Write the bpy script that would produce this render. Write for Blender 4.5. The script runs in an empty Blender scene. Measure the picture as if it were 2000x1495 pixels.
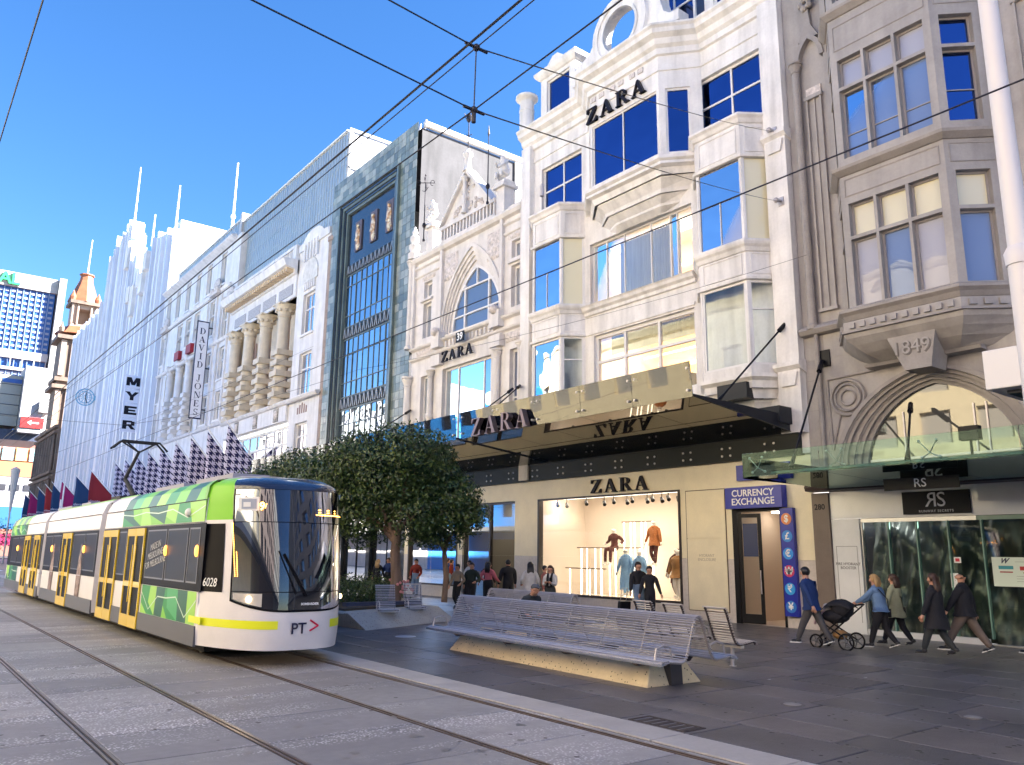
import bpy, bmesh, math, random
import numpy as np
from mathutils import Matrix, Vector
random.seed(7); rng = np.random.RandomState(7)
SC = bpy.context.scene; COL = SC.collection
R = math.radians
# ---------------------------------------------------------------- camera, sky, sun, exposure
cam_d = bpy.data.cameras.new('camera'); cam = bpy.data.objects.new('camera', cam_d); COL.objects.link(cam)
rows = ((0.7886726, -0.61469603, 0.01201326), (0.13791029, 0.15783353, -0.97778798), (0.59914629, 0.77281134, 0.20925189))
xr = Vector(rows[0]); yu = -Vector(rows[1]); zb = -Vector(rows[2])
cam.matrix_world = Matrix(((xr[0], yu[0], zb[0], 0), (xr[1], yu[1], zb[1], 0), (xr[2], yu[2], zb[2], 2.0), (0, 0, 0, 1)))
cam_d.sensor_width = 36; cam_d.lens = 36 * 1562.35 / 2000; cam_d.clip_end = 3000; cam_d.clip_start = .1
SC.camera = cam
w = bpy.data.worlds.new("World"); SC.world = w; w.use_nodes = True
nt = w.node_tree; bg = nt.nodes['Background']; sky = nt.nodes.new('ShaderNodeTexSky'); sky.sky_type = 'NISHITA'
sky.sun_disc = False
SUN_EL, SAX, SAY = 34, .80, -.60          # sun stands east-north-east, behind the facades
sky.sun_elevation = R(SUN_EL); sky.sun_rotation = math.atan2(SAX, SAY)
sky.altitude = 0; sky.air_density = 1.1; sky.dust_density = 0.15; sky.ozone_density = 5.0
hs = nt.nodes.new('ShaderNodeHueSaturation'); hs.inputs['Saturation'].default_value = 1.2; hs.inputs['Hue'].default_value = .506; nt.links.new(sky.outputs[0], hs.inputs['Color'])
nt.links.new(hs.outputs[0], bg.inputs[0]); bg.inputs[1].default_value = 0.05
sd = bpy.data.lights.new('sun', 'SUN'); so = bpy.data.objects.new('sun', sd); COL.objects.link(so)
sd.energy = 5.0; sd.angle = R(.5); sd.color = (1, .97, .92)
d = Vector((SAX * math.cos(R(SUN_EL)), SAY * math.cos(R(SUN_EL)), math.sin(R(SUN_EL))))
so.rotation_euler = d.to_track_quat('Z', 'Y').to_euler()
SC.view_settings.view_transform = 'Standard'; SC.view_settings.look = 'None'; SC.view_settings.gamma = 1
SC.view_settings.use_curve_mapping = False; SC.view_settings.exposure = 2.72
SC.cycles.use_denoising = True; SC.cycles.max_bounces = 8; SC.cycles.diffuse_bounces = 4; SC.cycles.glossy_bounces = 4
SC.cycles.transparent_max_bounces = 12; SC.cycles.caustics_reflective = False; SC.cycles.caustics_refractive = False
SC.cycles.sample_clamp_indirect = 8
# ---------------------------------------------------------------- materials
MATS = {}
def mat(name, col, rough=.6, metal=0, n=0, ns=3, bump=0, bs=30, emit=0, ecol=None, spec=.5, streak=0, coat=0, stretch=None, col2=None):
    """procedural paint / stone: base colour with world-space mottling, vertical dirt streaks and fine relief"""
    if name in MATS: return MATS[name]
    m = bpy.data.materials.new(name); m.use_nodes = True; t = m.node_tree; b = t.nodes['Principled BSDF']
    b.inputs['Roughness'].default_value = rough; b.inputs['Metallic'].default_value = metal
    b.inputs['Specular IOR Level'].default_value = spec; b.inputs['Coat Weight'].default_value = coat
    b.inputs['Base Color'].default_value = (*col, 1)
    if emit:
        b.inputs['Emission Color'].default_value = (*(ecol or col), 1); b.inputs['Emission Strength'].default_value = emit
    if n or streak or bump:
        g = t.nodes.new('ShaderNodeNewGeometry')
        def noise(scale, st=(1, 1, 1), det=4):
            mp = t.nodes.new('ShaderNodeMapping'); mp.inputs['Scale'].default_value = st
            t.links.new(g.outputs['Position'], mp.inputs[0])
            q = t.nodes.new('ShaderNodeTexNoise'); q.inputs['Scale'].default_value = scale; q.inputs['Detail'].default_value = det
            t.links.new(mp.outputs[0], q.inputs['Vector']); return q.outputs[0]
        def ramp(src, lo, hi, a, c):
            r = t.nodes.new('ShaderNodeMapRange'); r.inputs[1].default_value = lo; r.inputs[2].default_value = hi
            r.inputs[3].default_value = a; r.inputs[4].default_value = c; t.links.new(src, r.inputs[0]); return r.outputs[0]
        cur = None
        def mul(v):
            nonlocal cur
            if cur is None: cur = v
            else:
                q = t.nodes.new('ShaderNodeMath'); q.operation = 'MULTIPLY'; t.links.new(cur, q.inputs[0]); t.links.new(v, q.inputs[1]); cur = q.outputs[0]
        if n:
            mul(ramp(noise(ns, stretch or (1, 1, 1), 6), .3, .7, 1 - n, 1 + n * .6)); mul(ramp(noise(ns * 9, stretch or (1, 1, 1), 3), .3, .7, 1 - n * .4, 1 + n * .3))
        if streak: mul(ramp(noise(2.2, (1, 1, .12), 5), .45, .75, 1, 1 - streak))
        if cur is not None:
            mx = t.nodes.new('ShaderNodeVectorMath'); mx.operation = 'SCALE'; mx.inputs[0].default_value = col
            t.links.new(cur, mx.inputs['Scale'])
            if col2:
                mc = t.nodes.new('ShaderNodeMix'); mc.data_type = 'RGBA'; mc.inputs[6].default_value = (*col, 1); mc.inputs[7].default_value = (*col2, 1)
                t.links.new(ramp(noise(ns * .5), .42, .58, 0, 1), mc.inputs[0]); t.links.new(mc.outputs[2], mx.inputs[0])
            t.links.new(mx.outputs[0], b.inputs['Base Color'])
        if bump:
            bp = t.nodes.new('ShaderNodeBump'); bp.inputs['Strength'].default_value = bump; bp.inputs['Distance'].default_value = .02
            t.links.new(noise(bs, (1, 1, 1), 5), bp.inputs['Height']); t.links.new(bp.outputs[0], b.inputs['Normal'])
    MATS[name] = m; return m
def glass(name, tint=(.9, .95, .95), refl=1.45, gcol=(1, 1, 1), thru=1.0, wav=.05):
    """window glass: fresnel mirror over a clear (or, for thru<1, dark tinted) body, with a slight waviness"""
    m = bpy.data.materials.new(name); m.use_nodes = True; t = m.node_tree
    for q in list(t.nodes): t.nodes.remove(q)
    o = t.nodes.new('ShaderNodeOutputMaterial'); mx = t.nodes.new('ShaderNodeMixShader'); fr = t.nodes.new('ShaderNodeFresnel')
    fr.inputs[0].default_value = refl
    tr = t.nodes.new('ShaderNodeBsdfTransparent'); tr.inputs[0].default_value = (*tint, 1)
    gl = t.nodes.new('ShaderNodeBsdfGlossy'); gl.inputs[0].default_value = (*gcol, 1); gl.inputs['Roughness'].default_value = .015
    g = t.nodes.new('ShaderNodeNewGeometry'); nz = t.nodes.new('ShaderNodeTexNoise'); nz.inputs['Scale'].default_value = .9; nz.inputs['Detail'].default_value = 1
    t.links.new(g.outputs['Position'], nz.inputs['Vector']); bp = t.nodes.new('ShaderNodeBump'); bp.inputs['Strength'].default_value = wav; bp.inputs['Distance'].default_value = .05
    t.links.new(nz.outputs[0], bp.inputs['Height']); t.links.new(bp.outputs[0], gl.inputs['Normal'])
    t.links.new(fr.outputs[0], mx.inputs[0]); body = tr.outputs[0]
    if thru < 1:
        df = t.nodes.new('ShaderNodeBsdfDiffuse'); df.inputs[0].default_value = (*tint, 1); m2 = t.nodes.new('ShaderNodeMixShader')
        m2.inputs[0].default_value = thru; t.links.new(df.outputs[0], m2.inputs[1]); t.links.new(tr.outputs[0], m2.inputs[2]); body = m2.outputs[0]
    t.links.new(body, mx.inputs[1]); t.links.new(gl.outputs[0], mx.inputs[2]); t.links.new(mx.outputs[0], o.inputs[0])
    MATS[name] = m; return m
WHITE = mat('white_render', (.82, .79, .765), .55, n=.10, ns=1.2, streak=.3, bump=.1)
WHITE2 = mat('gothic_stone', (.74, .70, .67), .6, n=.1, ns=2.2, streak=.2, bump=.2)
CARVED = mat('carved_stone', (.66, .60, .57), .7, n=.35, ns=7, bump=1.0, bs=9)
DJW = mat('department_white', (.74, .73, .74), .6, n=.1, ns=1.5, streak=.2, bump=.15)
CREAM = mat('cream_stone', (.66, .58, .46), .6, n=.12, ns=2, streak=.15, bump=.15)
GREY = mat('grey_paint', (.40, .37, .35), .6, n=.12, ns=1.4, streak=.25, bump=.12)
GREYD = mat('grey_trim', (.33, .30, .28), .6, n=.14, ns=2, bump=.1)
BEIGE = mat('beige_stone', (.84, .75, .54), .35, n=.06, ns=2, bump=.05)
PINKST = mat('pinkish_granite', (.62, .56, .52), .35, n=.1, ns=12)
BLACK = mat('black_paint', (.008, .008, .011), .4, spec=.2)
DARKM = mat('dark_steel', (.018, .02, .026), .45, spec=.25)
LETTER = mat('letter_black', (.010, .008, .014), .45, spec=.2)
SSTEEL = mat('stainless_steel', (.50, .47, .48), .38, metal=.5, n=.08, ns=6)
SLATE = mat('slate_roof', (.05, .06, .1), .5, n=.2)
OFFW = mat('off_white_panel', (.78, .78, .78), .4, n=.04)
FRAMEW = mat('window_frame_white', (.76, .74, .73), .45)
FRAMEG = mat('window_frame_grey', (.36, .33, .32), .5)
FRAMED = mat('window_frame_dark', (.03, .02, .02), .4)
FRAMER = mat('maroon_sash', (.16, .02, .03), .5)
GCLEAR = glass('clear_glass', (.95, .97, .96), 1.22, wav=.01)
GROOM = glass('upper_window_glass', (.88, .92, .92), 1.33, (.8, .92, 1))
GBLUE = glass('blue_reflecting_glass', (.012, .018, .05), 2.4, (.085, .13, .30), 0, wav=.5)
GPALE = glass('pale_reflecting_glass', (.46, .46, .52), 1.5, (.55, .56, .62), 0, wav=.4)
GDARK = glass('dark_glass', (.03, .03, .035), 1.8, (.8, .85, .9), 0)
GGREEN = glass('green_edge_glass', (.80, .93, .89), 1.25, (.8, 1, .95))
GFASC = glass('canopy_glass', (.78, .84, .82), 1.75, (1, 1, .97))
WARM = mat('warm_strip_light', (1, .55, .2), emit=2.8, ecol=(1, .45, .12))
LIGHTP = mat('ceiling_light', (1, .95, .85), emit=2.2, ecol=(1, .93, .8))
TUBEL = mat('glowing_tube', (1, .95, .85), emit=.8, ecol=(1, .88, .66))
ROOMW = mat('interior_wall', (.74, .69, .62), .8, n=.05)
CURT = mat('curtain_cloth', (.50, .50, .50), .9, n=.25, ns=1, stretch=(1, 14, .3))
CURTY = mat('blind_cloth', (.70, .66, .52), .8, n=.1, ns=2)
# ---------------------------------------------------------------- mesh builder
class Fr:
    """a vertical working plane: origin, horizontal direction u, outward normal"""
    def __init__(s, x0, y0, x1, y1, flip=False):
        s.o = Vector((x0, y0, 0)); s.u = Vector((x1 - x0, y1 - y0, 0)); s.len = s.u.length; s.u.normalize()
        s.n = Vector((-s.u.y, s.u.x, 0))
        if flip: s.n = -s.n
    def p(s, u, z, w): q = s.o + s.u * u + s.n * w; return (q.x, q.y, z)
class FZ_(Fr):
    def __init__(s, x=21.2): s.o = Vector((x, 0, 0)); s.u = Vector((0, 1, 0)); s.n = Vector((-1, 0, 0)); s.len = 0
FZ = FZ_()
class MB:
    def __init__(s): s.v = []; s.f = []; s.m = []
    def quad(s, pts, mi=0):
        i = len(s.v); s.v += [tuple(p) for p in pts]; s.f.append(tuple(range(i, i + len(pts)))); s.m.append(mi); return s
    def hexa(s, p, mi=0):
        i = len(s.v); s.v += [tuple(q) for q in p]
        for a in ((0, 3, 2, 1), (4, 5, 6, 7), (0, 1, 5, 4), (1, 2, 6, 5), (2, 3, 7, 6), (3, 0, 4, 7)):
            s.f.append(tuple(i + k for k in a)); s.m.append(mi)
        return s
    def box(s, x0, x1, y0, y1, z0, z1, mi=0):
        s.hexa([(x0, y0, z0), (x1, y0, z0), (x1, y1, z0), (x0, y1, z0), (x0, y0, z1), (x1, y0, z1), (x1, y1, z1), (x0, y1, z1)], mi); return s
    def lb(s, fr, u0, u1, z0, z1, w0, w1, mi=0):
        s.hexa([fr.p(u0, z0, w0), fr.p(u1, z0, w0), fr.p(u1, z0, w1), fr.p(u0, z0, w1), fr.p(u0, z1, w0), fr.p(u1, z1, w0), fr.p(u1, z1, w1), fr.p(u0, z1, w1)], mi); return s
    def lpoly(s, fr, pts, w0, w1, mi=0):
        n = len(pts); i = len(s.v)
        s.v += [fr.p(u, z, w0) for u, z in pts] + [fr.p(u, z, w1) for u, z in pts]
        s.f.append(tuple(i + k for k in range(n))); s.f.append(tuple(i + n + k for k in reversed(range(n)))); s.m += [mi, mi]
        for k in range(n):
            s.f.append((i + k, i + (k + 1) % n, i + n + (k + 1) % n, i + n + k)); s.m.append(mi)
        return s
    def prof(s, fr, u0, u1, pr, mi=0):
        """a moulding: profile (w, z) run along u"""
        n = len(pr); i = len(s.v)
        s.v += [fr.p(u0, z, w) for w, z in pr] + [fr.p(u1, z, w) for w, z in pr]
        s.f.append(tuple(i + k for k in range(n))); s.f.append(tuple(i + n + k for k in reversed(range(n)))); s.m += [mi, mi]
        for k in range(n):
            s.f.append((i + k, i + (k + 1) % n, i + n + (k + 1) % n, i + n + k)); s.m.append(mi)
        return s
    def mitre(s, path, pr, mi=0, side=1):
        """profile (out, z) swept along a plan polyline with mitred corners"""
        P = [Vector(p) for p in path]; N = []
        for k in range(len(P)):
            ns = []
            if k > 0: e = (P[k] - P[k - 1]).normalized(); ns.append(Vector((-e.y, e.x)) * side)
            if k < len(P) - 1: e = (P[k + 1] - P[k]).normalized(); ns.append(Vector((-e.y, e.x)) * side)
            a = sum(ns, Vector((0, 0))).normalized(); N.append(a / max(.4, a.dot(ns[0])))
        n = len(pr); i = len(s.v)
        for p, q in zip(P, N):
            s.v += [(p.x + q.x * o, p.y + q.y * o, z) for o, z in pr]
        for k in range(len(P) - 1):
            for j in range(n):
                a = i + k * n; s.f.append((a + j, a + (j + 1) % n, a + n + (j + 1) % n, a + n + j)); s.m.append(mi)
        s.f.append(tuple(i + j for j in range(n))); s.f.append(tuple(i + (len(P) - 1) * n + j for j in reversed(range(n)))); s.m += [mi, mi]
        return s
    def tube(s, p, q, r0, r1=None, n=8, mi=0):
        p = Vector(p); q = Vector(q); r1 = r0 if r1 is None else r1; d = (q - p).normalized()
        a = d.orthogonal().normalized(); b = d.cross(a); i = len(s.v)
        for c, r in ((p, r0), (q, r1)):
            for k in range(n):
                t = 2 * math.pi * k / n; s.v.append(tuple(c + (a * math.cos(t) + b * math.sin(t)) * r))
        for k in range(n): s.f.append((i + k, i + (k + 1) % n, i + n + (k + 1) % n, i + n + k)); s.m.append(mi)
        s.f.append(tuple(i + k for k in reversed(range(n)))); s.f.append(tuple(i + n + k for k in range(n))); s.m += [mi, mi]
        return s
    def path(s, pts, r, n=6, mi=0):
        pts = [Vector(p) for p in pts]; i = len(s.v); prev = None
        for k, p in enumerate(pts):
            d = (pts[min(k + 1, len(pts) - 1)] - pts[max(k - 1, 0)]).normalized()
            a = d.orthogonal().normalized() if prev is None else (prev - d * prev.dot(d)).normalized()
            prev = a; b = d.cross(a); rr = r[k] if isinstance(r, (list, tuple)) else r
            for j in range(n):
                t = 2 * math.pi * j / n; s.v.append(tuple(p + (a * math.cos(t) + b * math.sin(t)) * rr))
        for k in range(len(pts) - 1):
            for j in range(n):
                a = i + k * n; s.f.append((a + j, a + (j + 1) % n, a + n + (j + 1) % n, a + n + j)); s.m.append(mi)
        s.f.append(tuple(i + j for j in reversed(range(n)))); s.f.append(tuple(i + (len(pts) - 1) * n + j for j in range(n))); s.m += [mi, mi]
        return s
    def lathe(s, x, y, pr, n=12, mi=0, ax=None, sx=1, sy=1):
        i = len(s.v)
        for r, z in pr:
            for k in range(n):
                t = 2 * math.pi * k / n; s.v.append((x + r * math.cos(t) * sx, y + r * math.sin(t) * sy, z))
        for k in range(len(pr) - 1):
            for j in range(n):
                a = i + k * n; s.f.append((a + j, a + (j + 1) % n, a + n + (j + 1) % n, a + n + j)); s.m.append(mi)
        s.f.append(tuple(i + j for j in reversed(range(n)))); s.f.append(tuple(i + (len(pr) - 1) * n + j for j in range(n))); s.m += [mi, mi]
        return s
    def sph(s, c, r, n=8, m=6, mi=0, sc=(1, 1, 1)):
        i = len(s.v)
        for a in range(m + 1):
            ph = math.pi * a / m
            for k in range(n):
                t = 2 * math.pi * k / n; s.v.append((c[0] + r * sc[0] * math.sin(ph) * math.cos(t), c[1] + r * sc[1] * math.sin(ph) * math.sin(t), c[2] + r * sc[2] * math.cos(ph)))
        for a in range(m):
            for k in range(n):
                q = i + a * n; s.f.append((q + n + k, q + n + (k + 1) % n, q + (k + 1) % n, q + k)); s.m.append(mi)
        return s
    def wall(s, fr, u0, u1, z0, z1, w, holes=(), depth=.3, mi=0, mj=None):
        """front skin of a wall with rectangular openings and their reveals"""
        us = sorted({u0, u1, *[h[0] for h in holes], *[h[1] for h in holes]}); zs = sorted({z0, z1, *[h[2] for h in holes], *[h[3] for h in holes]})
        us = [u for u in us if u0 <= u <= u1]; zs = [z for z in zs if z0 <= z <= z1]
        for a, b in zip(us, us[1:]):
            for c, d in zip(zs, zs[1:]):
                mu = (a + b) / 2; mz = (c + d) / 2
                if any(h[0] < mu < h[1] and h[2] < mz < h[3] for h in holes): continue
                s.quad([fr.p(a, c, w), fr.p(b, c, w), fr.p(b, d, w), fr.p(a, d, w)], mi)
        mj = mi if mj is None else mj
        for h in holes:
            a, b, c, d = h[:4]; w2 = w - depth
            s.quad([fr.p(a, c, w), fr.p(b, c, w), fr.p(b, c, w2), fr.p(a, c, w2)], mj); s.quad([fr.p(a, d, w2), fr.p(b, d, w2), fr.p(b, d, w), fr.p(a, d, w)], mj)
            s.quad([fr.p(a, c, w2), fr.p(a, d, w2), fr.p(a, d, w), fr.p(a, c, w)], mj); s.quad([fr.p(b, c, w), fr.p(b, d, w), fr.p(b, d, w2), fr.p(b, c, w2)], mj)
        return s
    def build(s, name, mats, parent=None, label=None, cat=None, group=None, kind=None, smooth=False, bevel=0):
        me = bpy.data.meshes.new(name); me.from_pydata(s.v, [], s.f)
        if not isinstance(mats, (list, tuple)): mats = [mats]
        for m in mats: me.materials.append(m)
        if len(mats) > 1: me.polygons.foreach_set('material_index', s.m)
        if smooth:
            me.polygons.foreach_set('use_smooth', [True] * len(s.f))
            if smooth != 2: me.set_sharp_from_angle(angle=R(38))
        me.update(); o = bpy.data.objects.new(name, me); COL.objects.link(o)
        if bevel:
            bv = o.modifiers.new('bevel', 'BEVEL'); bv.width = bevel; bv.segments = 2; bv.limit_method = 'ANGLE'
        attach(o, parent); tag(o, label, cat, group, kind)
        return o
def worldm(o):
    m = o.matrix_basis.copy() if False else Matrix.LocRotScale(o.location, o.rotation_euler, o.scale)
    return m if o.parent is None else worldm(o.parent) @ o.matrix_parent_inverse @ m
LOCAL = False          # True while a thing is modelled in its own coordinates
def attach(o, parent):
    if parent is not None:
        o.parent = parent
        if not LOCAL: o.matrix_parent_inverse = worldm(parent).inverted()
def tag(o, label=None, cat=None, group=None, kind=None):
    if label: o['label'] = label
    if cat: o['category'] = cat
    if group: o['group'] = group
    if kind: o['kind'] = kind
    return o
def empty(name, loc, label, cat, group=None, rz=0):
    o = bpy.data.objects.new(name, None); COL.objects.link(o); o.location = loc; o.rotation_euler = (0, 0, rz); o.empty_display_size = .2
    return tag(o, label, cat, group)
def tree_copy(o, parent=None, kids=None):
    c = o.copy(); COL.objects.link(c)
    if parent is not None: c.parent = parent
    for ch in (kids or {}).get(o, ()): tree_copy(ch, c, kids)
    return c
def kidmap():
    k = {}
    for o in COL.objects:
        if o.parent is not None: k.setdefault(o.parent, []).append(o)
    return k
def inst(me_obj, parent, name, loc=(0, 0, 0), rz=0):
    """another piece sharing the same mesh data"""
    c = bpy.data.objects.new(name, me_obj.data); COL.objects.link(c); c.parent = parent; c.location = loc; c.rotation_euler = (0, 0, rz); return c
# ---------------------------------------------------------------- windows
def window(fr, par, u0, u1, z0, z1, w=-.2, cols=(), rows=(), fw=.07, fd=.08, fm=None, gm=None, name='window', sill=0, lower=None):
    """a window: frame mesh with mullions, one pane object per light; cols/rows are inner mullion fractions"""
    b = MB(); fm = fm or FRAMEW; gm = gm or GBLUE
    b.lb(fr, u0, u0 + fw, z0, z1, w, w + fd); b.lb(fr, u1 - fw, u1, z0, z1, w, w + fd)
    b.lb(fr, u0 + fw, u1 - fw, z1 - fw, z1, w, w + fd); b.lb(fr, u0 + fw, u1 - fw, z0, z0 + fw, w, w + fd)
    us = [u0] + [u0 + (u1 - u0) * c for c in cols] + [u1]; zs = [z0] + [z0 + (z1 - z0) * c for c in rows] + [z1]
    for c in us[1:-1]: b.lb(fr, c - fw * .4, c + fw * .4, z0 + fw, z1 - fw, w + .003, w + fd - .003)
    for c in zs[1:-1]: b.lb(fr, u0 + fw, u1 - fw, c - fw * .4, c + fw * .4, w + .006, w + fd - .006)
    if sill: b.lb(fr, u0 - .08, u1 + .08, z0 - sill, z0 - .003, w, .12)
    o = b.build(name, fm, par)
    for i in range(len(us) - 1):
        for j in range(len(zs) - 1):
            g = gm[(i * (len(zs) - 1) + j) % len(gm)] if isinstance(gm, list) else gm
            q = MB(); e = fw * .35
            t1, t2 = random.uniform(-.012, .012), random.uniform(-.012, .012)
            a, c, d2, f2 = us[i] + e, us[i + 1] - e, zs[j] + e, zs[j + 1] - e; ww = w + fd * .45
            q.quad([fr.p(a, d2, ww - t1), fr.p(c, d2, ww + t1), fr.p(c, f2, ww + t1 - t2 * .3), fr.p(a, f2, ww - t1 - t2 * .3)])
            q.build('pane', g, o)
    return o
def room(fr, par, u0, u1, z0, z1, w0, w1, wall=None, light=None, curtain=None, name='interior'):
    """a shallow interior behind glass: back wall, sides, floor, ceiling, a strip lamp under the ceiling"""
    b = MB(); P = fr.p
    b.quad([P(u0, z0, w1), P(u1, z0, w1), P(u1, z1, w1), P(u0, z1, w1)]); b.quad([P(u0, z0, w0), P(u1, z0, w0), P(u1, z0, w1), P(u0, z0, w1)])
    b.quad([P(u0, z1, w0), P(u1, z1, w0), P(u1, z1, w1), P(u0, z1, w1)]); b.quad([P(u0, z0, w0), P(u0, z1, w0), P(u0, z1, w1), P(u0, z0, w1)])
    b.quad([P(u1, z0, w0), P(u1, z1, w0), P(u1, z1, w1), P(u1, z0, w1)])
    o = b.build(name, wall or ROOMW, par)
    if light:
        lu0, lu1, lz, lw, th, m = light
        q = MB(); q.lb(fr, lu0, lu1, lz - .03, lz + .03, lw - th / 2, lw + th / 2); q.build('strip_lamp', m, o)
    if curtain:
        cu0, cu1, cz0, cz1, cw, m = curtain; n = max(6, int((cu1 - cu0) / .07)); q = MB()
        for k in range(n):
            a = cu0 + (cu1 - cu0) * k / n; c = cu0 + (cu1 - cu0) * (k + 1) / n; wa = cw + (.035 if k % 2 else -.035); wc = cw + (-.035 if k % 2 else .035)
            q.quad([P(a, cz0, wa), P(c, cz0, wc), P(c, cz1, wc), P(a, cz1, wa)])
        q.build('curtain', m, o)
    return o
# ---------------------------------------------------------------- lettering
def text_mesh(txt, size, mat_, name='lettering', parent=None, M=None, ext=.01, align='CENTER', bold=0, sx=1, shear=0, spacing=1, line=1):
    cu = bpy.data.curves.new(name, 'FONT'); cu.body = txt; cu.size = size; cu.extrude = ext; cu.align_x = align; cu.align_y = 'CENTER'
    cu.offset = bold; cu.shear = shear; cu.space_character = spacing; cu.space_line = line; cu.resolution_u = 3
    t = bpy.data.objects.new(name, cu); COL.objects.link(t)
    dg = bpy.context.evaluated_depsgraph_get(); me = bpy.data.meshes.new_from_object(t.evaluated_get(dg)); bpy.data.objects.remove(t); bpy.data.curves.remove(cu)
    me.transform((M or Matrix()) @ Matrix.Diagonal((sx, 1, 1, 1))); me.materials.clear(); me.materials.append(mat_)
    o = bpy.data.objects.new(name, me); COL.objects.link(o); attach(o, parent); return o
def fmat(fr, u, z, w):
    """places text so that it reads correctly to someone facing the plane from outside"""
    n = fr.n; right = Vector((0, 0, 1)).cross(n); o = fr.p(u, z, w)
    return Matrix(((right.x, 0, n.x, o[0]), (right.y, 0, n.y, o[1]), (right.z, 1, n.z, o[2]), (0, 0, 0, 1)))
# serif capitals from thick and thin strokes, in a box 1 high
def seg(x0, y0, x1, y1, w): return [(x0 - w / 2, y0), (x0 + w / 2, y0), (x1 + w / 2, y1), (x1 - w / 2, y1)]
def bar(x0, x1, y0, y1): return [(x0, y0), (x1, y0), (x1, y1), (x0, y1)]
def arc(cx, cy, rx, ry, a0, a1, t0, t1=None, n=12):
    """arc bands; thickness is largest sideways"""
    out = []; t1 = t0 if t1 is None else t1
    for k in range(n):
        q = []
        for a in (a0 + (a1 - a0) * k / n, a0 + (a1 - a0) * (k + 1) / n):
            c, s_ = math.cos(R(a)), math.sin(R(a)); th = t1 + (t0 - t1) * abs(c); q.append(((cx + rx * c, cy + ry * s_), (cx + (rx - th) * c, cy + (ry - min(th, t1)) * s_)))
        out.append([q[0][0], q[1][0], q[1][1], q[0][1]])
    return out
T, S_ = .17, .045
GL = {
 'Z': (.82, [bar(.02, .80, 0, S_), bar(.06, .78, 1 - S_, 1), [(.02, S_), (.24, S_), (.78, 1 - S_), (.56, 1 - S_)], [(.80, 0), (.80, .30), (.75, .30), (.62, S_), (.62, 0)], [(.06, 1), (.06, .72), (.10, .72), (.22, 1 - S_), (.22, 1)]]),
 'A': (.90, [[(.40, 1), (.50, 1), (.86, 0), (.64, 0), (.40, .72)], [(.37, .93), (.42, .98), (.15, 0), (.10, 0)], bar(.22, .68, .30, .345), bar(.0, .28, 0, S_), bar(.56, .94, 0, S_)]),
 'R': (.88, [bar(.12, .30, 0, 1), bar(.02, .42, 0, S_), bar(.02, .40, 1 - S_, 1)] + arc(.40, .75, .33, .25, -90, 90, .17, .05) + [bar(.28, .42, .50, .55), bar(.28, .42, .95, 1), [(.36, .52), (.54, .52), (.86, .06), (.64, .06)], [(.62, .02), (.94, .02), (.94, .06), (.62, .09)]]),
 'D': (.86, [bar(.10, .27, 0, 1), bar(0, .36, 0, S_), bar(0, .36, 1 - S_, 1)] + arc(.34, .5, .48, .5, -90, 90, T, S_)),
 'V': (.90, [[(.04, 1), (.24, 1), (.52, .16), (.44, 0)], [(.80, 1), (.74, 1), (.44, 0), (.50, 0)], bar(0, .34, 1 - S_, 1), bar(.64, .90, 1 - S_, 1)]),
 'I': (.42, [bar(.12, .29, 0, 1), bar(0, .42, 0, S_), bar(0, .42, 1 - S_, 1)]),
 'J': (.52, [bar(.24, .41, .08, 1), bar(.12, .52, 1 - S_, 1)] + arc(.2, .12, .21, .26, 180, 330, .1, .06)),
 'O': (.92, arc(.46, .5, .46, .5, 0, 360, T, S_, 24)),
 'N': (.92, [bar(.10, .15, 0, 1), bar(.76, .81, 0, 1), [(.06, 1), (.26, 1), (.81, 0), (.76, 0), (.66, .02)], bar(0, .25, 0, S_), bar(.66, .92, 1 - S_, 1)]),
 'E': (.78, [bar(.10, .27, 0, 1), bar(0, .70, 0, S_), bar(0, .66, 1 - S_, 1), bar(.25, .5, .48, .53), bar(.48, .52, .38, .62), [(.70, 0), (.74, .27), (.69, .27), (.6, S_)], [(.66, 1), (.68, .76), (.64, .76), (.58, 1 - S_)]]),
 'S': (.66, arc(.33, .74, .28, .26, 20, 270, .1, .08) + arc(.33, .25, .30, .25, -160, 90, .1, .08) + [[(.05, .30), (.05, 0), (.09, 0), (.13, .2)], [(.60, .74), (.60, 1), (.56, 1), (.50, .84)]]),
 ' ': (.4, []),
 # extended heavy capitals
 'm': (1.25, [bar(0, .32, 0, 1), bar(.93, 1.25, 0, 1), [(.1, 1), (.42, 1), (.78, .1), (.48, .1)], [(.83, 1), (1.15, 1), (.78, .1), (.48, .1)]]),
 'y': (1.25, [bar(.46, .80, 0, .5), [(0, 1), (.38, 1), (.80, .42), (.46, .42)], [(.87, 1), (1.25, 1), (.80, .42), (.46, .42)], bar(0, .45, .9, 1)]),
 'e': (1.15, [bar(.05, .42, 0, 1), bar(.05, 1.12, 0, .26), bar(.05, 1.10, .76, 1), bar(.3, 1.0, .4, .6)]),
 'r': (1.22, [bar(.05, .42, 0, 1), bar(.05, .9, .78, 1), bar(.05, .9, .36, .56), bar(.8, 1.12, .44, .92), [(.55, .4), (.9, .4), (1.25, 0), (.85, 0)]]),
}
def glyph(b, ch, fr, u, z, h, w0, w1, sgn=-1, sx=1, mi=0):
    wd, polys = GL[ch]
    for k, pl in enumerate(polys):
        e = (k % 5) * .0012
        b.lpoly(fr, [(u + sgn * x * h * sx, z + y * h) for x, y in pl], w0, w1 + e, mi)
    return wd * h * sx
def serif_word(word, fr, u0, z, h, w0, w1, m, par=None, gap=.1, name='letter', sx=1, mback=None, **kw):
    """separate raised letters; u runs leftwards for a reader facing the wall"""
    u = u0; out = []
    for ch in word:
        b = MB(); wd = glyph(b, ch, fr, u, z, h, w0, w1, sx=sx)
        if b.v: out.append(b.build(name, m, par))
        u -= wd + gap * h * sx
    return out
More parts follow.
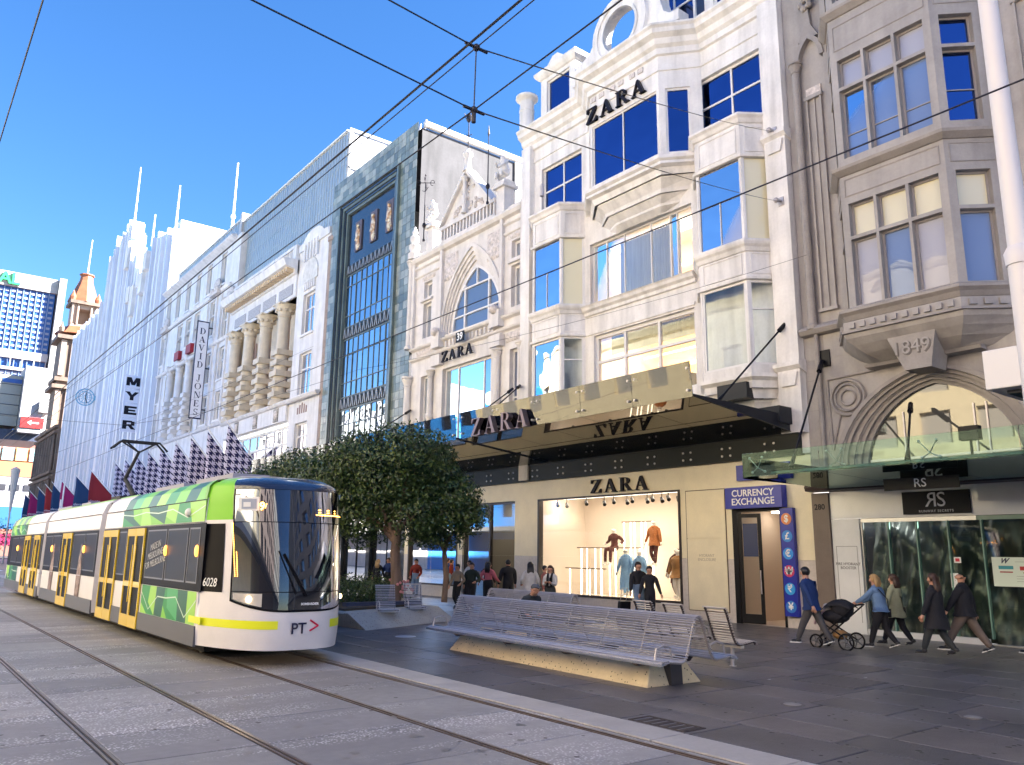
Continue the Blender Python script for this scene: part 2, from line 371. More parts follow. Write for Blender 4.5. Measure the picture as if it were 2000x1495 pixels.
# ================================================================ ground, paving, rails
def noisy_ground(name, col, wet, spots=0):
    m = mat(name, col, wet, n=.22, ns=1.1, bump=.25, bs=60)
    return m
ASPH = mat('asphalt', (.06, .06, .065), .8, n=.2)
BLUEST = [mat('bluestone_%s' % k, c, .38, n=.32, ns=.9, bump=.25, bs=45) for k, c in (('a', (.105, .10, .112)), ('b', (.125, .118, .13)), ('c', (.09, .086, .098)), ('d', (.145, .132, .138)))]
JOINT = mat('paving_joint', (.035, .033, .038), .8)
def conc_mat(name, col, k, lo=.62):
    """tramway concrete: mottled grey with worn, pale exposed-aggregate speckle"""
    m = mat(name, col, .62, n=.2, ns=.8, bump=.35, bs=70, col2=tuple(c * k for c in col)); t = m.node_tree; b = t.nodes['Principled BSDF']
    src = b.inputs['Base Color'].links[0].from_socket; g = t.nodes.new('ShaderNodeNewGeometry')
    vo = t.nodes.new('ShaderNodeTexVoronoi'); vo.inputs['Scale'].default_value = 26; t.links.new(g.outputs['Position'], vo.inputs['Vector'])
    mr = t.nodes.new('ShaderNodeMapRange'); mr.inputs[1].default_value = .42; mr.inputs[2].default_value = .22; t.links.new(vo.outputs['Distance'], mr.inputs[0])
    nz = t.nodes.new('ShaderNodeTexNoise'); nz.inputs['Scale'].default_value = .9; nz.inputs['Detail'].default_value = 4; mp = t.nodes.new('ShaderNodeMapping'); mp.inputs['Scale'].default_value = (.22, 1.5, 1)
    t.links.new(g.outputs['Position'], mp.inputs[0]); t.links.new(mp.outputs[0], nz.inputs['Vector'])
    m2 = t.nodes.new('ShaderNodeMapRange'); m2.inputs[1].default_value = lo - .12; m2.inputs[2].default_value = lo + .06; t.links.new(nz.outputs[0], m2.inputs[0])
    mu = t.nodes.new('ShaderNodeMath'); mu.operation = 'MULTIPLY'; t.links.new(mr.outputs[0], mu.inputs[0]); t.links.new(m2.outputs[0], mu.inputs[1])
    mx = t.nodes.new('ShaderNodeMix'); mx.data_type = 'RGBA'; mx.inputs[7].default_value = (.80, .78, .80, 1)
    t.links.new(mu.outputs[0], mx.inputs[0]); t.links.new(src, mx.inputs[6]); t.links.new(mx.outputs[2], b.inputs['Base Color']); return m
CONC = [conc_mat('track_concrete_a', (.30, .29, .285), .85, .60), conc_mat('track_concrete_b', (.35, .335, .33), .85, .58), conc_mat('track_concrete_c', (.27, .26, .26), .85, .62)]
KERBM = mat('pale_granite', (.42, .40, .385), .5, n=.12, ns=2, bump=.2, bs=50)
g = MB().box(-600, 600, -300, 900, -1.2, -.06); g.build('ground', ASPH, kind='structure')
rd = MB().box(-12.5, 7.02, -60, 240, -.05, -.006); road = rd.build('tramway', JOINT, kind='structure')
sw = MB().box(7.62, 21.2, -60, 168, -.05, -.006); side = sw.build('footpath', JOINT, kind='structure')
# concrete slabs, each with its own joint gap; widths between the rails
def slab(x0, x1, y0, y1, z, m, par, name='slab'):
    e = .008; b = MB(); c = .012; P = [(x0 + e, y0 + e), (x1 - e, y0 + e), (x1 - e, y1 - e), (x0 + e, y1 - e)]; Q = [(x0 + e + c, y0 + e + c), (x1 - e - c, y0 + e + c), (x1 - e - c, y1 - e - c), (x0 + e + c, y1 - e - c)]
    zt = z + random.uniform(-.0015, .0015)
    lo = [(x, y, -.02) for x, y in P]; mi = [(x, y, zt - .006) for x, y in P]; hi = [(x, y, zt) for x, y in Q]
    b.quad(hi); 
    for k in range(4):
        j = (k + 1) % 4; b.quad([mi[k], mi[j], hi[j], hi[k]]); b.quad([lo[k], lo[j], mi[j], mi[k]])
    return b.build(name, m, par)
rx = [2.09, 3.53, 5.43, 6.87]
strips = [(-12.5, -7.2), (-7.2, -3.4), (-3.4, -.6), (-.6, rx[0] - .05), (rx[0] + .05, rx[1] - .05), (rx[1] + .05, rx[2] - .05), (rx[2] + .05, rx[3] - .05), (rx[3] + .05, 7.02)]
joints = [-6, -3, .2, 2.1, 4.3, 5.95, 7.2, 8.75, 10.1, 11.7, 13.3, 14.6, 16.1, 17.6, 19.1, 20.6, 22.4, 24.5, 26.6, 29, 31.4, 34, 37, 40, 44, 48, 53, 58, 64]
far = MB()
for i, (a, b_) in enumerate(strips):
    for j, (c, e) in enumerate(zip(joints, joints[1:])):
        if i < 3 and c > 12: continue
        slab(a, b_, c, e, 0, random.choice(CONC), road)
    far.box(a + .01, b_ - .01, (joints[-1] if i >= 3 else 13.3) + .01, 240, -.02, 0)
    far.box(a + .01, b_ - .01, -60, -6.01, -.02, 0)
far.build('slab', CONC[0], road, kind='stuff')
# kerb strip
kb = MB().box(7.02, 7.62, -60, 168, -.05, -.006); kerb = kb.build('kerb', JOINT, kind='structure')
y = -4.
while y < 60:
    slab(7.03, 7.61, y, y + 1.5, .012, KERBM, kerb, 'kerb_stone'); y += 1.5
MB().box(7.04, 7.60, 60.01, 168, -.02, .010).build('kerb_stone', KERBM, kerb, kind='stuff')
# bluestone pavers: courses run across the footpath, big nearby, one part beyond
pv = []; X = 7.63
cw = [1.0, .75, 1.25, .9, 1.1, .8, 1.2, 1.0, .9, 1.15, 1.0, .85, 1.2]
while X < 21.1:
    wd_ = min(cw[len(pv) % len(cw)], 21.19 - X); y = -2 + random.uniform(-1, 0); col_ = []
    while y < 60:
        L_ = random.choice([1.1, 1.35, 1.6, 1.9]); col_.append((X, X + wd_, y, y + L_)); y += L_
    pv.append(col_); X += wd_
allp = sorted([q for c in pv for q in c], key=lambda q: math.hypot((q[0] + q[1]) / 2, (q[2] + q[3]) / 2 if q[2] > 1.0 else 900))
for q in allp[:298]: slab(*q, .003, random.choice(BLUEST), side, 'paver')
fb = MB()
for q in allp[298:]:
    fb.box(q[0] + .008, q[1] - .008, q[2] + .008, q[3] - .008, -.02, .002 + random.uniform(-.002, .002), random.randrange(4))
for k in range(60):
    y0 = 60.5 + k * 1.8
    for j in range(7): fb.box(7.64 + j * 1.93, 7.64 + j * 1.93 + 1.915, y0, y0 + 1.785, -.02, .002, (k * 3 + j * 5) % 4)
fb.build('paver', BLUEST, side, kind='stuff')
RAILM = mat('rail_steel', (.20, .15, .13), .35, metal=.7, n=.2, ns=8)
for i, x in enumerate(rx):
    b = MB().box(x - .045, x - .018, -10, 240, -.03, .004).box(x + .012, x + .045, -10, 240, -.03, .004).box(x - .018, x + .012, -10, 240, -.03, -.016)
    b.build('tram_rail', RAILM, None, ['left rail of the empty track on the open side of the street', 'right rail of the empty track, running to the lower middle of the picture',
            'rail emerging from under the left side of the tram front', 'rail nearest the kerb, passing under the right side of the tram'][i], 'rail', 'tram rails')
# covers and grates let into the footpath
COVM = mat('cast_cover', (.16, .15, .15), .5, metal=.3, n=.2, ns=20)
def round_cover(x, y, r, lab):
    b = MB().lathe(x, y, [(r, .0), (r, .008), (r - .02, .009)], 20); o = b.build('manhole_cover', COVM, None, lab, 'cover')
    q = MB(); q.lathe(x, y, [(r * .72, .009), (r * .72, .012)], 16); q.build('lid', mat('cover_lid', (.30, .28, .27), .5, n=.2), o)
round_cover(10.32, 6.88, .17, 'small round metal cover ringed by a reddish stain on the paving left of centre right')
round_cover(11.49, 5.01, .15, 'small round metal cover in the paving at the lower right edge')
MB().lathe(10.44, 17.56, [(.25, 0), (.25, .008)], 20).build('manhole_cover', mat('pale_cover', (.42, .45, .52), .3), None, 'pale round plate in the shaded paving between tram and long bench', 'cover')
def grate(x0, x1, y0, y1, n, lab, horiz=True, m=None):
    o = empty('drain_grate', ((x0 + x1) / 2, (y0 + y1) / 2, 0), lab, 'grate'); m = m or COVM
    MB().box(x0, x1, y0, y0 + .03, 0, .012).box(x0, x1, y1 - .03, y1, 0, .012).box(x0, x0 + .03, y0 + .03, y1 - .03, 0, .012).box(x1 - .03, x1, y0 + .03, y1 - .03, 0, .012).build('rim', m, o)
    for k in range(n):
        if horiz: t = x0 + .05 + (x1 - x0 - .1) * k / n; MB().box(t, t + (x1 - x0) / n * .5, y0 + .035, y1 - .035, 0, .009).build('bar', m, o)
        else: t = y0 + .05 + (y1 - y0 - .1) * k / n; MB().box(x0 + .035, x1 - .035, t, t + (y1 - y0) / n * .5, 0, .009).build('bar', m, o)
grate(7.66, 8.05, 6.55, 7.45, 6, 'dark rectangular drain grate set beside the pale kerb strip', False, mat('rusty_grate', (.07, .055, .05), .6, metal=.4))
grate(14.0, 15.1, 7.9, 9.0, 8, 'square service cover in the paving nearest the strolling people', True, mat('pit_cover', (.10, .095, .105), .5))
grate(12.3, 13.4, 7.1, 8.2, 8, 'square service cover nearer the camera, beside the first one', True, mat('pit_cover', (.10, .095, .105), .5))
# fallen scraps
for k, (x, y) in enumerate(((12.0, 8.4), (13.6, 7.6))):
    MB().quad([(x, y, .006), (x + .07, y + .02, .012), (x + .06, y + .07, .006), (x - .01, y + .05, .01)]).build('litter', mat('litter_paper', (.6, .6, .6)), None, ['scrap of white litter by the corner of the long bench base', 'tiny scrap of white litter on the paving near the square covers'][k], 'litter')

# trodden gum, oil marks and small patches of wear
def spots(par, n, x0, x1, y0, y1, r0, r1, z, m, name, sides=7):
    b = MB(); rs = random.Random(n)
    for k in range(n):
        x, y = rs.uniform(x0, x1), y0 + (y1 - y0) * rs.random() ** 1.6; r = rs.uniform(r0, r1); i = len(b.v)
        for j in range(sides): a = 2 * math.pi * j / sides; q = r * rs.uniform(.6, 1.2); b.v.append((x + q * math.cos(a), y + q * math.sin(a) * 1.1, z + k * 2e-6))
        b.f.append(tuple(range(i, i + sides))); b.m.append(0)
    b.build(name, m, par, kind='stuff')
spots(side, 700, 7.8, 21, 4, 34, .015, .035, .0062, mat('trodden_gum', (.05, .048, .05), .7), 'gum_spots'); spots(side, 160, 7.8, 21, 4, 30, .015, .03, .0066, mat('pale_gum', (.22, .21, .21), .7), 'gum_spots')
spots(road, 260, -1, 7, 5, 34, .012, .04, .0034, mat('track_grime', (.10, .09, .09), .7), 'grime_spots'); spots(road, 40, 2.2, 6.8, 5, 16, .03, .09, .0030, mat('oil_stain', (.15, .14, .14), .4), 'oil_stains', 11)
# ================================================================ the other side of the street (behind the camera): gives the bounce light and what the glass reflects
def plain_block(x, y0, y1, h, m, wm, lab, fl=3.6, bay=3.4, side=-1, depth=18, facing=1):
    """simple street building whose front stands at x"""
    f = FZ_(x); f.n = Vector((facing, 0, 0)); b = MB(); holes = []
    nb = max(1, int((y1 - y0) / bay)); bw = (y1 - y0) / nb; nf = int((h - 5.5) / fl)
    for i in range(nb):
        for j in range(nf): holes.append((y0 + bw * i + bw * .22, y0 + bw * (i + 1) - bw * .22, 6 + fl * j, 6 + fl * j + fl * .62))
    b.wall(f, y0, y1, 0, h, 0, holes, .3)
    xb = x - facing * depth
    b.quad([(x, y0, 0), (xb, y0, 0), (xb, y0, h), (x, y0, h)]); b.quad([(x, y1, 0), (xb, y1, 0), (xb, y1, h), (x, y1, h)])
    b.quad([(x, y0, h - .2), (xb, y0, h - .2), (xb, y1, h - .2), (x, y1, h - .2)]); b.quad([(xb, y0, 0), (xb, y1, 0), (xb, y1, h), (xb, y0, h)])
    o = empty('building', (x, (y0 + y1) / 2, 0), lab, 'building'); b.build('wall', m, o)
    q = MB()
    for h_ in holes: q.quad([f.p(h_[0], h_[2], -.28), f.p(h_[1], h_[2], -.28), f.p(h_[1], h_[3], -.28), f.p(h_[0], h_[3], -.28)])
    q.build('window_glazing', wm, o, kind='stuff')
    MB().prof(f, y0, y1, [(0, h - .9), (.3, h - .7), (.5, h - .2), (.5, h), (0, h)]).build('cornice', m, o)
    MB().prof(f, y0 + .2, y1 - .2, [(0, 4.3), (2.6, 4.4), (2.6, 4.8), (0, 5.0)]).build('awning', mat('awning_grey', (.2, .2, .2)), o)
    return o
YEL = mat('yellow_render', (.80, .66, .42), .6, n=.08); PALEG = mat('pale_glazing', (.42, .38, .32), .4); SAND = mat('sand_render', (.80, .74, .64), .6, n=.08); REDB = mat('red_brick_wall', (.62, .46, .38), .7, n=.15)
plain_block(-12.5, -60, -18, 27, SAND, GDARK, 'sand coloured block facing the tram tracks from the opposite side')
plain_block(-12.5, -18, 8, 24, REDB, GDARK, 'pinkish rendered block facing the tram tracks from the opposite side')
plain_block(-12.5, 8, 34, 22, mat('ochre_render', (.80, .66, .42), .6, n=.08), PALEG, 'ochre rendered block opposite the ring topped shop')
plain_block(-12.5, 34, 63, 23, YEL, PALEG, 'yellow rendered block opposite the columned store')
plain_block(-12.5, 63, 88, 19, mat('sky_reflection_blue', (.05, .26, .68), .4), GDARK, 'unseen blue block added for blue reflections opposite the store with flags')  # added block, its blue stands in for sky mirrored in the canopy glass
plain_block(-12.5, 88, 150, 24, WHITE2, GDARK, 'long white block opposite the corrugated facade')
plain_block(21.2, -75, -4.2, 34, GREY, GDARK, 'unseen tall grey block added beyond the right edge to shade the street', facing=-1)  # added out of view, made tall to keep the sun off the ground
# ================================================================ white bow-windowed building
zb_ = empty('shop_building', (24, 19.8, 0), 'white rendered four storey building with projecting bay windows and a ring on its parapet', 'building')
# openings (u = along the street, z)
Z_ = MB()
L4 = [(13.87, 16.63, 16.3, 18.82), (22.75, 25.36, 16.3, 18.82)]
L3 = [(17.08, 22.3, 11.72, 14.3)]; L2 = [(17.1, 22.12, 7.6, 10.43)]
Z_.wall(FZ, 13.05, 26.5, 5.0, 20.2, 0, L4 + L3 + L2, .32)
# party walls and back
Z_.quad([(21.2, 13.05, 0), (36, 13.05, 0), (36, 13.05, 20.8), (21.2, 13.05, 20.8)]); Z_.quad([(21.2, 26.5, 0), (36, 26.5, 0), (36, 26.5, 20.8), (21.2, 26.5, 20.8)])
Z_.quad([(36, 13.05, 0), (36, 26.5, 0), (36, 26.5, 20.8), (36, 13.05, 20.8)]); Z_.quad([(21.2, 13.05, 20.7), (36, 13.05, 20.7), (36, 26.5, 20.7), (21.2, 26.5, 20.7)])
zw = Z_.build('wall', WHITE, zb_)
b = MB()
b.lb(FZ, 13.05, 13.8, 5.6, 20.15, .003, .28); b.build('pilaster', WHITE, zb_); MB().lb(FZ, 25.9, 26.5, 5.0, 20.15, .003, .25).build('pilaster', WHITE, zb_)
# little bracket ledges on the right pilaster
for z in (15.2, 7.6):
    b = MB(); b.prof(FZ, 12.99, 13.88, [(.003, z - .2), (.30, z - .1), (.40, z), (.40, z + .12), (.003, z + .2)]); b.build('ledge', WHITE, zb_)
    MB().lpoly(FZ, [(13.2, z - .6), (13.65, z - .6), (13.75, z - .2), (13.1, z - .2)], .2805, .36).build('bracket', WHITE, zb_)
# main cornice, breaking forward round the central bay
bayp = [(21.2, 16.4), (20.2, 17.55), (20.2, 21.15), (21.2, 22.3)]
corn = [(0, 19.95), (.10, 19.98), (.12, 20.2), (.24, 20.3), (.30, 20.5), (.48, 20.62), (.52, 20.78), (.60, 20.86), (.60, 20.94), (0, 21.0)]
path = [(21.2, 13.08), (21.2, 16.4), (20.2, 17.55), (20.2, 21.15), (21.2, 22.3), (21.2, 26.5)]
MB().mitre(path, corn).build('cornice', WHITE, zb_)
MB().mitre(path, [(0, 19.32), (.05, 19.34), (.05, 19.42), (0, 19.44)]).build('string_course', WHITE, zb_)
# level-4 windows
window(FZ, zb_, *L4[0], w=-.24, cols=(.5,), rows=(.56,), gm=GBLUE, fw=.09, name='window')
window(FZ, zb_, *L4[1], w=-.24, cols=(.5,), rows=(.56,), gm=GBLUE, fw=.09, name='window')
# level-3 long window of five lights with a lit interior and pleated curtains
window(FZ, zb_, *L3[0], w=-.26, cols=(.157, .22, .40, .665, .85), gm=GROOM, fw=.06, name='window')
r3 = room(FZ, zb_, 17.0, 22.4, 11.5, 14.5, -.33, -3.2, light=(17.2, 22.2, 14.38, -1.6, .5, LIGHTP), curtain=(18.2, 21.3, 11.7, 14.2, -.7, CURT))
q = MB(); q.lb(FZ, 17.2, 22.2, 13.5, 13.56, -3.05, -2.9); q.build('strip_lamp', WARM, r3)
window(FZ, zb_, *L2[0], w=-.26, cols=(.35, .69), rows=(.62,), gm=GROOM, fw=.13, fd=.12, name='window')
r2 = room(FZ, zb_, 17.0, 22.2, 7.4, 10.6, -.4, -4.0, light=(17.2, 22.0, 10.5, -1.8, .5, LIGHTP), curtain=(17.3, 21.9, 9.75, 10.5, -.8, CURTY))
q = MB(); q.lb(FZ, 17.2, 22.0, 9.6, 9.67, -3.8, -3.6); q.lb(FZ, 17.2, 22.0, 9.9, 9.95, -2.8, -2.7); q.build('strip_lamp', WARM, r2)
# garment rail silhouettes inside
q = MB()
for k in range(9): u = 17.5 + k * .5; q.lb(FZ, u, u + .28, 7.5, 8.75, -2.4, -2.1)
q.build('clothes_rail', mat('dark_clothes', (.07, .04, .04), .9), r2)
# sill cornice between floors
sc = [(.003, 11.28), (.08, 11.3), (.10, 11.42), (.20, 11.5), (.24, 11.6), (.30, 11.66), (.003, 11.70)]
MB().prof(FZ, 16.95, 22.55, sc).build('sill_course', WHITE, zb_)
MB().prof(FZ, 17.05, 22.5, [(.003, 10.5), (.05, 10.5), (.05, 10.6), (.003, 10.62)]).build('string_course', WHITE, zb_)
# central oriel at level 4
fs = [Fr(20.2, 17.55, 20.2, 21.15), Fr(21.2, 16.4, 20.2, 17.55), Fr(20.2, 21.15, 21.2, 22.3)]
for f in fs:
    if f.n.x > 0: f.n = -f.n
b = MB(); b.wall(fs[0], 0, 3.6, 15.7, 20.0, 0, [(.12, 3.5, 16.08, 18.62)], .2); b.wall(fs[1], 0, fs[1].len, 15.7, 20.0, 0, [(.42, 1.3, 16.05, 18.62)], .2); b.wall(fs[2], 0, fs[2].len, 15.7, 20.0, 0, [(.25, 1.2, 16.05, 18.62)], .2)
b.quad([(21.2, 16.4, 15.72), (20.2, 17.55, 15.72), (20.2, 21.15, 15.72), (21.2, 22.3, 15.72)])
ob = b.build('oriel', WHITE, zb_)
window(fs[0], ob, .12, 3.5, 16.08, 18.62, w=-.14, cols=(.52,), fw=.06, gm=GBLUE)
window(fs[1], ob, .42, 1.3, 16.05, 18.62, w=-.14, fw=.08, gm=GBLUE); window(fs[2], ob, .25, 1.2, 16.05, 18.62, w=-.14, fw=.08, gm=GBLUE)
prb = [(0, 15.68), (.12, 15.70), (.22, 15.78), (.22, 15.9), (.10, 15.95), (0, 16.0)]
MB().mitre(bayp, prb).build('sill_course', WHITE, zb_)
def corbel(par, P, z1, steps, m, ctr_back):
    """stepped moulded underside that shrinks towards the wall"""
    b = MB(); P = [Vector(p) for p in P]
    def ring(k): return [Vector((ctr_back + (p.x - ctr_back) * k, (P[0].y + P[-1].y) / 2 + (p.y - (P[0].y + P[-1].y) / 2) * (1 - (1 - k) * .55))) for p in P]
    for (k0, k1, h) in steps:
        a = ring(k0); c = ring(k1); z0 = z1 - h
        for i in range(len(a) - 1):
            b.quad([(a[i].x, a[i].y, z1), (a[i + 1].x, a[i + 1].y, z1), (c[i + 1].x, c[i + 1].y, z0), (c[i].x, c[i].y, z0)])
        z1 = z0; last = c
    b.quad([(p.x, p.y, z1) for p in last])
    return b.build('corbel', m, par)
corbel(zb_, bayp, 15.69, [(1.13, 1.13, .1), (1.13, .98, .06), (.98, .92, .16), (.92, .90, .06), (.82, .80, .04), (.80, .58, .3), (.62, .60, .06), (.60, .58, .08), (.52, .30, .26), (.34, .32, .08), (.32, .1, .2)], WHITE, 21.24)
# raised letters and dentil blocks on the oriel
serif_word('ZARA', FZ_(20.2), 21.28, 18.78, .62, .02, .14, LETTER, zb_, gap=.22, sx=1.22)
for u in (20.95, 20.48, 19.87, 19.43, 18.82, 18.4):
    MB().lb(FZ_(20.2), u - .13, u + .13, 19.68, 19.88, .004, .05).build('relief_block', CARVED, zb_)
# double-height bays left and right
def bay_tower(cy0, cy1, wy0, wy1, gl_top, gl_low, curt, base=True):
    F_ = 20.42; P = [(21.2, wy0), (F_, cy0), (F_, cy1), (21.2, wy1)]
    fr = [Fr(*P[1], *P[2]), Fr(*P[0], *P[1]), Fr(*P[2], *P[3])]
    for f in fr:
        if f.n.x > 0: f.n = -f.n
    o = empty('bay', (21.2, (cy0 + cy1) / 2, 7.5), None, None); o.parent = zb_; o.matrix_parent_inverse = worldm(zb_).inverted()
    b = MB(); H = [(11.85, 14.72), (7.78, 10.5)]
    for f in fr:
        L = f.len; b.wall(f, 0, L, 7.5, 16.0, 0, [(.07, L - .07, a, c) for a, c in H], .12)
    b.quad([(P[i][0], P[i][1], 16.0) for i in range(4)]); b.quad([(P[i][0], P[i][1], 11.2) for i in range(4)]); b.quad([(P[i][0], P[i][1], 7.52) for i in range(4)])
    b.build('wall', WHITE, o)
    for f in fr:
        L = f.len
        for z0, z1 in ((14.9, 15.8), (10.72, 11.42)):
            q = MB(); e = .14; t = .05
            q.lb(f, e, L - e, z0, z0 + t, .001, .03); q.lb(f, e, L - e, z1 - t, z1, .001, .03); q.lb(f, e, e + t, z0 + t, z1 - t, .001, .03); q.lb(f, L - e - t, L - e, z0 + t, z1 - t, .001, .03)
            q.build('panel_moulding', WHITE, o)
    MB().mitre(P, [(0, 15.9), (.06, 15.93), (.12, 16.05), (.2, 16.12), (.2, 16.2), (0, 16.28)]).build('cap_cornice', WHITE, o)
    MB().mitre(P, [(0, 14.68), (.08, 14.70), (.10, 14.78), (0, 14.82)]).build('string_course', WHITE, o)
    MB().mitre(P, [(0, 11.44), (.05, 11.46), (.1, 11.58), (.17, 11.66), (.2, 11.74), (.2, 11.82), (0, 11.86)]).build('string_course', WHITE, o)
    MB().mitre(P, [(0, 10.5), (.09, 10.52), (.1, 10.6), (0, 10.64)]).build('string_course', WHITE, o)
    for i, f in enumerate(fr):
        L = f.len
        window_nosub(f, o, .07, L - .07, 11.85, 14.72, gl_top[i], .035, cols=(.5,) if i == 0 else (), rows=(.55,) if i == 0 else ())
        window_nosub(f, o, .07, L - .07, 7.78, 10.5, gl_low[i], .07, rows=() if i == 0 else (.66,))
    if base: corbel(o, P, 7.5, [(1.12, 1.12, .12), (1.12, .98, .1), (.98, .94, .22), (.84, .80, .08), (.80, .74, .22), (.60, .56, .08), (.56, .42, .26), (.3, .2, .1)], WHITE, 21.3)
    return o
def window_nosub(f, o, u0, u1, z0, z1, g, fw, cols=(), rows=()):
    b = MB(); w = -.09; fd = .07
    b.lb(f, u0, u0 + fw, z0, z1, w, w + fd); b.lb(f, u1 - fw, u1, z0, z1, w, w + fd); b.lb(f, u0 + fw, u1 - fw, z1 - fw, z1, w, w + fd); b.lb(f, u0 + fw, u1 - fw, z0, z0 + fw, w, w + fd)
    for c in cols: c = u0 + (u1 - u0) * c; b.lb(f, c - .012, c + .012, z0 + fw, z0 + (z1 - z0) * (rows[0] if rows else 1), w + .003, w + fd - .003)
    for c in rows: c = z0 + (z1 - z0) * c; b.lb(f, u0 + fw, u1 - fw, c - fw * .35, c + fw * .35, w + .006, w + fd - .006)
    b.build('window_frame', FRAMEW, o); q = MB(); q.quad([f.p(u0, z0, w + .03), f.p(u1, z0, w + .03), f.p(u1, z1, w + .03), f.p(u0, z1, w + .03)]); q.build('pane', g, o)
CREAMG = glass('cream_blind_glass', (.78, .72, .50), 1.5, (.9, .95, 1), 0)
SKYG = glass('milky_blue_glass', (.20, .27, .45), 1.6, (.5, .56, .68), 0, wav=.4)
bt = bay_tower(14.37, 16.2, 13.8, 16.85, [GPALE, CREAMG, CREAMG], [GROOM] * 3, None)
bt2 = bay_tower(23.2, 25.0, 22.6, 25.75, [SKYG, CREAMG, CREAMG], [SKYG, GROOM, GROOM], None)
for (a, c) in ((13.9, 16.75), (22.7, 25.6)):
    rr = room(FZ, zb_, a, c, 7.6, 10.6, -.02, -3.5, light=(a + .2, c - .2, 10.5, -1.5, .4, LIGHTP), curtain=(a + .3, a + (c - a) * .62, 7.7, 10.2, -1.0, CURT))
    q = MB(); q.lb(FZ, a + .1, c - .1, 9.3, 9.37, -3.3, -3.2); q.build('strip_lamp', WARM, rr)
# ring parapet over the oriel
cy, cz, X0, X1 = 19.42, 22.12, 20.14, 20.62
b = MB(); n = 40
for k in range(n):
    for (ra, rb, xa, xb) in ((1.36, .93, X0, X1), (1.44, 1.2, X0 - .06, X0 + .1), (.99, .88, X0 - .05, X0 + .08)):
        a0, a1 = 2 * math.pi * k / n, 2 * math.pi * (k + 1) / n
        q = [(cy + r * math.cos(a), cz + r * 1.02 * math.sin(a)) for r in (ra, rb) for a in (a0, a1)]
        for x, flip in ((xa, 0), (xb, 1)): b.quad([(x, *q[0]), (x, *q[1]), (x, *q[3]), (x, *q[2])])
        b.quad([(xa, *q[0]), (xa, *q[1]), (xb, *q[1]), (xb, *q[0])]); b.quad([(xa, *q[2]), (xa, *q[3]), (xb, *q[3]), (xb, *q[2])])
b.build('parapet_ring', WHITE, zb_, smooth=True)
b = MB(); F2 = FZ_(X1 - .02)
b.lpoly(F2, [(18.3, 20.98), (18.3, 22.6), (17.75, 22.75), (17.45, 22.72), (17.42, 22.3), (17.25, 21.7), (16.95, 21.45), (16.55, 21.4), (16.55, 20.98)], -.2, .36)
b.lpoly(F2, [(20.5, 20.98), (20.5, 22.5), (20.9, 22.4), (21.2, 22.0), (21.6, 21.85), (21.95, 21.8), (22.25, 21.4), (22.25, 20.98)], -.2, .36)
b.lb(F2, 18.29, 20.51, 20.98, 21.25, -.19, .34)
b.build('parapet', WHITE, zb_)
MB().lb(F2, 17.38, 18.35, 22.76, 22.86, -.24, .42).build('parapet_cap', WHITE, zb_)
# mansard roof, dormers, corner post
b = MB(); b.quad([(21.5, 13.1, 20.9), (21.5, 26.3, 20.9), (23.2, 26.0, 24.4), (23.2, 13.1, 24.4)]); b.quad([(23.2, 13.1, 24.4), (23.2, 26.0, 24.4), (34, 26.0, 24.6), (34, 13.1, 24.6)])
b.quad([(21.5, 26.3, 20.9), (23.2, 26.0, 24.4), (34, 26.0, 24.6), (34, 26.3, 20.9)]); b.build('mansard_roof', SLATE, zb_)
def dormer(y0, y1, z0, z1, x0, cols, wz0, gab=True):
    f = FZ_(x0); b = MB(); e = (y1 - y0) * .17
    b.wall(f, y0, y1, z0, z1, 0, [(y0 + e, y1 - e, wz0, z1 - .45)], .25)
    for yy in (y0, y1): b.quad([(x0, yy, z0), (x0 + 2.2, yy, z0), (x0 + 2.2, yy, z1), (x0, yy, z1)])
    b.quad([(x0, y0, z1), (x0 + 2.2, y0, z1), (x0 + 2.2, y1, z1), (x0, y1, z1)])
    o = b.build('dormer', WHITE, zb_)
    MB().mitre([(x0 + .6, y0), (x0, y0), (x0, y1), (x0 + .6, y1)], [(0, z1 - .28), (.08, z1 - .25), (.2, z1 - .12), (.25, z1), (.25, z1 + .08), (0, z1 + .1)]).build('dormer_cornice', WHITE, o)
    if gab: MB().lpoly(f, [(y0 + .5, z1 + .1), (y1 - .4, z1 + .1), ((y0 + y1) / 2 + .25, z1 + .55), ((y0 + y1) / 2 - .1, z1 + .55)], -1, .1).build('dormer_cap', WHITE, o)
    window(f, o, y0 + e, y1 - e, wz0, z1 - .45, w=-.18, cols=cols, gm=GBLUE, fw=.08)
dormer(22.95, 25.25, 20.95, 23.35, 21.05, (), 21.35)
dormer(13.9, 16.2, 21.0, 24.6, 21.3, (.5,), 21.3, False)
# glazed studio window behind the ring
f = FZ_(21.35); b = MB(); window(f, zb_, 16.6, 19.6, 20.95, 25.2, w=0, cols=(.33, .67), rows=(.35, .7), gm=GBLUE, fw=.1, name='studio_window')
MB().lathe(20.95, 26.15, [(.34, 20.9), (.34, 21.9), (.36, 21.92), (.36, 21.98), (.33, 22.0), (.33, 22.4), (.52, 22.55), (.52, 22.66), (.3, 22.68)], 16).build('corner_post', WHITE, zb_, smooth=True)
# wire anchors on the right pilaster
for z, y in ((15.35, 13.4), (12.9, 13.3)):
    b = MB(); b.lb(FZ, y - .09, y + .09, z - .14, z + .14, .2805, .32); b.tube((20.88, y, z), (20.72, y + .05, z + .02), .05, .05); b.sph((20.7, y + .05, z), .09); b.build('wire_anchor', SSTEEL, zb_)
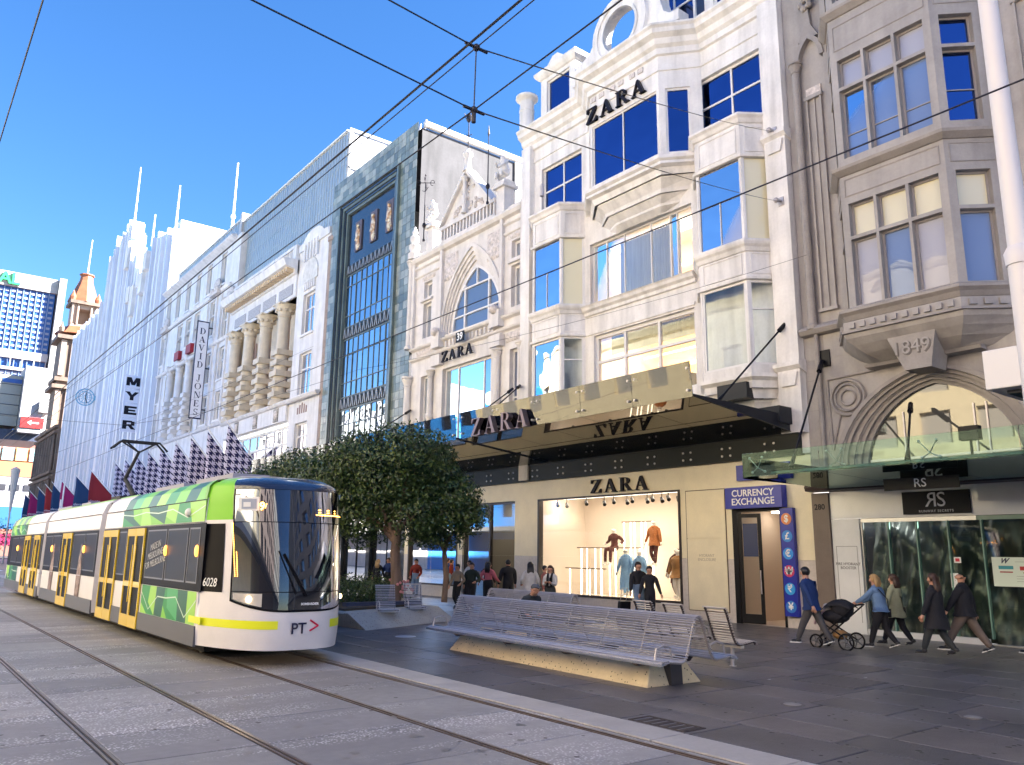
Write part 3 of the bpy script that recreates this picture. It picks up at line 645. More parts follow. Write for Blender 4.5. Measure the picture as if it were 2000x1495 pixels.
# ---------------------------------------------------------------- ground floor shopfront
shop = empty('shopfront', (21.2, 24.5, 0), 'beige stone shopfront with a wide lit display window under the black serif shop name', 'shopfront')
b = MB()
WIN1 = (18.0, 25.5, .44, 4.19); ENT = (27.03, 30.9, .02, 4.2); WIN2 = (31.3, 35.7, .5, 4.1); DOOR = (14.12, 15.9, .02, 3.47)
b.wall(FZ, 13.06, 36.1, 1.92, 4.95, 0, [tuple(h[:2]) + (1.92, h[3]) for h in (WIN1, ENT, WIN2, DOOR)], .25)
b.build('upper_facing', BEIGE, shop)
b = MB(); b.wall(FZ, 13.06, 36.1, 0, 1.915, .004, [WIN1[:2] + (.44, 1.915), ENT[:2] + (0, 1.915), WIN2[:2] + (.5, 1.915), DOOR[:2] + (0, 1.915)], .25, 0); b.build('granite_base', PINKST, shop)
# stone joints on the facing: thin recessed-looking strips either side
# display window
LIGHTD = mat('display_ceiling_light', (1, .95, .85), emit=2.1, ecol=(1, .88, .74))
def bigwin(h, mull, par, name='display_window'):
    u0, u1, z0, z1 = h; b = MB(); fw = .09
    b.lb(FZ, u0, u0 + fw, z0, z1, -.2, .03); b.lb(FZ, u1 - fw, u1, z0, z1, -.2, .03); b.lb(FZ, u0 + fw, u1 - fw, z1 - .06, z1, -.2, .03); b.lb(FZ, u0 + fw, u1 - fw, z0, z0 + .08, -.2, .03)
    o = b.build(name, FRAMED, par); us = [u0 + fw] + [u0 + (u1 - u0) * m for m in mull] + [u1 - fw]
    for a, c in zip(us, us[1:]):
        MB().quad([FZ.p(a + .004, z0 + .08, -.1), FZ.p(c - .004, z0 + .08, -.1), FZ.p(c - .004, z1 - .06, -.1), FZ.p(a + .004, z1 - .06, -.1)]) if 0 else None
        q = MB(); q.quad([FZ.p(a + .006, z0 + .08, -.1), FZ.p(c - .006, z0 + .08, -.1), FZ.p(c - .006, z1 - .06, -.1), FZ.p(a + .006, z1 - .06, -.1)]); q.build('pane', GCLEAR, o)
    return o
bigwin(WIN1, (.31, .62), shop)
ri = room(FZ, shop, 18.02, 25.48, .42, 4.35, -.21, -2.6, mat('display_wall', (.72, .63, .54), .8), light=(18.3, 25.2, 4.25, -.9, .5, LIGHTD), name='display_box')
bigwin(WIN2, (.55,), shop)
room(FZ, shop, 31.32, 35.68, .48, 4.2, -.21, -2.6, mat('display_wall2', (.80, .70, .58), .8), light=(31.6, 35.4, 4.1, -.9, .5, LIGHTD), name='display_box')
# entrance: recessed interior, glass doors
room(FZ, shop, 27.05, 30.88, .0, 4.3, -.3, -9, mat('shop_room_wall', (.16, .14, .11), .8), light=(27.5, 30.5, 4.2, -3, .5, LIGHTP), name='entrance_hall')
b = MB()
for u in (27.03, 28.9, 30.8): b.lb(FZ, u, u + .1, 0, 4.19, -.25, -.1)
b.lb(FZ, 27.13, 30.8, 4.1, 4.19, -.245, -.105)
o = b.build('entrance_frame', FRAMED, shop)
MB().quad([FZ.p(29.0, 0.05, -.18), FZ.p(30.8, .05, -.18), FZ.p(30.8, 4.1, -.18), FZ.p(29.0, 4.1, -.18)])
q = MB(); q.quad([FZ.p(29.0, 0.05, -.18), FZ.p(30.8, .05, -.18), FZ.p(30.8, 4.1, -.18), FZ.p(29.0, 4.1, -.18)]); q.build('pane', GCLEAR, o)
q = MB(); q.quad([FZ.p(27.13, 2.6, -.18), FZ.p(28.9, 2.6, -.18), FZ.p(28.9, 4.1, -.18), FZ.p(27.13, 4.1, -.18)]); q.build('pane', GCLEAR, o)
q = MB(); q.lb(FZ, 27.2, 30.6, 2.5, 2.6, -6.2, -6.0); q.build('strip_lamp', TUBEL, shop)
q = MB()
for k in range(14):
    u = 27.3 + k * .24; q.lb(FZ, u, u + .16, .6, 2.2 + .15 * math.sin(k * 2.1), -6.0, -5.6, k % 3)
q.build('hanging_clothes', [mat('rust_cloth', (.28, .10, .05), .9), mat('brown_cloth', (.12, .06, .04), .9), mat('sand_cloth', (.4, .32, .22), .9)], shop)
# service panel with incised outline
b = MB(); b.lb(FZ, 16.17, 17.73, .3, 2.55, .003, .03); b.lb(FZ, 16.17, 17.73, 2.57, 4.1, .003, .03); b.build('service_panel', BEIGE, shop)
b = MB(); 
for a in ((16.14, 16.165, .28, 4.13), (17.735, 17.76, .28, 4.13), (16.165, 17.735, 4.105, 4.13), (16.165, 17.735, .275, .295)): b.lb(FZ, *a, .0045, .02)
b.build('panel_edge', mat('brown_line', (.12, .08, .05), .7), shop)
text_mesh('HYDRANT\nENCLOSURE', .13, mat('faint_letters', (.45, .38, .27), .6), 'lettering', shop, fmat(FZ, 16.95, 1.95, .031), .002)
serif_word('ZARA', FZ, 22.3, 4.27, .50, .02, .10, LETTER, shop, gap=.2, sx=1.42)
# dark fixing plate above the shopfront carrying the canopy
b = MB(); b.lb(FZ, 13.3, 36.3, 4.95, 5.75, -.1, .16); b.build('fascia_beam', mat('fascia_dark', (.008, .013, .014), .4, spec=.2), shop)
b = MB(); b.prof(FZ, 13.3, 36.3, [(.163, 5.6), (.22, 5.6), (.22, 5.75), (.163, 5.75)]); b.build('fascia_rail', DARKM, shop)
for k in range(14):
    u = 14.3 + k * 1.6; q = MB()
    for du in (-.16, .16):
        for dz in (-.12, .12): q.tube(FZ.p(u + du, 5.25 + dz, .16), FZ.p(u + du, 5.25 + dz, .2), .035, n=6)
    q.build('bolt_group', SSTEEL, shop)
# lamps along the head of the display window
for k, u in enumerate((24.9, 24.35, 23.2, 22.2, 21.7, 21.0, 20.75, 20.0, 19.75, 19.3, 19.0, 18.55, 18.2)):
    o = MB(); z = 4.02 - .05 * (k % 2); o.tube(FZ.p(u, 4.3, -.55), FZ.p(u, z, -.55), .015); o.tube(FZ.p(u - .07, z - .1, -.5), FZ.p(u + .07, z + .03, -.6), .075, .06)
    o.build('spot_lamp', BLACK, None, ['leftmost', '2nd from left', '3rd from left', '4th from left', '5th from left', '6th from left', '7th from left', '8th from left', '9th from left', '10th from left', '11th from left', '12th from left', 'rightmost'][k] + ' black spotlight along the top of the wide display window', 'spotlight', 'spotlights in the display window')
# glowing tube racks
def rack(u0, u1, zt, zb, n, w, lab, label):
    o = empty('display_rack', FZ.p((u0 + u1) / 2, .45, w), label, 'display rack', 'lit tube racks in the window')
    q = MB(); q.lb(FZ, u0, u1, zt, zt + .04, w - .03, w + .03); q.build('rail', mat('bronze_rail', (.25, .18, .13), .4, metal=.6), o)
    for k in range(n):
        u = u0 + (u1 - u0) * (k + .5) / n + (.04 if k % 2 else -.04); q = MB(); q.tube(FZ.p(u, zb, w), FZ.p(u, zt, w), .028, n=6); q.build('light_tube', TUBEL, o)
rack(20.9, 22.6, 3.25, .47, 6, -1.9, 0, 'tall rack of glowing tubes behind the dark brown suit')
rack(21.0, 24.6, 2.25, .47, 9, -1.35, 0, 'middle rack of glowing tubes across the left of the display')
rack(22.5, 24.8, 1.45, .47, 4, -.9, 0, 'low rack of glowing tubes at the lower left of the display')
rack(18.2, 19.5, 3.2, .47, 4, -1.9, 0, 'tall rack of glowing tubes at the right end of the display')
rack(18.2, 19.3, 2.2, .47, 4, -1.3, 0, 'middle rack of glowing tubes behind the tan jacket')
rack(31.6, 33.2, 2.6, .5, 4, -1.4, 0, 'rack of glowing tubes in the window behind the tree trunks')
# ---------------------------------------------------------------- currency exchange doorway
cx = empty('exchange_doorway', (21.2, 15, 0), 'narrow doorway with black framed glass door under the blue currency exchange sign', 'doorway')
room(FZ, cx, 14.13, 15.89, .0, 3.45, -.26, -3.6, mat('exchange_wall', (.62, .50, .40), .7), light=(14.4, 15.6, 3.42, -1.8, .3, LIGHTP), name='hallway')
b = MB(); b.lb(FZ, 15.72, 15.9, .0, 3.46, -.2, .03); b.lb(FZ, 14.12, 14.2, 0, 3.46, -.2, .02); b.lb(FZ, 14.2, 15.72, 3.36, 3.46, -.2, .02); b.build('door_frame', BLACK, cx)
fd = Fr(21.15, 15.66, 20.95 + .35, 14.95); fd.n = -fd.n if fd.n.x > 0 else fd.n
b = MB(); L = fd.len
for a in ((0, .1, .02, 3.3), (L - .1, L, .02, 3.3), (.1, L - .1, 3.18, 3.3), (.1, L - .1, .02, .3)): b.lb(fd, *a, -.04, .02)
o = b.build('door', BLACK, cx); q = MB(); q.quad([fd.p(.1, .3, -.01), fd.p(L - .1, .3, -.01), fd.p(L - .1, 3.18, -.01), fd.p(.1, 3.18, -.01)]); q.build('pane', GROOM, o)
q = MB(); q.tube(fd.p(L - .05, .9, .06), fd.p(L - .05, 1.6, .06), .02); q.build('door_handle', SSTEEL, o)
q = MB(); q.lb(fd, .15, .62, 2.0, 3.0, .021, .03); q.build('door_notice', mat('notice_blue', (.006, .02, .09), .4), o)
BLUES = mat('sign_blue', (.010, .022, .34), .3); WHT = mat('sign_white', (.85, .85, .85), .5)
sg = MB().lb(FZ, 13.9, 15.93, 3.45, 4.1, .03, .3).build('shop_sign', BLUES, None, 'blue currency exchange sign board over the narrow doorway', 'sign')
text_mesh('CURRENCY\nEXCHANGE', .29, WHT, 'lettering', sg, fmat(FZ, 14.92, 3.775, .302), .004, bold=.004, line=.9)
sg2 = MB().lb(FZ, 13.72, 15.6, 4.32, 4.8, .03, .12).build('shop_sign', BLUES, None, 'blue service sign board higher up, partly hidden by the green glass awning', 'sign')
text_mesh('SERVICE', .26, WHT, 'lettering', sg2, fmat(FZ, 14.6, 4.5, .122), .004, bold=.004)
st = MB().lb(FZ, 13.66, 14.09, .33, 3.42, .02, .16).build('sign_column', BLUES, None, 'tall blue strip sign carrying round currency symbols beside the doorway', 'sign')
for k, (ch, c) in enumerate((('$', (.75, .25, .08)), ('£', (.03, .25, .7)), ('€', (.03, .3, .8)), ('₩', (.6, .05, .15)), ('₹', (.03, .35, .8)), ('¥', (.03, .2, .6)))):
    z = 3.1 - k * .5; q = MB(); n = 20
    q.lpoly(FZ, [(13.875 + .17 * math.cos(2 * math.pi * j / n), z + .17 * math.sin(2 * math.pi * j / n)) for j in range(n)], .161, .175); q.build('disc', mat('disc%d' % k, c, .4), st)
    text_mesh(ch, .28, WHT, 'symbol', st, fmat(FZ, 13.875, z, .178), .003, bold=.006)
# ================================================================ narrow gothic shop with pointed window, gable and statues
gb = empty('gothic_building', (24, 31.2, 0), 'narrow pale gothic style building with one large pointed window and statues on its parapet', 'building')
def arch_curve(yc, h, rise, zs, n=12):
    """pointed arch: list of (u, z) from one spring to the other"""
    r = (h * h + rise * rise) / (2 * h); am = math.atan2(rise, r - h) if r > h else math.pi / 2
    am = math.asin(min(1, rise / r)); pts = []
    for k in range(n + 1):
        a = am * k / n; pts.append((yc - h + r - r * math.cos(a), zs + r * math.sin(a)))
    pts += [(2 * yc - y, z) for y, z in reversed(pts[:-1])]
    return pts
G0, G1 = 26.5, 36.1
AC, AH, AZ = 30.62, 2.15, 12.75      # glass opening: centre, half width, spring
inner = arch_curve(AC, 2.08, 3.2, AZ); outer = arch_curve(AC, 2.62, 4.25, AZ)
b = MB(); ob = (AC - 2.62, AC + 2.62, 12.75, 17.1)
hol = [(28.95, 33.05, 7.0, 11.0), (26.7, 27.55, 7.0, 10.95), (34.2, 35.1, 7.0, 10.95), (26.72, 27.5, 12.9, 14.9), (26.72, 27.5, 15.25, 16.1), (34.3, 35.1, 13.0, 14.9), (34.3, 35.1, 15.2, 16.1), ob]
# reveals for the arch are made apart, so give the arch hole no depth
b.wall(FZ, G0 + .01, G1, 5.6, 17.9, 0, hol[:-1] + [ob], .35)
for (a, c) in zip(outer, outer[1:]): b.quad([FZ.p(a[0], a[1], 0), FZ.p(c[0], c[1], 0), FZ.p(c[0], 17.1, 0), FZ.p(a[0], 17.1, 0)])
b.quad([(21.2, G1, 0), (36, G1, 0), (36, G1, 17.9), (21.2, G1, 17.9)]); b.quad([(21.2, G0, 17.7), (36, G0, 17.7), (36, G1, 17.7), (21.2, G1, 17.7)])
b.build('wall', WHITE2, gb)
# stepped arch mouldings running from the wall plane inwards
b = MB(); N = 5
rings = [arch_curve(AC, 2.62 - .54 * k / N, 4.25 - 1.05 * k / N, AZ) for k in range(N + 1)]
for k in range(N):
    w0 = .10 - k * .09; w1 = w0 - .09
    for i in range(len(rings[k]) - 1):
        a, c = rings[k][i], rings[k][i + 1]; d_, e = rings[k + 1][i], rings[k + 1][i + 1]
        b.quad([FZ.p(*a, w0), FZ.p(*c, w0), FZ.p(*e, w0), FZ.p(*d_, w0)]); b.quad([FZ.p(*d_, w0), FZ.p(*e, w0), FZ.p(*e, w1), FZ.p(*d_, w1)])
        if k == 0: b.quad([FZ.p(*a, 0), FZ.p(*c, 0), FZ.p(*c, w0), FZ.p(*a, w0)])
b.build('arch_moulding', WHITE2, gb)
# arched glazing
b = MB(); W_ = -.36; gi = rings[-1]
for i in range(len(gi) - 1): b.lpoly(FZ, [gi[i], gi[i + 1], (AC + (gi[i + 1][0] - AC) * .95, AZ + (gi[i + 1][1] - AZ) * .95), (AC + (gi[i][0] - AC) * .95, AZ + (gi[i][1] - AZ) * .95)], W_, W_ + .1)
for u in (AC - 1.05, AC + .95): b.lb(FZ, u - .05, u + .05, 12.75, 15.1, W_ + .002, W_ + .12)
for u in (AC - .05,): b.lb(FZ, u - .04, u + .04, 14.9, 15.9, W_ + .002, W_ + .11)
for z, h in ((13.55, 2.0), (14.9, 1.5), (12.8, 2.0)): b.lb(FZ, AC - h, AC + h, z - .04, z + .04, W_ + .004, W_ + .115)
o = b.build('arched_window', FRAMEW, gb)
q = MB(); q.quad([FZ.p(u, z, W_ + .03) for u, z in gi]); q.build('pane', glass('arch_glass', (.12, .16, .24), 2.0, (.75, .88, 1), 0), o)
# lower big shop window and side windows
GREENW = glass('greenish_lit_glass', (.40, .42, .36), 1.9, (.9, 1, 1), 0)
window(FZ, gb, 28.95, 33.05, 6.5, 11.0, w=-.3, cols=(.2, .72), fw=.1, gm=[SKYG, GREENW, GREENW])
window(FZ, gb, 26.7, 27.55, 7.0, 10.95, w=-.3, rows=(.45,), fw=.1, gm=SKYG); window(FZ, gb, 34.2, 35.1, 7.0, 10.95, w=-.3, rows=(.5,), fw=.1, gm=GREENW)
for u0, u1 in ((26.72, 27.5), (34.3, 35.1)):
    window(FZ, gb, u0, u1, 12.9, 14.9, w=-.3, fw=.12, gm=CREAMG); window(FZ, gb, u0, u1, 15.25, 16.1, w=-.3, fw=.12, gm=CREAMG)
    MB().prof(FZ, u0 - .15, u1 + .15, [(.003, 14.98), (.14, 15.0), (.14, 15.1), (.003, 15.16)]).build('sill', WHITE2, gb)
# mouldings
for z, s_ in ((11.95, 1), (12.52, 1.1), (16.55, .8), (17.05, .9)):
    if z < 13: MB().prof(FZ, 26.5, 36.1, [(.003, z - .12), (.16 * s_, z - .05), (.2 * s_, z + .04), (.003, z + .1)]).build('string_course', WHITE2, gb)
    else:
        MB().prof(FZ, 26.5, 28.0, [(.003, z - .1), (.12 * s_, z - .04), (.14 * s_, z + .04), (.003, z + .08)]).build('string_course', WHITE2, gb); MB().prof(FZ, 33.5, 36.1, [(.003, z - .1), (.12 * s_, z - .04), (.14 * s_, z + .04), (.003, z + .08)]).build('string_course', WHITE2, gb)
# open balustrade panel under the arch
b = MB()
for k in range(13): u = 28.7 + k * .33; b.lb(FZ, u - .05, u + .05, 12.06, 12.38, .003, .12)
b.build('balustrade', WHITE2, gb, kind='stuff')
# projecting box brackets either side of the balustrade
for u in (28.35, 33.35):
    b = MB(); b.lb(FZ, u - .42, u + .42, 11.2, 11.75, .003, .3); b.lb(FZ, u - .36, u + .36, 12.12, 12.9, .004, .34); b.build('bracket', WHITE2, gb)
    MB().sph(FZ.p(u, 12.95, .32), .24, 8, 6).build('carved_boss', CARVED, gb, smooth=True)
# carved panels
def carved(u0, u1, z0, z1, w=.012, name='carved_panel', fr=FZ, par=None):
    nx, nz = max(3, int((u1 - u0) / .09)), max(3, int((z1 - z0) / .09)); b = MB(); rs = np.random.RandomState(int(u0 * 10 + z0)); i0 = 0
    for j in range(nz + 1):
        for i in range(nx + 1):
            u = u0 + (u1 - u0) * i / nx; z = z0 + (z1 - z0) * j / nz; e = i in (0, nx) or j in (0, nz)
            ph = math.sin(u * 7.3 + 1.7 * math.sin(z * 6.1)) * math.cos(z * 8.1 + 1.4 * math.sin(u * 5.7))
            b.v.append(fr.p(u, z, w + (0 if e else .05 + .05 * ph + .02 * rs.rand())))
    for j in range(nz):
        for i in range(nx): a = j * (nx + 1) + i; b.f.append((a, a + 1, a + nx + 2, a + nx + 1)); b.m.append(0)
    return b.build(name, CARVED, par or gb, smooth=2)
carved(26.85, 28.05, 16.2, 17.0) if 0 else None
for a in ((28.15, 29.4, 15.6, 17.0), (31.9, 33.1, 15.6, 17.0), (26.7, 27.75, 16.18, 16.5), (34.0, 35.3, 16.18, 16.5), (26.8, 27.8, 11.3, 11.75), (34.0, 35.6, 12.1, 12.4)): carved(*a)
# engaged columns
def column(par, y, x, z0, z1, r, m, cap=True, name='column', blocks=0, sm=True):
    b = MB(); pr = [(r * 1.5, z0), (r * 1.5, z0 + r * .6), (r * 1.25, z0 + r * .7), (r * 1.3, z0 + r), (r, z0 + r * 1.3), (r * .9, z1 - r * 2.8), (r * 1.1, z1 - r * 2.7), (r * .95, z1 - r * 2.3), (r * 1.55, z1 - r * .9), (r * 1.35, z1 - r * .6), (r * 1.7, z1 - r * .5), (r * 1.7, z1)]
    b.lathe(x, y, pr, 12); o = b.build(name, m, par, smooth=True)
    return o
for y, z0, z1, r in ((36.2, 6.3, 11.1, .2), (33.95, 6.3, 11.1, .15), (28.3, 6.3, 11.1, .15), (26.6, 6.3, 11.1, .14), (36.25, 12.6, 17.6, .17)): column(gb, y, 21.2 - .14, z0, z1, r, WHITE2)
for y in (28.3, 33.95): MB().lathe(21.06, y, [(.2, 8.6), (.22, 8.68), (.2, 8.76)], 10).build('column_ring', WHITE2, gb)
for u in (28.12, 33.25, 36.0, 26.55): MB().lb(FZ, u - .1, u + .1, 12.95 if u < 34 else 12.6, 17.9, .0035, .17).build('buttress', WHITE2, gb)
# top course, arcade, gable
MB().prof(FZ, 26.5, 36.1, [(.003, 17.3), (.2, 17.36), (.3, 17.5), (.3, 17.6), (.003, 17.64)]).build('cornice', WHITE2, gb)
b = MB(); b.lb(FZ, 28.6, 33.4, 17.65, 17.8, -.3, .2); b.lb(FZ, 28.6, 33.4, 18.42, 18.6, -.3, .22)
for k in range(17): u = 28.7 + k * .287; b.lb(FZ, u - .05, u + .05, 17.8, 18.42, -.1, .18)
b.build('arcade', WHITE2, gb, kind='stuff')
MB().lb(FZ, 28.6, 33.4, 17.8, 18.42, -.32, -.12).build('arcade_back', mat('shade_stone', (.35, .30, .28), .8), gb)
b = MB(); b.lpoly(FZ, [(29.0, 18.6), (33.35, 18.6), (31.1, 21.0)], -.35, .05); b.build('gable', WHITE2, gb)
b = MB(); 
for p, q in (((28.85, 18.6), (31.1, 21.15)), ((33.5, 18.6), (31.1, 21.15))):
    dx, dz = q[0] - p[0], q[1] - p[1]; l = math.hypot(dx, dz); nx, nz = -dz / l * .14, dx / l * .14
    if p[0] > q[0]: nx, nz = -nx, -nz
    MB().lpoly(FZ, [p, q, (q[0] - nx, q[1] - abs(nz) * 1.6), (p[0] - nx, p[1])], -.38, .26).build('gable_coping', WHITE2, gb)
b = MB()
for k in range(40):
    u = random.uniform(29.6, 32.8); z = 18.8 + random.random() * max(.05, (1 - abs(u - 31.1) / 2.2)) * 1.8
    if z < 20.6 - abs(u - 31.1) * 1.15: b.sph(FZ.p(u, z, .05), .11, 6, 4)
b.build('gable_carving', CARVED, gb, kind='stuff', smooth=True)
column(gb, 31.1, 20.95, 18.65, 20.6, .11, WHITE2, name='gable_colonnette')
MB().lathe(21.1, 31.1, [(.28, 20.95), (.2, 21.1), (.16, 21.7), (.26, 21.85), (.26, 21.95), (.12, 22.05), (.08, 22.2)], 10).build('finial', WHITE2, gb, smooth=True)
for k in range(8): # crockets climbing the right gable slope
    t = k / 8; MB().sph(FZ.p(31.1 + 2.1 * (1 - t), 18.95 + 2.2 * t, 0.05), .1, 6, 4).build('crocket', WHITE2, gb) if k in (6, 7) else None
# turned urn at the far corner and pedestals
MB().lathe(21.1, 36.1, [(.35, 17.64), (.35, 18.0), (.22, 18.05), (.3, 18.3), (.3, 18.5), (.17, 18.6), (.26, 18.8), (.24, 19.0), (.12, 19.1), (.17, 19.25), (.03, 19.6)], 12).build('urn', WHITE2, gb, smooth=True)
for y in (28.1, 34.3):
    b = MB(); b.box(20.95, 21.55, y - .3, y + .3, 17.65, 18.9).box(20.8, 21.7, y - .45, y + .45, 18.9, 19.05).box(20.9, 21.6, y - .36, y + .36, 19.05, 19.25); b.build('pedestal', WHITE2, gb)
IRON = mat('wrought_iron', (.03, .025, .03), .5, metal=.5)
def figure_statue(y, z, s, lab):
    me = skin_figure([((0, 0, .35), .26), ((.0, 0, .75), .22), ((-.05, 0, 1.05), .2), ((-.1, 0, 1.2), .09), ((-.12, 0, 1.36), .12)], [(1, 2, 3, 4)], [[(0, .35, .3), (-.3, .2, .45), (-.35, .18, .1)], [(0, -.35, .3), (-.3, -.2, .45), (-.33, -.2, .1)]], [[(0, .2, 1.02), (-.2, .3, .8), (-.42, .1, .95)], [(0, -.2, 1.02), (-.2, -.3, .8), (-.42, -.1, .6)]], s)
    me.transform(Matrix.Translation((21.15, y, z))); o = bpy.data.objects.new('statue', me); COL.objects.link(o); me.materials.append(WHITE2); tag(o, lab, 'statue'); return o
def skin_figure(spine, _, legs, arms, s):
    """one continuous figure grown by a skin modifier"""
    me = bpy.data.meshes.new('figure'); V = []; E = []; Rr = []
    for p, r in spine: V.append(tuple(c * s for c in p)); Rr.append(r * s)
    for i in range(len(spine) - 1): E.append((i, i + 1))
    for root, chains, rad in ((0, legs, (.14, .1, .07)), (2, arms, (.09, .06, .05))):
        for ch in chains:
            pv_ = root
            for k, p in enumerate(ch): V.append(tuple(c * s for c in p)); Rr.append(rad[min(k, 2)] * s); E.append((pv_, len(V) - 1)); pv_ = len(V) - 1
    me.from_pydata(V, E, []); o = bpy.data.objects.new('tmp', me); COL.objects.link(o)
    sk = o.modifiers.new('s', 'SKIN'); ss = o.modifiers.new('d', 'SUBSURF'); ss.levels = 1; ss.render_levels = 1
    for k, v in enumerate(me.skin_vertices[0].data): v.radius = (Rr[k], Rr[k]); v.use_root = (k == 0)
    dg = bpy.context.evaluated_depsgraph_get(); m2 = bpy.data.meshes.new_from_object(o.evaluated_get(dg)); bpy.data.objects.remove(o)
    m2.polygons.foreach_set('use_smooth', [True] * len(m2.polygons)); return m2
figure_statue(28.1, 19.25, 1.0, 'seated stone statue on the pedestal right of the gable, holding a long spear')
figure_statue(34.3, 19.25, .95, 'seated stone statue on the pedestal left of the gable, behind the wind vane')
def iron_rod(y, z0, z1, lab, kind):
    b = MB(); x = 20.75; b.tube((x, y, z0), (x, y, z1), .035, .02); b.sph((x, y, z0 + .9), .11, 8, 5, sc=(1, 1, 1.4)); b.lathe(x, y, [(.07, z0), (.07, z0 + .1), (.035, z0 + .12)], 8)
    if kind == 'vane':
        for a in (0, 1):
            d_ = Vector((math.cos(.9 + a * 1.57), math.sin(.9 + a * 1.57), 0)); c = Vector((x, y, z1 - .45)); b.tube(c - d_ * .5, c + d_ * .5, .02)
            for s_ in (-1, 1): b.path([c + d_ * s_ * (.5 - .12 * (1 - math.cos(t))) + Vector((0, 0, .16 * math.sin(t))) for t in np.linspace(0, 5, 8)], .018, 5)
        b.sph((x, y, z1), .06, 6, 5); b.path([(x, y - .3, z1 - .8), (x, y, z1 - .95), (x, y + .3, z1 - .8)], .02)
    if kind == 'spear': b.lathe(x, y, [(.02, z1), (.06, z1 + .15), (.01, z1 + .6)], 6)
    b.build('iron_finial', IRON, None, lab, 'finial')
iron_rod(34.6, 18.2, 22.0, 'black iron wind vane with curled arms standing left of the gable', 'vane')
iron_rod(28.85, 18.3, 21.8, 'black iron spear standing at the right foot of the gable', 'spear')
b = MB(); b.tube((21.1, 31.1, 22.1), (21.1, 31.1, 24.1), .035, .02); b.sph((21.1, 31.1, 23.95), .17, 8, 6, sc=(.8, 1, 1.5))
for k in range(6): a = k * 1.05; b.tube((21.1, 31.1, 23.8), (21.1 + .3 * math.cos(a), 31.1 + .3 * math.sin(a), 24.1), .02, n=5)
b.tube((21.1, 30.8, 22.9), (21.1, 31.4, 23.0), .02); b.tube((21.1, 30.85, 22.7), (21.1, 31.35, 23.15), .015)
b.build('iron_finial', IRON, None, 'black iron crown finial on top of the gable apex', 'finial')
# name, number plate
serif_word('ZARA', FZ, 32.85, 11.28, .52, .15, .24, LETTER, gb, gap=.2, sx=1.25)
pl = MB().lb(FZ, 30.55, 31.25, 11.92, 12.42, .42, .46).build('number_plate', BLACK, None, 'small black plate numbered 39 hanging over the shop name on the gothic front', 'sign')
text_mesh('39', .5, WHT, 'numerals', pl, fmat(FZ, 30.9, 12.17, .463), .003, bold=.012)
# ================================================================ dark green tiled art deco tower
tb = empty('tiled_building', (26, 41.6, 0), 'tall glossy green tiled building with a deep black framed window band and bronze figures', 'building')
TILE = [mat('green_tile_%s' % k, c, .3, n=.3, ns=1.3, coat=.3, spec=.5) for k, c in (('a', (.20, .245, .225)), ('b', (.27, .31, .28)), ('c', (.14, .18, .17)), ('d', (.33, .36, .33)))]
GROUT = mat('tile_grout', (.05, .07, .07), .5)
b = MB(); b.wall(FZ, 36.4, 47.2, 5.5, 26.2, -.02, [(38.4, 45.8, 5.6, 24.1)], .5); b.build('wall', GROUT, tb)
# side and back walls in stained concrete, shade put into the dark base colour
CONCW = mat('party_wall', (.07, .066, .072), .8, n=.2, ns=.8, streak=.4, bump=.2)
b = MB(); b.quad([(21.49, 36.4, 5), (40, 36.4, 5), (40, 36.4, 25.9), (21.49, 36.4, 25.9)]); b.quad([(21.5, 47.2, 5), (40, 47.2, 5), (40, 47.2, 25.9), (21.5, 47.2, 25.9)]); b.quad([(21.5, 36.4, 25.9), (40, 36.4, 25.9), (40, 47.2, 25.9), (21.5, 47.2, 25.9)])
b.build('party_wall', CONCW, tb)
MB().box(28.2, 40, 36.28, 36.39, 14, 26.0).build('party_wall', mat('sunlit_party_wall', (.5, .49, .49), .6), tb)  # sunlit part of the same wall, its light put into a paler colour
MB().box(21.6, 40, 36.2, 36.5, 26.0, 26.3).build('roof_edge', WHITE, tb)
tile = MB(); e = .012
def tiles(u0, u1, z0, z1, s=.46, n0=0):
    nu = max(1, round((u1 - u0) / s)); nz = max(1, round((z1 - z0) / s)); a = (u1 - u0) / nu; c = (z1 - z0) / nz; out = []
    for i in range(nu):
        for j in range(nz): out.append((u0 + i * a + e, u0 + (i + 1) * a - e, z0 + j * c + e, z0 + (j + 1) * c - e))
    return out
F0, F1 = 38.2, 46.0
T_ = tiles(36.4, F0, 17, 26.2) + tiles(F0, 47.2, 24.3, 26.2)
T2 = tiles(46.0, 47.2, 8, 24.3) + tiles(36.4, F0, 5.5, 17)
random.shuffle(T_)
for q in T_[:150] :
    t = random.uniform(-.004, .004); m = MB(); m.hexa([FZ.p(q[0], q[2], -.019), FZ.p(q[1], q[2], -.019), FZ.p(q[1], q[2], .0 + t), FZ.p(q[0], q[2], 0), FZ.p(q[0], q[3], -.019), FZ.p(q[1], q[3], -.019), FZ.p(q[1], q[3], t * .5), FZ.p(q[0], q[3], -t)]); m.build('tile', random.choice(TILE), tb)
m = MB()
for q in T_[150:] + T2:
    t = random.uniform(-.004, .004); m.hexa([FZ.p(q[0], q[2], -.019), FZ.p(q[1], q[2], -.019), FZ.p(q[1], q[2], .0 + t), FZ.p(q[0], q[2], 0), FZ.p(q[0], q[3], -.019), FZ.p(q[1], q[3], -.019), FZ.p(q[1], q[3], t * .5), FZ.p(q[0], q[3], -t)], random.randrange(4))
m.build('tile', TILE, tb, kind='stuff')
BRONZE = mat('bronze_trim', (.05, .06, .06), .3, metal=.7); BLK2 = mat('black_granite', (.02, .025, .035), .12, coat=.5)
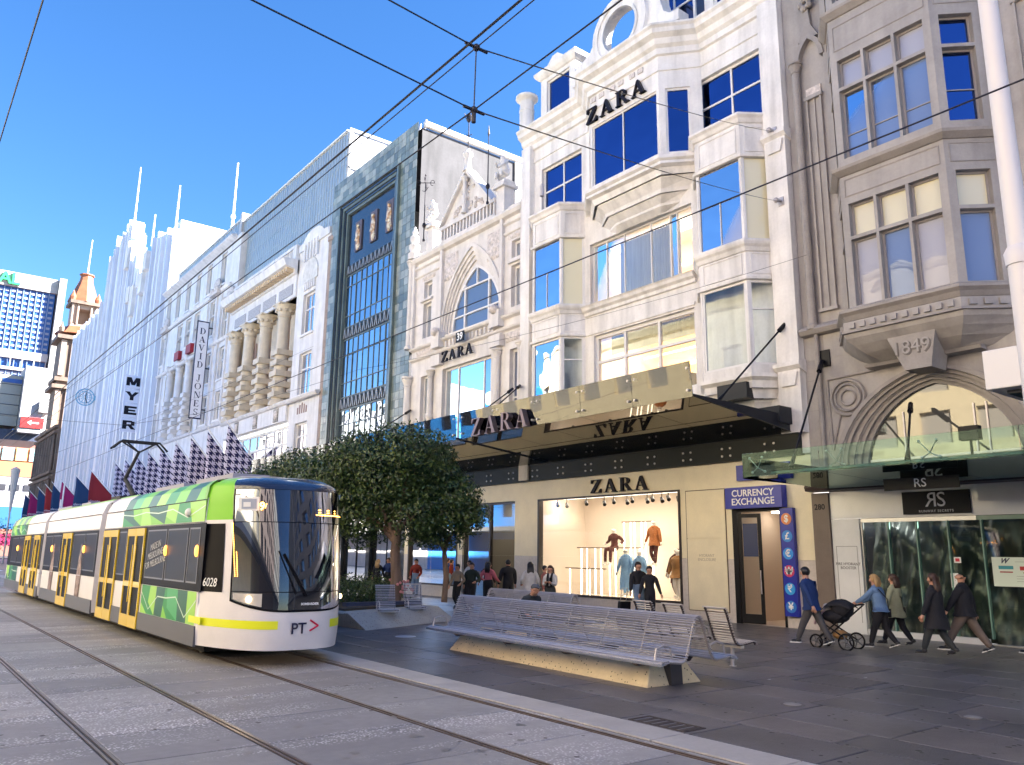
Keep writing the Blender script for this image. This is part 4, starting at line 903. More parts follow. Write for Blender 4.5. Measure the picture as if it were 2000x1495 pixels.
# nested frames stepping inwards
u0, u1, z1, w = F0, F1, 24.3, .16
for k in range(5):
    t = .17; b = MB(); b.lb(FZ, u0, u0 + t, 5.6, z1, w - .3, w); b.lb(FZ, u1 - t, u1, 5.6, z1, w - .3, w); b.lb(FZ, u0 + t, u1 - t, z1 - t, z1, w - .3, w - .001)
    b.build('frame_step', BLK2 if k % 2 else TILE[2], tb); u0 += t; u1 -= t; z1 -= t; w -= .07
MB().lb(FZ, u0, u1, 19.9, z1, -.5, -.28).build('panel', BLK2, tb)
# flush steel glazing, three lifts of glass between zigzag spandrels
for (a, c, rows) in ((15.75, 19.25, (.22, .78)), (11.25, 15.0, (.25, .72)), (5.8, 10.5, (.3, .6, .8))):
    window(FZ, tb, u0, u1, a, c, w=-.36, cols=(.11, .22, .33, .44, .56, .67, .78, .89), rows=rows, fw=.06, fm=mat('steel_sash', (.12, .15, .15), .4), gm=[(GT := glass('grey_blue_glass', (.20, .23, .25), 1.5, (.42, .47, .52), 0, wav=.4)), SKYG, GT, glass('aqua_glass', (.16, .24, .27), 1.6, (.42, .5, .54), 0, wav=.4), GT] )
for z0, z1_ in ((19.25, 19.95), (15.0, 15.75), (10.5, 11.25)):
    o = MB().lb(FZ, u0, u1, z0, z1_, -.42, -.3).build('spandrel', BRONZE, tb); n = 12
    for k in range(n):
        a = u0 + (u1 - u0) * (k + .1) / n; c = u0 + (u1 - u0) * (k + .9) / n; m_ = (a + c) / 2
        MB().lpoly(FZ, [(a, z0 + .08), (a + .1, z0 + .08), (m_, z1_ - .22), (c - .1, z0 + .08), (c, z0 + .08), (m_ + .04, z1_ - .06), (m_ - .04, z1_ - .06)], -.3, -.22).build('chevron', mat('pale_bronze', (.30, .30, .30), .4, metal=.5), o)
FIGM = mat('figure_relief', (.50, .28, .14), .5, n=.5, ns=6, bump=.8, bs=8, col2=(.65, .6, .5)); FIGB = mat('relief_ground', (.10, .08, .10), .5)
for k, u in enumerate((43.7, 41.7, 39.7)):
    o = MB().lb(FZ, u - .42, u + .42, 20.6, 22.6, -.278, -.2).build('relief', FIGM if 0 else FIGB, tb)
    c = FZ.p(u, 21.5, -.17); b = MB(); b.sph(FZ.p(u, 22.25, -.16), .13, 8, 6); b.sph(FZ.p(u, 21.65, -.17), .5, 8, 6, sc=(.2, .55, .95)); b.sph(FZ.p(u, 21.0, -.18), .42, 8, 6, sc=(.2, .5, .95)); b.tube(FZ.p(u - .32, 20.8, -.17), FZ.p(u + .2, 22.4, -.17), .04); b.tube(FZ.p(u + .3, 21.3, -.17), FZ.p(u + .05, 21.9, -.17), .06)
    b.build('figure', FIGM, o, smooth=True)
# lit parapet roofing, rooftop plant box in white behind
b = MB(); b.box(26, 40, 47.3, 70, 25, 29.8); b.build('plant_room', mat('plant_white', (.75, .73, .74), .6), tb)
b = MB(); b.tube((24, 44.8, 26.2), (24, 44.8, 28.2), .25, n=10); b.box(23.5, 24.4, 44.3, 45.3, 27.9, 28.3); b.build('roof_vent', mat('vent_blue', (.12, .2, .42), .5), tb)
for q in ((21.9, 36.9, 26.1), (21.9, 37.5, 26.15)):
    MB().tube(q, (q[0] + .1, q[1], 26.8), .07).build('roof_fitting', SSTEEL, tb)
b = MB(); b.lathe(18.3, 31.5, [(.02, 18.55)], 4) if 0 else None

b = MB(); b.wall(FZ, 36.15, 47.2, 0, 5.5, -.03, [(36.8, 39.9, .3, 4.3), (40.3, 43.3, .02, 4.3), (43.7, 46.8, .3, 4.3)], .3); b.build('shop_wall', BLK2, tb)
for a, c in ((36.8, 39.9), (40.3, 43.3), (43.7, 46.8)): room(FZ, tb, a, c, .05, 4.4, -.35, -4, mat('dim_shop', (.10, .09, .08), .8), light=(a + .4, c - .4, 4.0, -2.5, .2, LIGHTP), name='shop_interior'); window(FZ, tb, a, c, .3, 4.3, w=-.3, cols=(.5,), fw=.07, fm=BLACK, gm=GCLEAR)
# ================================================================ long white columned department store
dj = empty('department_store', (26, 68, 0), 'long ornate white department store with giant banded columns and a glass box on its roof', 'building')
BLIND = mat('olive_blind', (.30, .28, .22), .7, n=.1); MARG = glass('maroon_glass', (.15, .018, .02), 1.2, (.7, .7, .75), 0); OLG = glass('olive_glass', (.20, .18, .15), 1.35, (.8, .85, .9), 0)
holes = []; wins = []
def W(y0, y1, z0, z1, g, cols=(.5,), rows=(.62,)): holes.append((y0, y1, z0, z1)); wins.append((y0, y1, z0, z1, g, cols, rows))
for z0, z1 in ((16.55, 19.5), (12.3, 15.25), (8.0, 10.4)): W(49.3, 51.25, z0, z1, MARG)
for z0, z1 in ((19.95, 22.75), (16.3, 19.2), (12.75, 15.3)): W(67.2, 68.9, z0, z1, OLG)
for z0, z1 in ((20.8, 24.2), (16.4, 19.3), (12.75, 15.4)): W(71.0, 72.6, z0, z1, OLG)
for z0, z1 in ((20.9, 23.9), (16.9, 19.9), (12.75, 15.8)): W(87.0, 88.3, z0, z1, OLG)
for y in (69.0, 73.0, 76.3, 79.6, 83.0, 86.4): W(y, y + 1.5, 25.2, 28.2, OLG, (.5,), ())
for y in (75.6, 78.4, 81.2): W(y, y + 1.8, 21.3, 24.2, OLG)
b = MB()
b.wall(FZ, 47.3, 52.45, 5, 22.9, 0, [h for h in holes if h[1] < 52], .35)
b.wall(FZ, 65.6, 74.6, 5, 28.9, 0, [h for h in holes if 65 < h[0] and h[1] < 74.6], .3); b.wall(FZ, 74.6, 85.6, 20.2, 28.9, 0, [h for h in holes if h[0] > 74.5 and h[1] < 85.6], .3)
b.wall(FZ, 85.6, 88.6, 5, 28.9, 0, [h for h in holes if h[0] > 85.6], .3)
b.wall(FZ, 52.45, 65.6, 10.6, 12.1, 0, [], .1); b.wall(FZ, 74.6, 85.6, 5, 12.4, 0, [], .1); b.wall(FZ, 52.45, 65.6, 5, 6, 0, [], .1)
b.quad([(21.2, 65.6, 22.6), (21.9, 65.6, 22.6), (21.9, 65.6, 28.9), (21.2, 65.6, 28.9)])
b.quad([(21.2, 47.3, 5), (21.4, 47.3, 5), (21.4, 47.3, 22.9), (21.2, 47.3, 22.9)]); b.quad([(21.2, 88.6, 5), (38, 88.6, 5), (38, 88.6, 28.9), (21.2, 88.6, 28.9)]); b.quad([(21.2, 47.3, 22.6), (38, 47.3, 22.6), (38, 88.6, 22.6), (21.2, 88.6, 22.6)])
b.build('wall', DJW, dj)
# recessed wall behind the columns
b = MB(); b.wall(FZ, 52.45, 65.6, 12.0, 19.7, -1.25, [], .1)
for y in (52.45, 65.6): b.quad([FZ.p(y, 12, 0), FZ.p(y, 12, -1.25), FZ.p(y, 20.2, -1.25), FZ.p(y, 20.2, 0)])
b.quad([FZ.p(52.45, 12.1, 0), FZ.p(65.6, 12.1, 0), FZ.p(65.6, 12.1, -1.3), FZ.p(52.45, 12.1, -1.3)]); b.quad([FZ.p(52.45, 19.7, 0), FZ.p(65.6, 19.7, 0), FZ.p(65.6, 19.7, -1.3), FZ.p(52.45, 19.7, -1.3)])
b.build('recess_wall', CREAM, dj); b = MB()
for y in (74.6, 85.6): b.quad([FZ.p(y, 12, 0), FZ.p(y, 12, -1.25), FZ.p(y, 20.2, -1.25), FZ.p(y, 20.2, 0)])
b.wall(FZ, 74.6, 85.6, 12.4, 20.2, -1.1, [], .1); b.quad([FZ.p(74.6, 20.2, 0), FZ.p(85.6, 20.2, 0), FZ.p(85.6, 20.2, -1.3), FZ.p(74.6, 20.2, -1.3)])
b.build('recess_wall', CREAM, dj)
for w_ in wins: window(FZ, dj, *w_[:4], w=-.28, cols=w_[5], rows=w_[6], fw=.13, gm=w_[4], sill=.16)
for y in (53.2, 56.6, 60.3, 63.0): # arched windows between columns
    window(FZ, dj, y + .1, y + 1.6, 13.0, 18.6, w=-1.2, cols=(.5,), rows=(.3, .62), fw=.12, fm=mat('pinkish_sash', (.5, .36, .33), .5), gm=MARG)
for y in (75.7, 78.9, 81.9): window(FZ, dj, y, y + 1.6, 13.0, 19.2, w=-1.05, cols=(.5,), rows=(.35, .68), fw=.12, gm=OLG)
window(FZ, dj, 52.6, 65.4, 6.0, 10.55, w=-.4, cols=(.12, .24, .36, .5, .62, .74, .87), rows=(.42, .72), fw=.2, fm=WHITE, gm=MARG)
for u in (71.5, 80.5, 76.6): MB().lb(FZ, u, u + 1.5, 20.3, 21.15, .01, .35).build('window_box', mat('red_box', (.30, .01, .02), .5), dj) if u > 75 else None
# giant columns with banded lower halves
for y, r, z0, zt, m in ((54.75, .52, 12.1, 19.65, CREAM), (58.3, .52, 12.1, 19.65, CREAM), (61.7, .52, 12.1, 19.65, CREAM), (64.9, .5, 12.1, 19.65, CREAM), (77.8, .42, 12.4, 20.1, DJW), (81.0, .42, 12.4, 20.1, DJW), (84.2, .42, 12.4, 20.1, DJW)):
    x = 21.2 + .1
    b = MB(); b.lathe(x, y, [(r * 1.35, z0), (r * 1.35, z0 + .25), (r * 1.12, z0 + .4), (r, z0 + .5), (r * .86, zt - 1.0)], 14); o = b.build('column', m, dj, smooth=True)
    zz = z0 + .55
    while zz < z0 + (zt - z0) * .5: MB().box(x - r * 1.18, x + r * 1.18, y - r * 1.18, y + r * 1.18, zz, zz + .42).build('banded_block', m, o, bevel=.03); zz += .78
    b = MB(); b.lathe(x, y, [(r * .86, zt - 1.02), (r * 1.0, zt - .95), (r * .92, zt - .8), (r * 1.15, zt - .45), (r * 1.4, zt - .2), (r * 1.45, zt - .12)], 12); b.box(x - r * 1.35, x + r * 1.35, y - r * 1.35, y + r * 1.35, zt - .12, zt)
    for k in range(10): a = k * .63; b.sph((x + r * 1.15 * math.cos(a), y + r * 1.15 * math.sin(a), zt - .5), .14, 5, 4)
    b.build('capital', m, o, smooth=True)
# entablature, balustrade
b = MB(); b.lb(FZ, 52.45, 65.6, 19.7, 21.4, -.9, .15); b.build('entablature', DJW, dj)
for k in range(4): u = 52.9 + k * 3.15; MB().lb(FZ, u, u + 2.5, 19.95, 20.75, .152, .2).build('frieze_panel', mat('frieze_grey', (.42, .42, .46), .7, n=.35, ns=9), dj)
MB().prof(FZ, 52.3, 65.8, [(.152, 21.35), (.3, 21.4), (.35, 21.7), (1.05, 21.85), (1.15, 22.1), (1.25, 22.35), (.152, 22.45)]).build('cornice', DJW, dj)
b = MB()
for k in range(30): u = 52.6 + k * .44; b.lb(FZ, u, u + .24, 21.5, 21.84, .34, .85)
b.build('modillion', mat('modillion_cream', (.62, .48, .32), .6), dj, kind='stuff')
MB().lb(FZ, 52.45, 65.6, 22.45, 22.7, -.1, .3).lb(FZ, 52.45, 65.6, 23.4, 23.6, -.1, .3).build('balustrade_rail', DJW, dj, kind='stuff')
b = MB()
for k in range(42): u = 52.6 + k * .31; b.lb(FZ, u, u + .14, 22.7, 23.4, 0, .2)
for k in range(5): u = 52.5 + k * 3.1; b.lb(FZ, u, u + .5, 22.7, 23.4, -.05, .28)
b.build('baluster', DJW, dj, kind='stuff')
# panel band with emblems beneath the columns
MB().lb(FZ, 52.5, 65.5, 10.75, 11.85, .003, .2).build('band_panel', DJW, dj); MB().prof(FZ, 47.3, 65.8, [(.21, 11.85), (.35, 11.9), (.45, 12.05), (.45, 12.12), (.003, 12.2)]).build('string_course', DJW, dj)
for y in (54.2, 58.2, 62.2):
    o = MB().lb(FZ, y - .4, y + .4, 10.85, 11.8, .202, .26).build('emblem', mat('emblem_stone', (.35, .33, .30), .8, n=.5, ns=7), dj)
    MB().sph(FZ.p(y, 11.35, .28), .3, 8, 6, sc=(.3, 1, 1.1)).build('shield', CARVED, o, smooth=True)
# right pavilion curved top, ornament, rounded corner pier
pts = [(47.4, 22.9), (52.4, 22.9), (52.4, 23.4), (51.8, 23.5)] + [(50 + 1.75 * math.cos(a), 23.3 + .8 * math.sin(a)) for a in np.linspace(.2, math.pi - .2, 8)] + [(48.1, 23.5), (47.4, 23.4)]
MB().lpoly(FZ, pts, -.4, .1).build('pediment', DJW, dj)
for y in (51.1, 50.6, 50.1, 49.6, 49.1): MB().lb(FZ, y, y + .18, 21.9, 23.2, .101, .2).build('fluting', DJW, dj)
b = MB(); o_ = arch_curve(50.2, 1.2, 1.3, 19.8 + .9); b.lpoly(FZ, [(49.0, 20.3)] + o_[::-1][::-1] + [(51.4, 20.3)], .003, .09); b.build('cartouche', mat('cartouche_stone', (.66, .65, .64), .6, n=.2), dj)
for z in (19.6, 15.3, 10.45): 
    for k in range(6): MB().lb(FZ, 49.35 + k * .32, 49.5 + k * .32, z + .12, z + .75, .003, .12).build('keystone', DJW, dj) if z in (19.6,) else None
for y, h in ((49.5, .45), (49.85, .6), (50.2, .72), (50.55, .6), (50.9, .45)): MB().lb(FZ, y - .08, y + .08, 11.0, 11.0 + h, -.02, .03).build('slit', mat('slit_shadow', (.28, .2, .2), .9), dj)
MB().lathe(21.55, 47.35, [(.42, 5), (.42, 22.3), (.5, 22.35), (.5, 22.6), (.2, 22.9)], 14).build('corner_pier', mat('brown_pier', (.34, .27, .24), .7, n=.2), dj, smooth=True)
# left part: strings and ornaments
for z in (24.55, 19.75, 12.3): MB().prof(FZ, 65.8 if z < 24 else 67, 88.6, [(.003, z - .15), (.2, z - .1), (.3, z + .1), (.003, z + .2)]).build('string_course', DJW, dj)
MB().prof(FZ, 66.8, 88.6, [(.003, 28.6), (.3, 28.75), (.5, 28.9), (.5, 29.0), (.003, 29.1)]).build('cornice', DJW, dj)
for y, z in ((70.5, 24.9), (86.8, 24.9), (66.6, 23.2)):
    b = MB(); b.sph(FZ.p(y, z + .3, .15), .75, 10, 8, sc=(.4, 1, 1)); b.lb(FZ, y - 1.1, y + 1.1, z - .6, z - .3, 0, .5); b.sph(FZ.p(y - .7, z - .1, .3), .3, 6, 5); b.sph(FZ.p(y + .7, z - .1, .3), .3, 6, 5); b.build('ornament', CARVED, dj, smooth=True)
for u in (67.0, 69.3, 70.6, 73.1, 86.7, 88.45): MB().lb(FZ, u - .13, u + .13, 12.5, 24.4, .0035, .16).build('pilaster_strip', DJW, dj)
# glass boxes on the roof
BOXM = mat('box_cladding', (.46, .50, .52), .3, metal=.5, n=.08, ns=.6, stretch=(1, 1, .3))
def glazed_box(y0, y1, z0, z1, x, nfin, nm):
    b = MB(); b.box(x, x + 6, y0, y1, z0, z1); o = b.build(nm, BOXM, dj); q = MB()
    for k in range(nfin + 1): u = y0 + (y1 - y0) * k / nfin; q.box(x - .05, x - .002, u - .02, u + .02, z0, z1)
    for k in range(1, int((z1 - z0) / 1.2)): q.box(x - .03, x - .003, y0, y1, z0 + k * 1.2 - .01, z0 + k * 1.2 + .01)
    q.build('cladding_rib', mat('rib_pale', (.6, .68, .70), .3, metal=.6), o, kind='stuff')
    MB().box(x - .12, x + .4, y0, y1, z1 + .002, z1 + .12).build('coping', OFFW, o); return o
glazed_box(46.75, 66.8, 20.8, 30.3, 21.75, 46, 'glass_box'); glazed_box(67.35, 86, 28.75, 30.6, 21.6, 30, 'glass_box')
MB().box(21.5, 22.5, 66.85, 67.3, 21, 31.2).build('dividing_pier', mat('pier_grey', (.45, .45, .46), .6), dj)
f45 = Fr(21.75, 46.7, 30, 46.7); f45.n = Vector((0, -1, 0)); MB().lb(f45, 0, 12, 24, 30.25, .01, .1).build('side_cladding', mat('side_white', (.80, .79, .82), .5), dj)
for a in ((0, 12, 30.26, 30.5), (0, 12, 27.5, 27.62), (0, .15, 24, 30.25)): MB().lb(f45, *a, .101, .2).build('side_trim', mat('trim_grey', (.25, .27, .3), .5), dj)
b = MB(); b.tube((21.9, 70.7, 30.6), (21.9, 70.7, 32.2), .2, .12); b.tube((21.9, 70.7, 32.2), (21.9, 70.7, 37.6), .12, .08); b.sph((21.9, 70.7, 32.2), .25); b.build('flagpole', OFFW, None, 'tall bare white flagpole on the roof of the columned department store', 'flagpole')
MB().prof(FZ, 47.5, 88, [(.0, 4.9), (3.2, 5.3), (3.2, 5.7), (0, 5.8)]).build('awning', mat('awning_white', (.5, .5, .5), .5), dj)
b = MB(); b.wall(FZ, 47.2, 88.6, 0, 5, .0, [(48 + 4 * k, 51.4 + 4 * k, .4, 4.2) for k in range(10)], .3); b.build('shop_wall', CREAM, dj)
b = MB()
for k in range(10): b.quad([FZ.p(48 + 4 * k, .4, -.28), FZ.p(51.4 + 4 * k, .4, -.28), FZ.p(51.4 + 4 * k, 4.2, -.28), FZ.p(48 + 4 * k, 4.2, -.28)])
b.build('shop_glazing', GDARK, dj, kind='stuff')
# blade sign
NAVY = mat('navy', (.012, .015, .06), .4)
fs_ = Fr(20.8, 71, 19.75, 71); fs_.n = Vector((0, -1, 0))
sg = MB().lb(fs_, 0, 1.05, 13.1, 21.9, -.12, .0).build('blade_sign', NAVY, None, 'tall narrow white blade sign with stacked navy serif letters on the columned store', 'sign')
MB().lb(fs_, .08, .97, 13.22, 21.78, .002, .02).build('sign_face', mat('sign_face_white', (.80, .80, .86), .4), sg)
z = 21.15
for ch in 'DAVID JONES':
    if ch == ' ': z -= .42; continue
    b = MB(); wd = GL[ch][0] * .56 * 1.05; glyph(b, ch, fs_, .525 + wd / 2, z - .56 + .1, .56, .021, .035, sx=1.05); b.build('letter', NAVY, sg); z -= .76
for z in (21.3, 17.6, 13.9): MB().box(20.8, 21.9, 70.97, 71.05, z, z + .1).build('bracket', DARKM, sg)
MB().box(21.72, 21.8, 70.95, 71.05, 13.9, 21.4).build('bracket', DARKM, sg) if 0 else None
# ---------------------------------------------------------------- flags on slanting poles
def hound(name, s):
    m = bpy.data.materials.new(name); m.use_nodes = True; t = m.node_tree; bs = t.nodes['Principled BSDF']; bs.inputs['Roughness'].default_value = .9
    g = t.nodes.new('ShaderNodeNewGeometry'); sp = t.nodes.new('ShaderNodeSeparateXYZ'); t.links.new(g.outputs['Position'], sp.inputs[0])
    def math_(op, a, c=None):
        q = t.nodes.new('ShaderNodeMath'); q.operation = op
        for i, v in enumerate((a, c)):
            if v is None: continue
            if isinstance(v, (int, float)): q.inputs[i].default_value = v
            else: t.links.new(v, q.inputs[i])
        return q.outputs[0]
    u = math_('FRACT', math_('MULTIPLY', sp.outputs[0], s)); v = math_('FRACT', math_('MULTIPLY', sp.outputs[2], s))
    a = math_('GREATER_THAN', u, .5); c = math_('GREATER_THAN', v, .5)
    st = math_('GREATER_THAN', math_('FRACT', math_('MULTIPLY', math_('ADD', u, v), 2)), .5)
    same = math_('COMPARE', a, c); t.nodes[-1].inputs[2].default_value = .1
    both = math_('MULTIPLY', a, c); diff = math_('SUBTRACT', 1, same)
    val = math_('ADD', both, math_('MULTIPLY', diff, st))
    mx = t.nodes.new('ShaderNodeMix'); mx.data_type = 'RGBA'; mx.inputs[6].default_value = (.62, .58, .72, 1); mx.inputs[7].default_value = (.012, .012, .07, 1)
    t.links.new(val, mx.inputs[0]); t.links.new(mx.outputs[2], bs.inputs['Base Color'])
    bs.inputs['Subsurface Weight'].default_value = 0
    return m
HOUND = hound('houndstooth', 2.1)
def flag(y, m, lab, grp, xt=18.05, zt=10.75, txt=None, zb=5.5, wx=2.35, lm=WHT):
    o = empty('flag', (21.2, y, 7.0), lab, 'flag', grp)
    MB().tube((21.2, y, 7.0), (xt - .15, y, zt + .2), .055, .04).build('flagpole', OFFW, o)
    b = MB(); n, k_ = 10, 12; i0 = 0
    sl = (7.0 - zt) / (21.2 - xt)
    for i in range(n + 1):
        x = xt + .08 + wx * i / n; top = zt + sl * (x - xt) - .12
        for j in range(k_ + 1):
            z = top + (zb - top) * j / k_; f = j / k_
            b.v.append((x + .04 * math.sin(z * 1.4 + y), y + (.09 * math.sin(x * 5 + y * 2) + .05 * math.sin(x * 9 + z)) * f, z))
    for i in range(n):
        for j in range(k_): a = i * (k_ + 1) + j; b.f.append((a, a + 1, a + k_ + 2, a + k_ + 1)); b.m.append(0)
    fo = b.build('cloth', m, o, smooth=2); md = fo.modifiers.new('thick', 'SOLIDIFY'); md.thickness = .01
    if txt:
        M = Matrix(((1, 0, 0, xt + .1), (0, 0, -1, y - .16), (0, 1, 0, zb + 1.75), (0, 0, 0, 1))); text_mesh(txt, .42, lm, 'lettering', o, M, .003, align='LEFT', line=.85)
        q = MB(); q.box(xt - .15, xt + wx, y - .18, y - .14, zb + .12, zb + .75); q.build('name_strip', lm, o)
        M = Matrix(((1, 0, 0, xt), (0, 0, -1, y - .185), (0, 1, 0, zb + .42), (0, 0, 0, 1))); text_mesh('MYER', .52, NAVY, 'lettering', o, M, .003, align='LEFT', bold=.02, sx=1.15)
    return o
ords = ['nearest', 'second', 'third', 'fourth', 'fifth', 'sixth', 'seventh', 'eighth', 'ninth']
for k in range(9): flag(55.55 + 4.2 * k, HOUND, '%s houndstooth patterned flag counting away from the trees' % ords[k], 'houndstooth flags above the tram')
# ================================================================ corrugated white facade with stepped top
my = empty('corrugated_store', (26, 116, 0), 'tall store clad in white vertical corrugated fins with a jagged stepped top', 'building')
FIN = [mat('fin_%d' % k, c, .42, n=.10, ns=.25, stretch=(1, 1, .25), metal=.1) for k, c in enumerate(((.78, .80, .86), (.68, .72, .82), (.82, .83, .87)))]
b = MB(); b.box(21.6, 45, 88.7, 145, 4, 35.3); b.build('wall', OFFW, my)
MB().box(22, 40, 89.2, 94, 35.3, 38.2).build('side_wall', OFFW, my)
prof_ = [(88.8, 36.5), (91, 37.2), (92.5, 36.0), (94, 38.3), (96, 38.0), (97.2, 35.4), (99, 34.0), (100.5, 36.0), (102, 34.6), (104, 39.5), (106, 38.8), (108, 42.6), (110, 44.6), (113, 44.7), (115, 43.0), (117, 44.8), (120, 43.0), (122, 43.2), (122.9, 38.0), (124, 36.0), (128, 36.4), (133, 36.0), (137, 36.3), (141, 35.7), (145, 35.7)]
fb = MB(); y = 88.8; k = 0
while y < 145:
    wd = random.choice([.55, .75, .95, 1.2]); ht = np.interp(y, [p[0] for p in prof_], [p[1] for p in prof_]) + random.uniform(-.4, .4) * (1 if y < 123 else .3)
    out = (.0, .38, .16, .5)[k % 4]
    xs = 21.2 - out; t = .12
    for (a, c, o_) in ((y, y + wd * .5, out), (y + wd * .5, y + wd, out - .2)):
        fb.box(21.2 - o_, 21.62 + (.9 if ht > 35.4 else 0), a + .002, c, 4.2, ht - (0 if o_ == out else random.uniform(.3, 1.3)), k % 3)
    y += wd; k += 1
fb.build('fin', FIN, my, kind='stuff')
for (yy, z0, z1) in ((98.0, 31.6, 34.2), (99.4, 32.8, 35.2), (102.0, 29.8, 33.6), (104.2, 32.0, 34.0), (97.0, 34.2, 36.5), (107.5, 37.4, 41.0)):
    MB().box(20.4, 21.4, yy, yy + 1.5, z0, z1).build('projecting_block', WHITE, my)
for y, z0, z1 in ((110.8, 43.8, 52.9), (88.9, 36.6, 42.0), (99.3, 38.0, 42.1), (124.7, 35.6, 41.8)):
    MB().tube((21.4, y, z0), (21.4, y, z1), .16, .08).build('flagpole', OFFW, None, {110.8: 'tallest bare white flagpole, at the left peak of the corrugated store', 88.9: 'bare white flagpole at the right peak of the corrugated store', 99.3: 'shorter bare white flagpole in the middle notch of the corrugated store', 124.7: 'shortest bare white flagpole on the lower left part of the corrugated store'}[y], 'flagpole', 'flagpoles on the corrugated store')
fm_ = Fr(20.97, 95, 19.35, 95); fm_.n = Vector((0, -1, 0))
z = 19.5
for ch, nm_ in zip('myer', ('M', 'Y', 'E', 'R')):
    o = MB().lb(fm_, .0, 1.62, z, z + 1.5, -.3, 0).build('letter_sign', mat('sign_pale', (.72, .74, .84), .5), None, {'m': 'topmost panel of the vertical sign, a black extended M', 'y': 'second panel of the vertical sign, a black extended Y', 'e': 'third panel of the vertical sign, a black extended E', 'r': 'lowest panel of the vertical sign, a black extended R'}[ch], 'sign', 'stacked letter panels on the corrugated store')
    q = MB(); wd = GL[ch][0]; h = .95; sxx = 1.4 / (wd * h); glyph(q, ch, fm_, 1.5, z + .28, h, .002, .02, sx=sxx); q.build('letter', LETTER, o); z -= 1.62
ck = empty('street_clock', (20.9, 120, 22.1), 'round pale blue openwork clock projecting from the corrugated store', 'clock')
CKM = mat('clock_blue', (.16, .42, .62), .5)
def ringY(b, x, y, z, r, t, n=28):
    b.path([(x + r * math.cos(a), y, z + r * math.sin(a)) for a in np.linspace(0, 2 * math.pi, n)], t, 6)
b = MB(); ringY(b, 19.65, 120, 22.1, 1.12, .07); ringY(b, 19.65, 120, 22.1, .8, .05); b.build('dial', CKM, ck)
b = MB()
for k in range(12): a = k * math.pi / 6; b.tube((19.65 + .15 * math.cos(a), 120, 22.1 + .15 * math.sin(a)), (19.65 + 1.1 * math.cos(a), 120, 22.1 + 1.1 * math.sin(a)), .035, n=5)
b.build('spokes', CKM, ck, kind='stuff'); MB().tube((20.75, 120, 22.1), (21.3, 120, 22.1), .25, .5).build('arm', CKM, ck)
MB().tube((19.65, 119.9, 22.1), (19.8, 119.9, 22.8), .05).build('hand', BLACK, ck); MB().tube((19.65, 119.9, 22.1), (19.9, 119.9, 21.3), .05).build('hand', BLACK, ck)
cols = [('maroon', (.28, .015, .02)), ('navy', (.01, .045, .13)), ('magenta', (.28, .005, .10)), ('navy', (.01, .045, .13)), ('maroon', (.28, .015, .02)), ('navy', (.01, .045, .13)), ('magenta', (.28, .005, .10)), ('navy', (.01, .045, .13))]
for k, y in enumerate((99.4, 108, 117.6, 124.2, 129.6, 136.4, 145, 151)):
    flag(y, mat('flag_' + cols[k][0], cols[k][1], .8), '%s flag of the plain coloured row, a %s one lettered in white' % (ords[k], cols[k][0]), 'plain coloured flags beyond the houndstooth ones', xt=17.75, zt=10.6, txt='elevate\neveryday', wx=3.3, zb=5.2, lm=mat('flag_white', (.7, .7, .8), .8))
MB().prof(FZ, 89, 145, [(.0, 4.2), (3.2, 4.4), (3.2, 5.0), (0, 5.2)]).build('awning', mat('awning_white', (.5, .5, .5), .5), my)
MB().lb(FZ, 88.8, 145, 0, 4.1, -.3, -.02).build('shop_wall', mat('shop_dim', (.2, .2, .22), .4), my)
# ================================================================ domed clock tower building
gp = empty('clock_tower_building', (26, 161, 0), 'brown stone classical building with a domed clock tower beyond the corrugated store', 'building')
GPM = mat('gpo_stone', (.20, .14, .105), .7, n=.25, ns=.5, streak=.35); GPL = mat('gpo_pale', (.36, .26, .20), .6, n=.12, ns=.5); COPP = mat('terracotta_dome', (.34, .12, .055), .6, n=.25, ns=.6)
b = MB(); b.box(21.25, 50, 150, 172, 0, 21.5); b.build('wall', GPM, gp)
for z in (5.5, 6.6, 13.0, 13.9, 20.6, 21.5): MB().mitre([(21.25, 150), (21.25, 172), (30, 172)], [(0, z), (.5, z + .15), (.6, z + .5), (0, z + .6)], side=1).build('cornice', GPM, gp)
b = MB(); WG = mat('gpo_window', (.05, .05, .06), .3)
for k in range(8):
    y = 151.2 + k * 2.7; MB().tube((20.95, y, 7.2), (20.95, y, 13.0), .32, .27).build('column', GPM, gp); MB().tube((20.95, y, 14.4), (20.95, y, 20.5), .3, .25).build('column', GPM, gp)
for k in range(7):
    y = 152.5 + k * 2.7
    for z0, z1 in ((8, 12.2), (15, 19.4), (1, 4.8)): MB().lb(FZ, y - .6, y + .6, z0, z1, -.04, .03).build('window', WG, gp)
fr_t = Fr(21.4, 160, 27.6, 160); fr_t.n = Vector((0, -1, 0))
b = MB(); b.box(21.4, 27.6, 160, 166, 21.5, 39.6); b.build('tower_shaft', GPM, gp)
for z, o_ in ((21.6, .7), (29.8, .8), (31.2, .5), (38.9, .9)): MB().box(21.4 - o_, 27.6 + o_, 160 - o_, 166 + o_, z, z + .7).build('tower_cornice', GPM, gp)
for u in (.35, 2.0, 4.2, 5.85):
    for z0, z1 in ((22.5, 29.6), (32.2, 38.7)): MB().lb(fr_t, u - .42, u + .42, z0, z1, .01, .35).build('tower_pilaster', GPL, gp)
for z0, z1 in ((23, 28.5),): MB().lb(fr_t, 2.6, 3.6, z0, z1, .005, .1).build('window', WG, gp)
q = MB(); q.tube((24.6, 159.7, 35.6), (24.6, 159.95, 35.6), 1.5, n=24); o = q.build('clock_face', mat('clock_cream', (.7, .66, .58), .5), gp)
q = MB(); q.tube((24.6, 159.6, 35.6), (24.6, 159.7, 35.6), 1.1, n=24); q.build('clock_dial', WG, o)
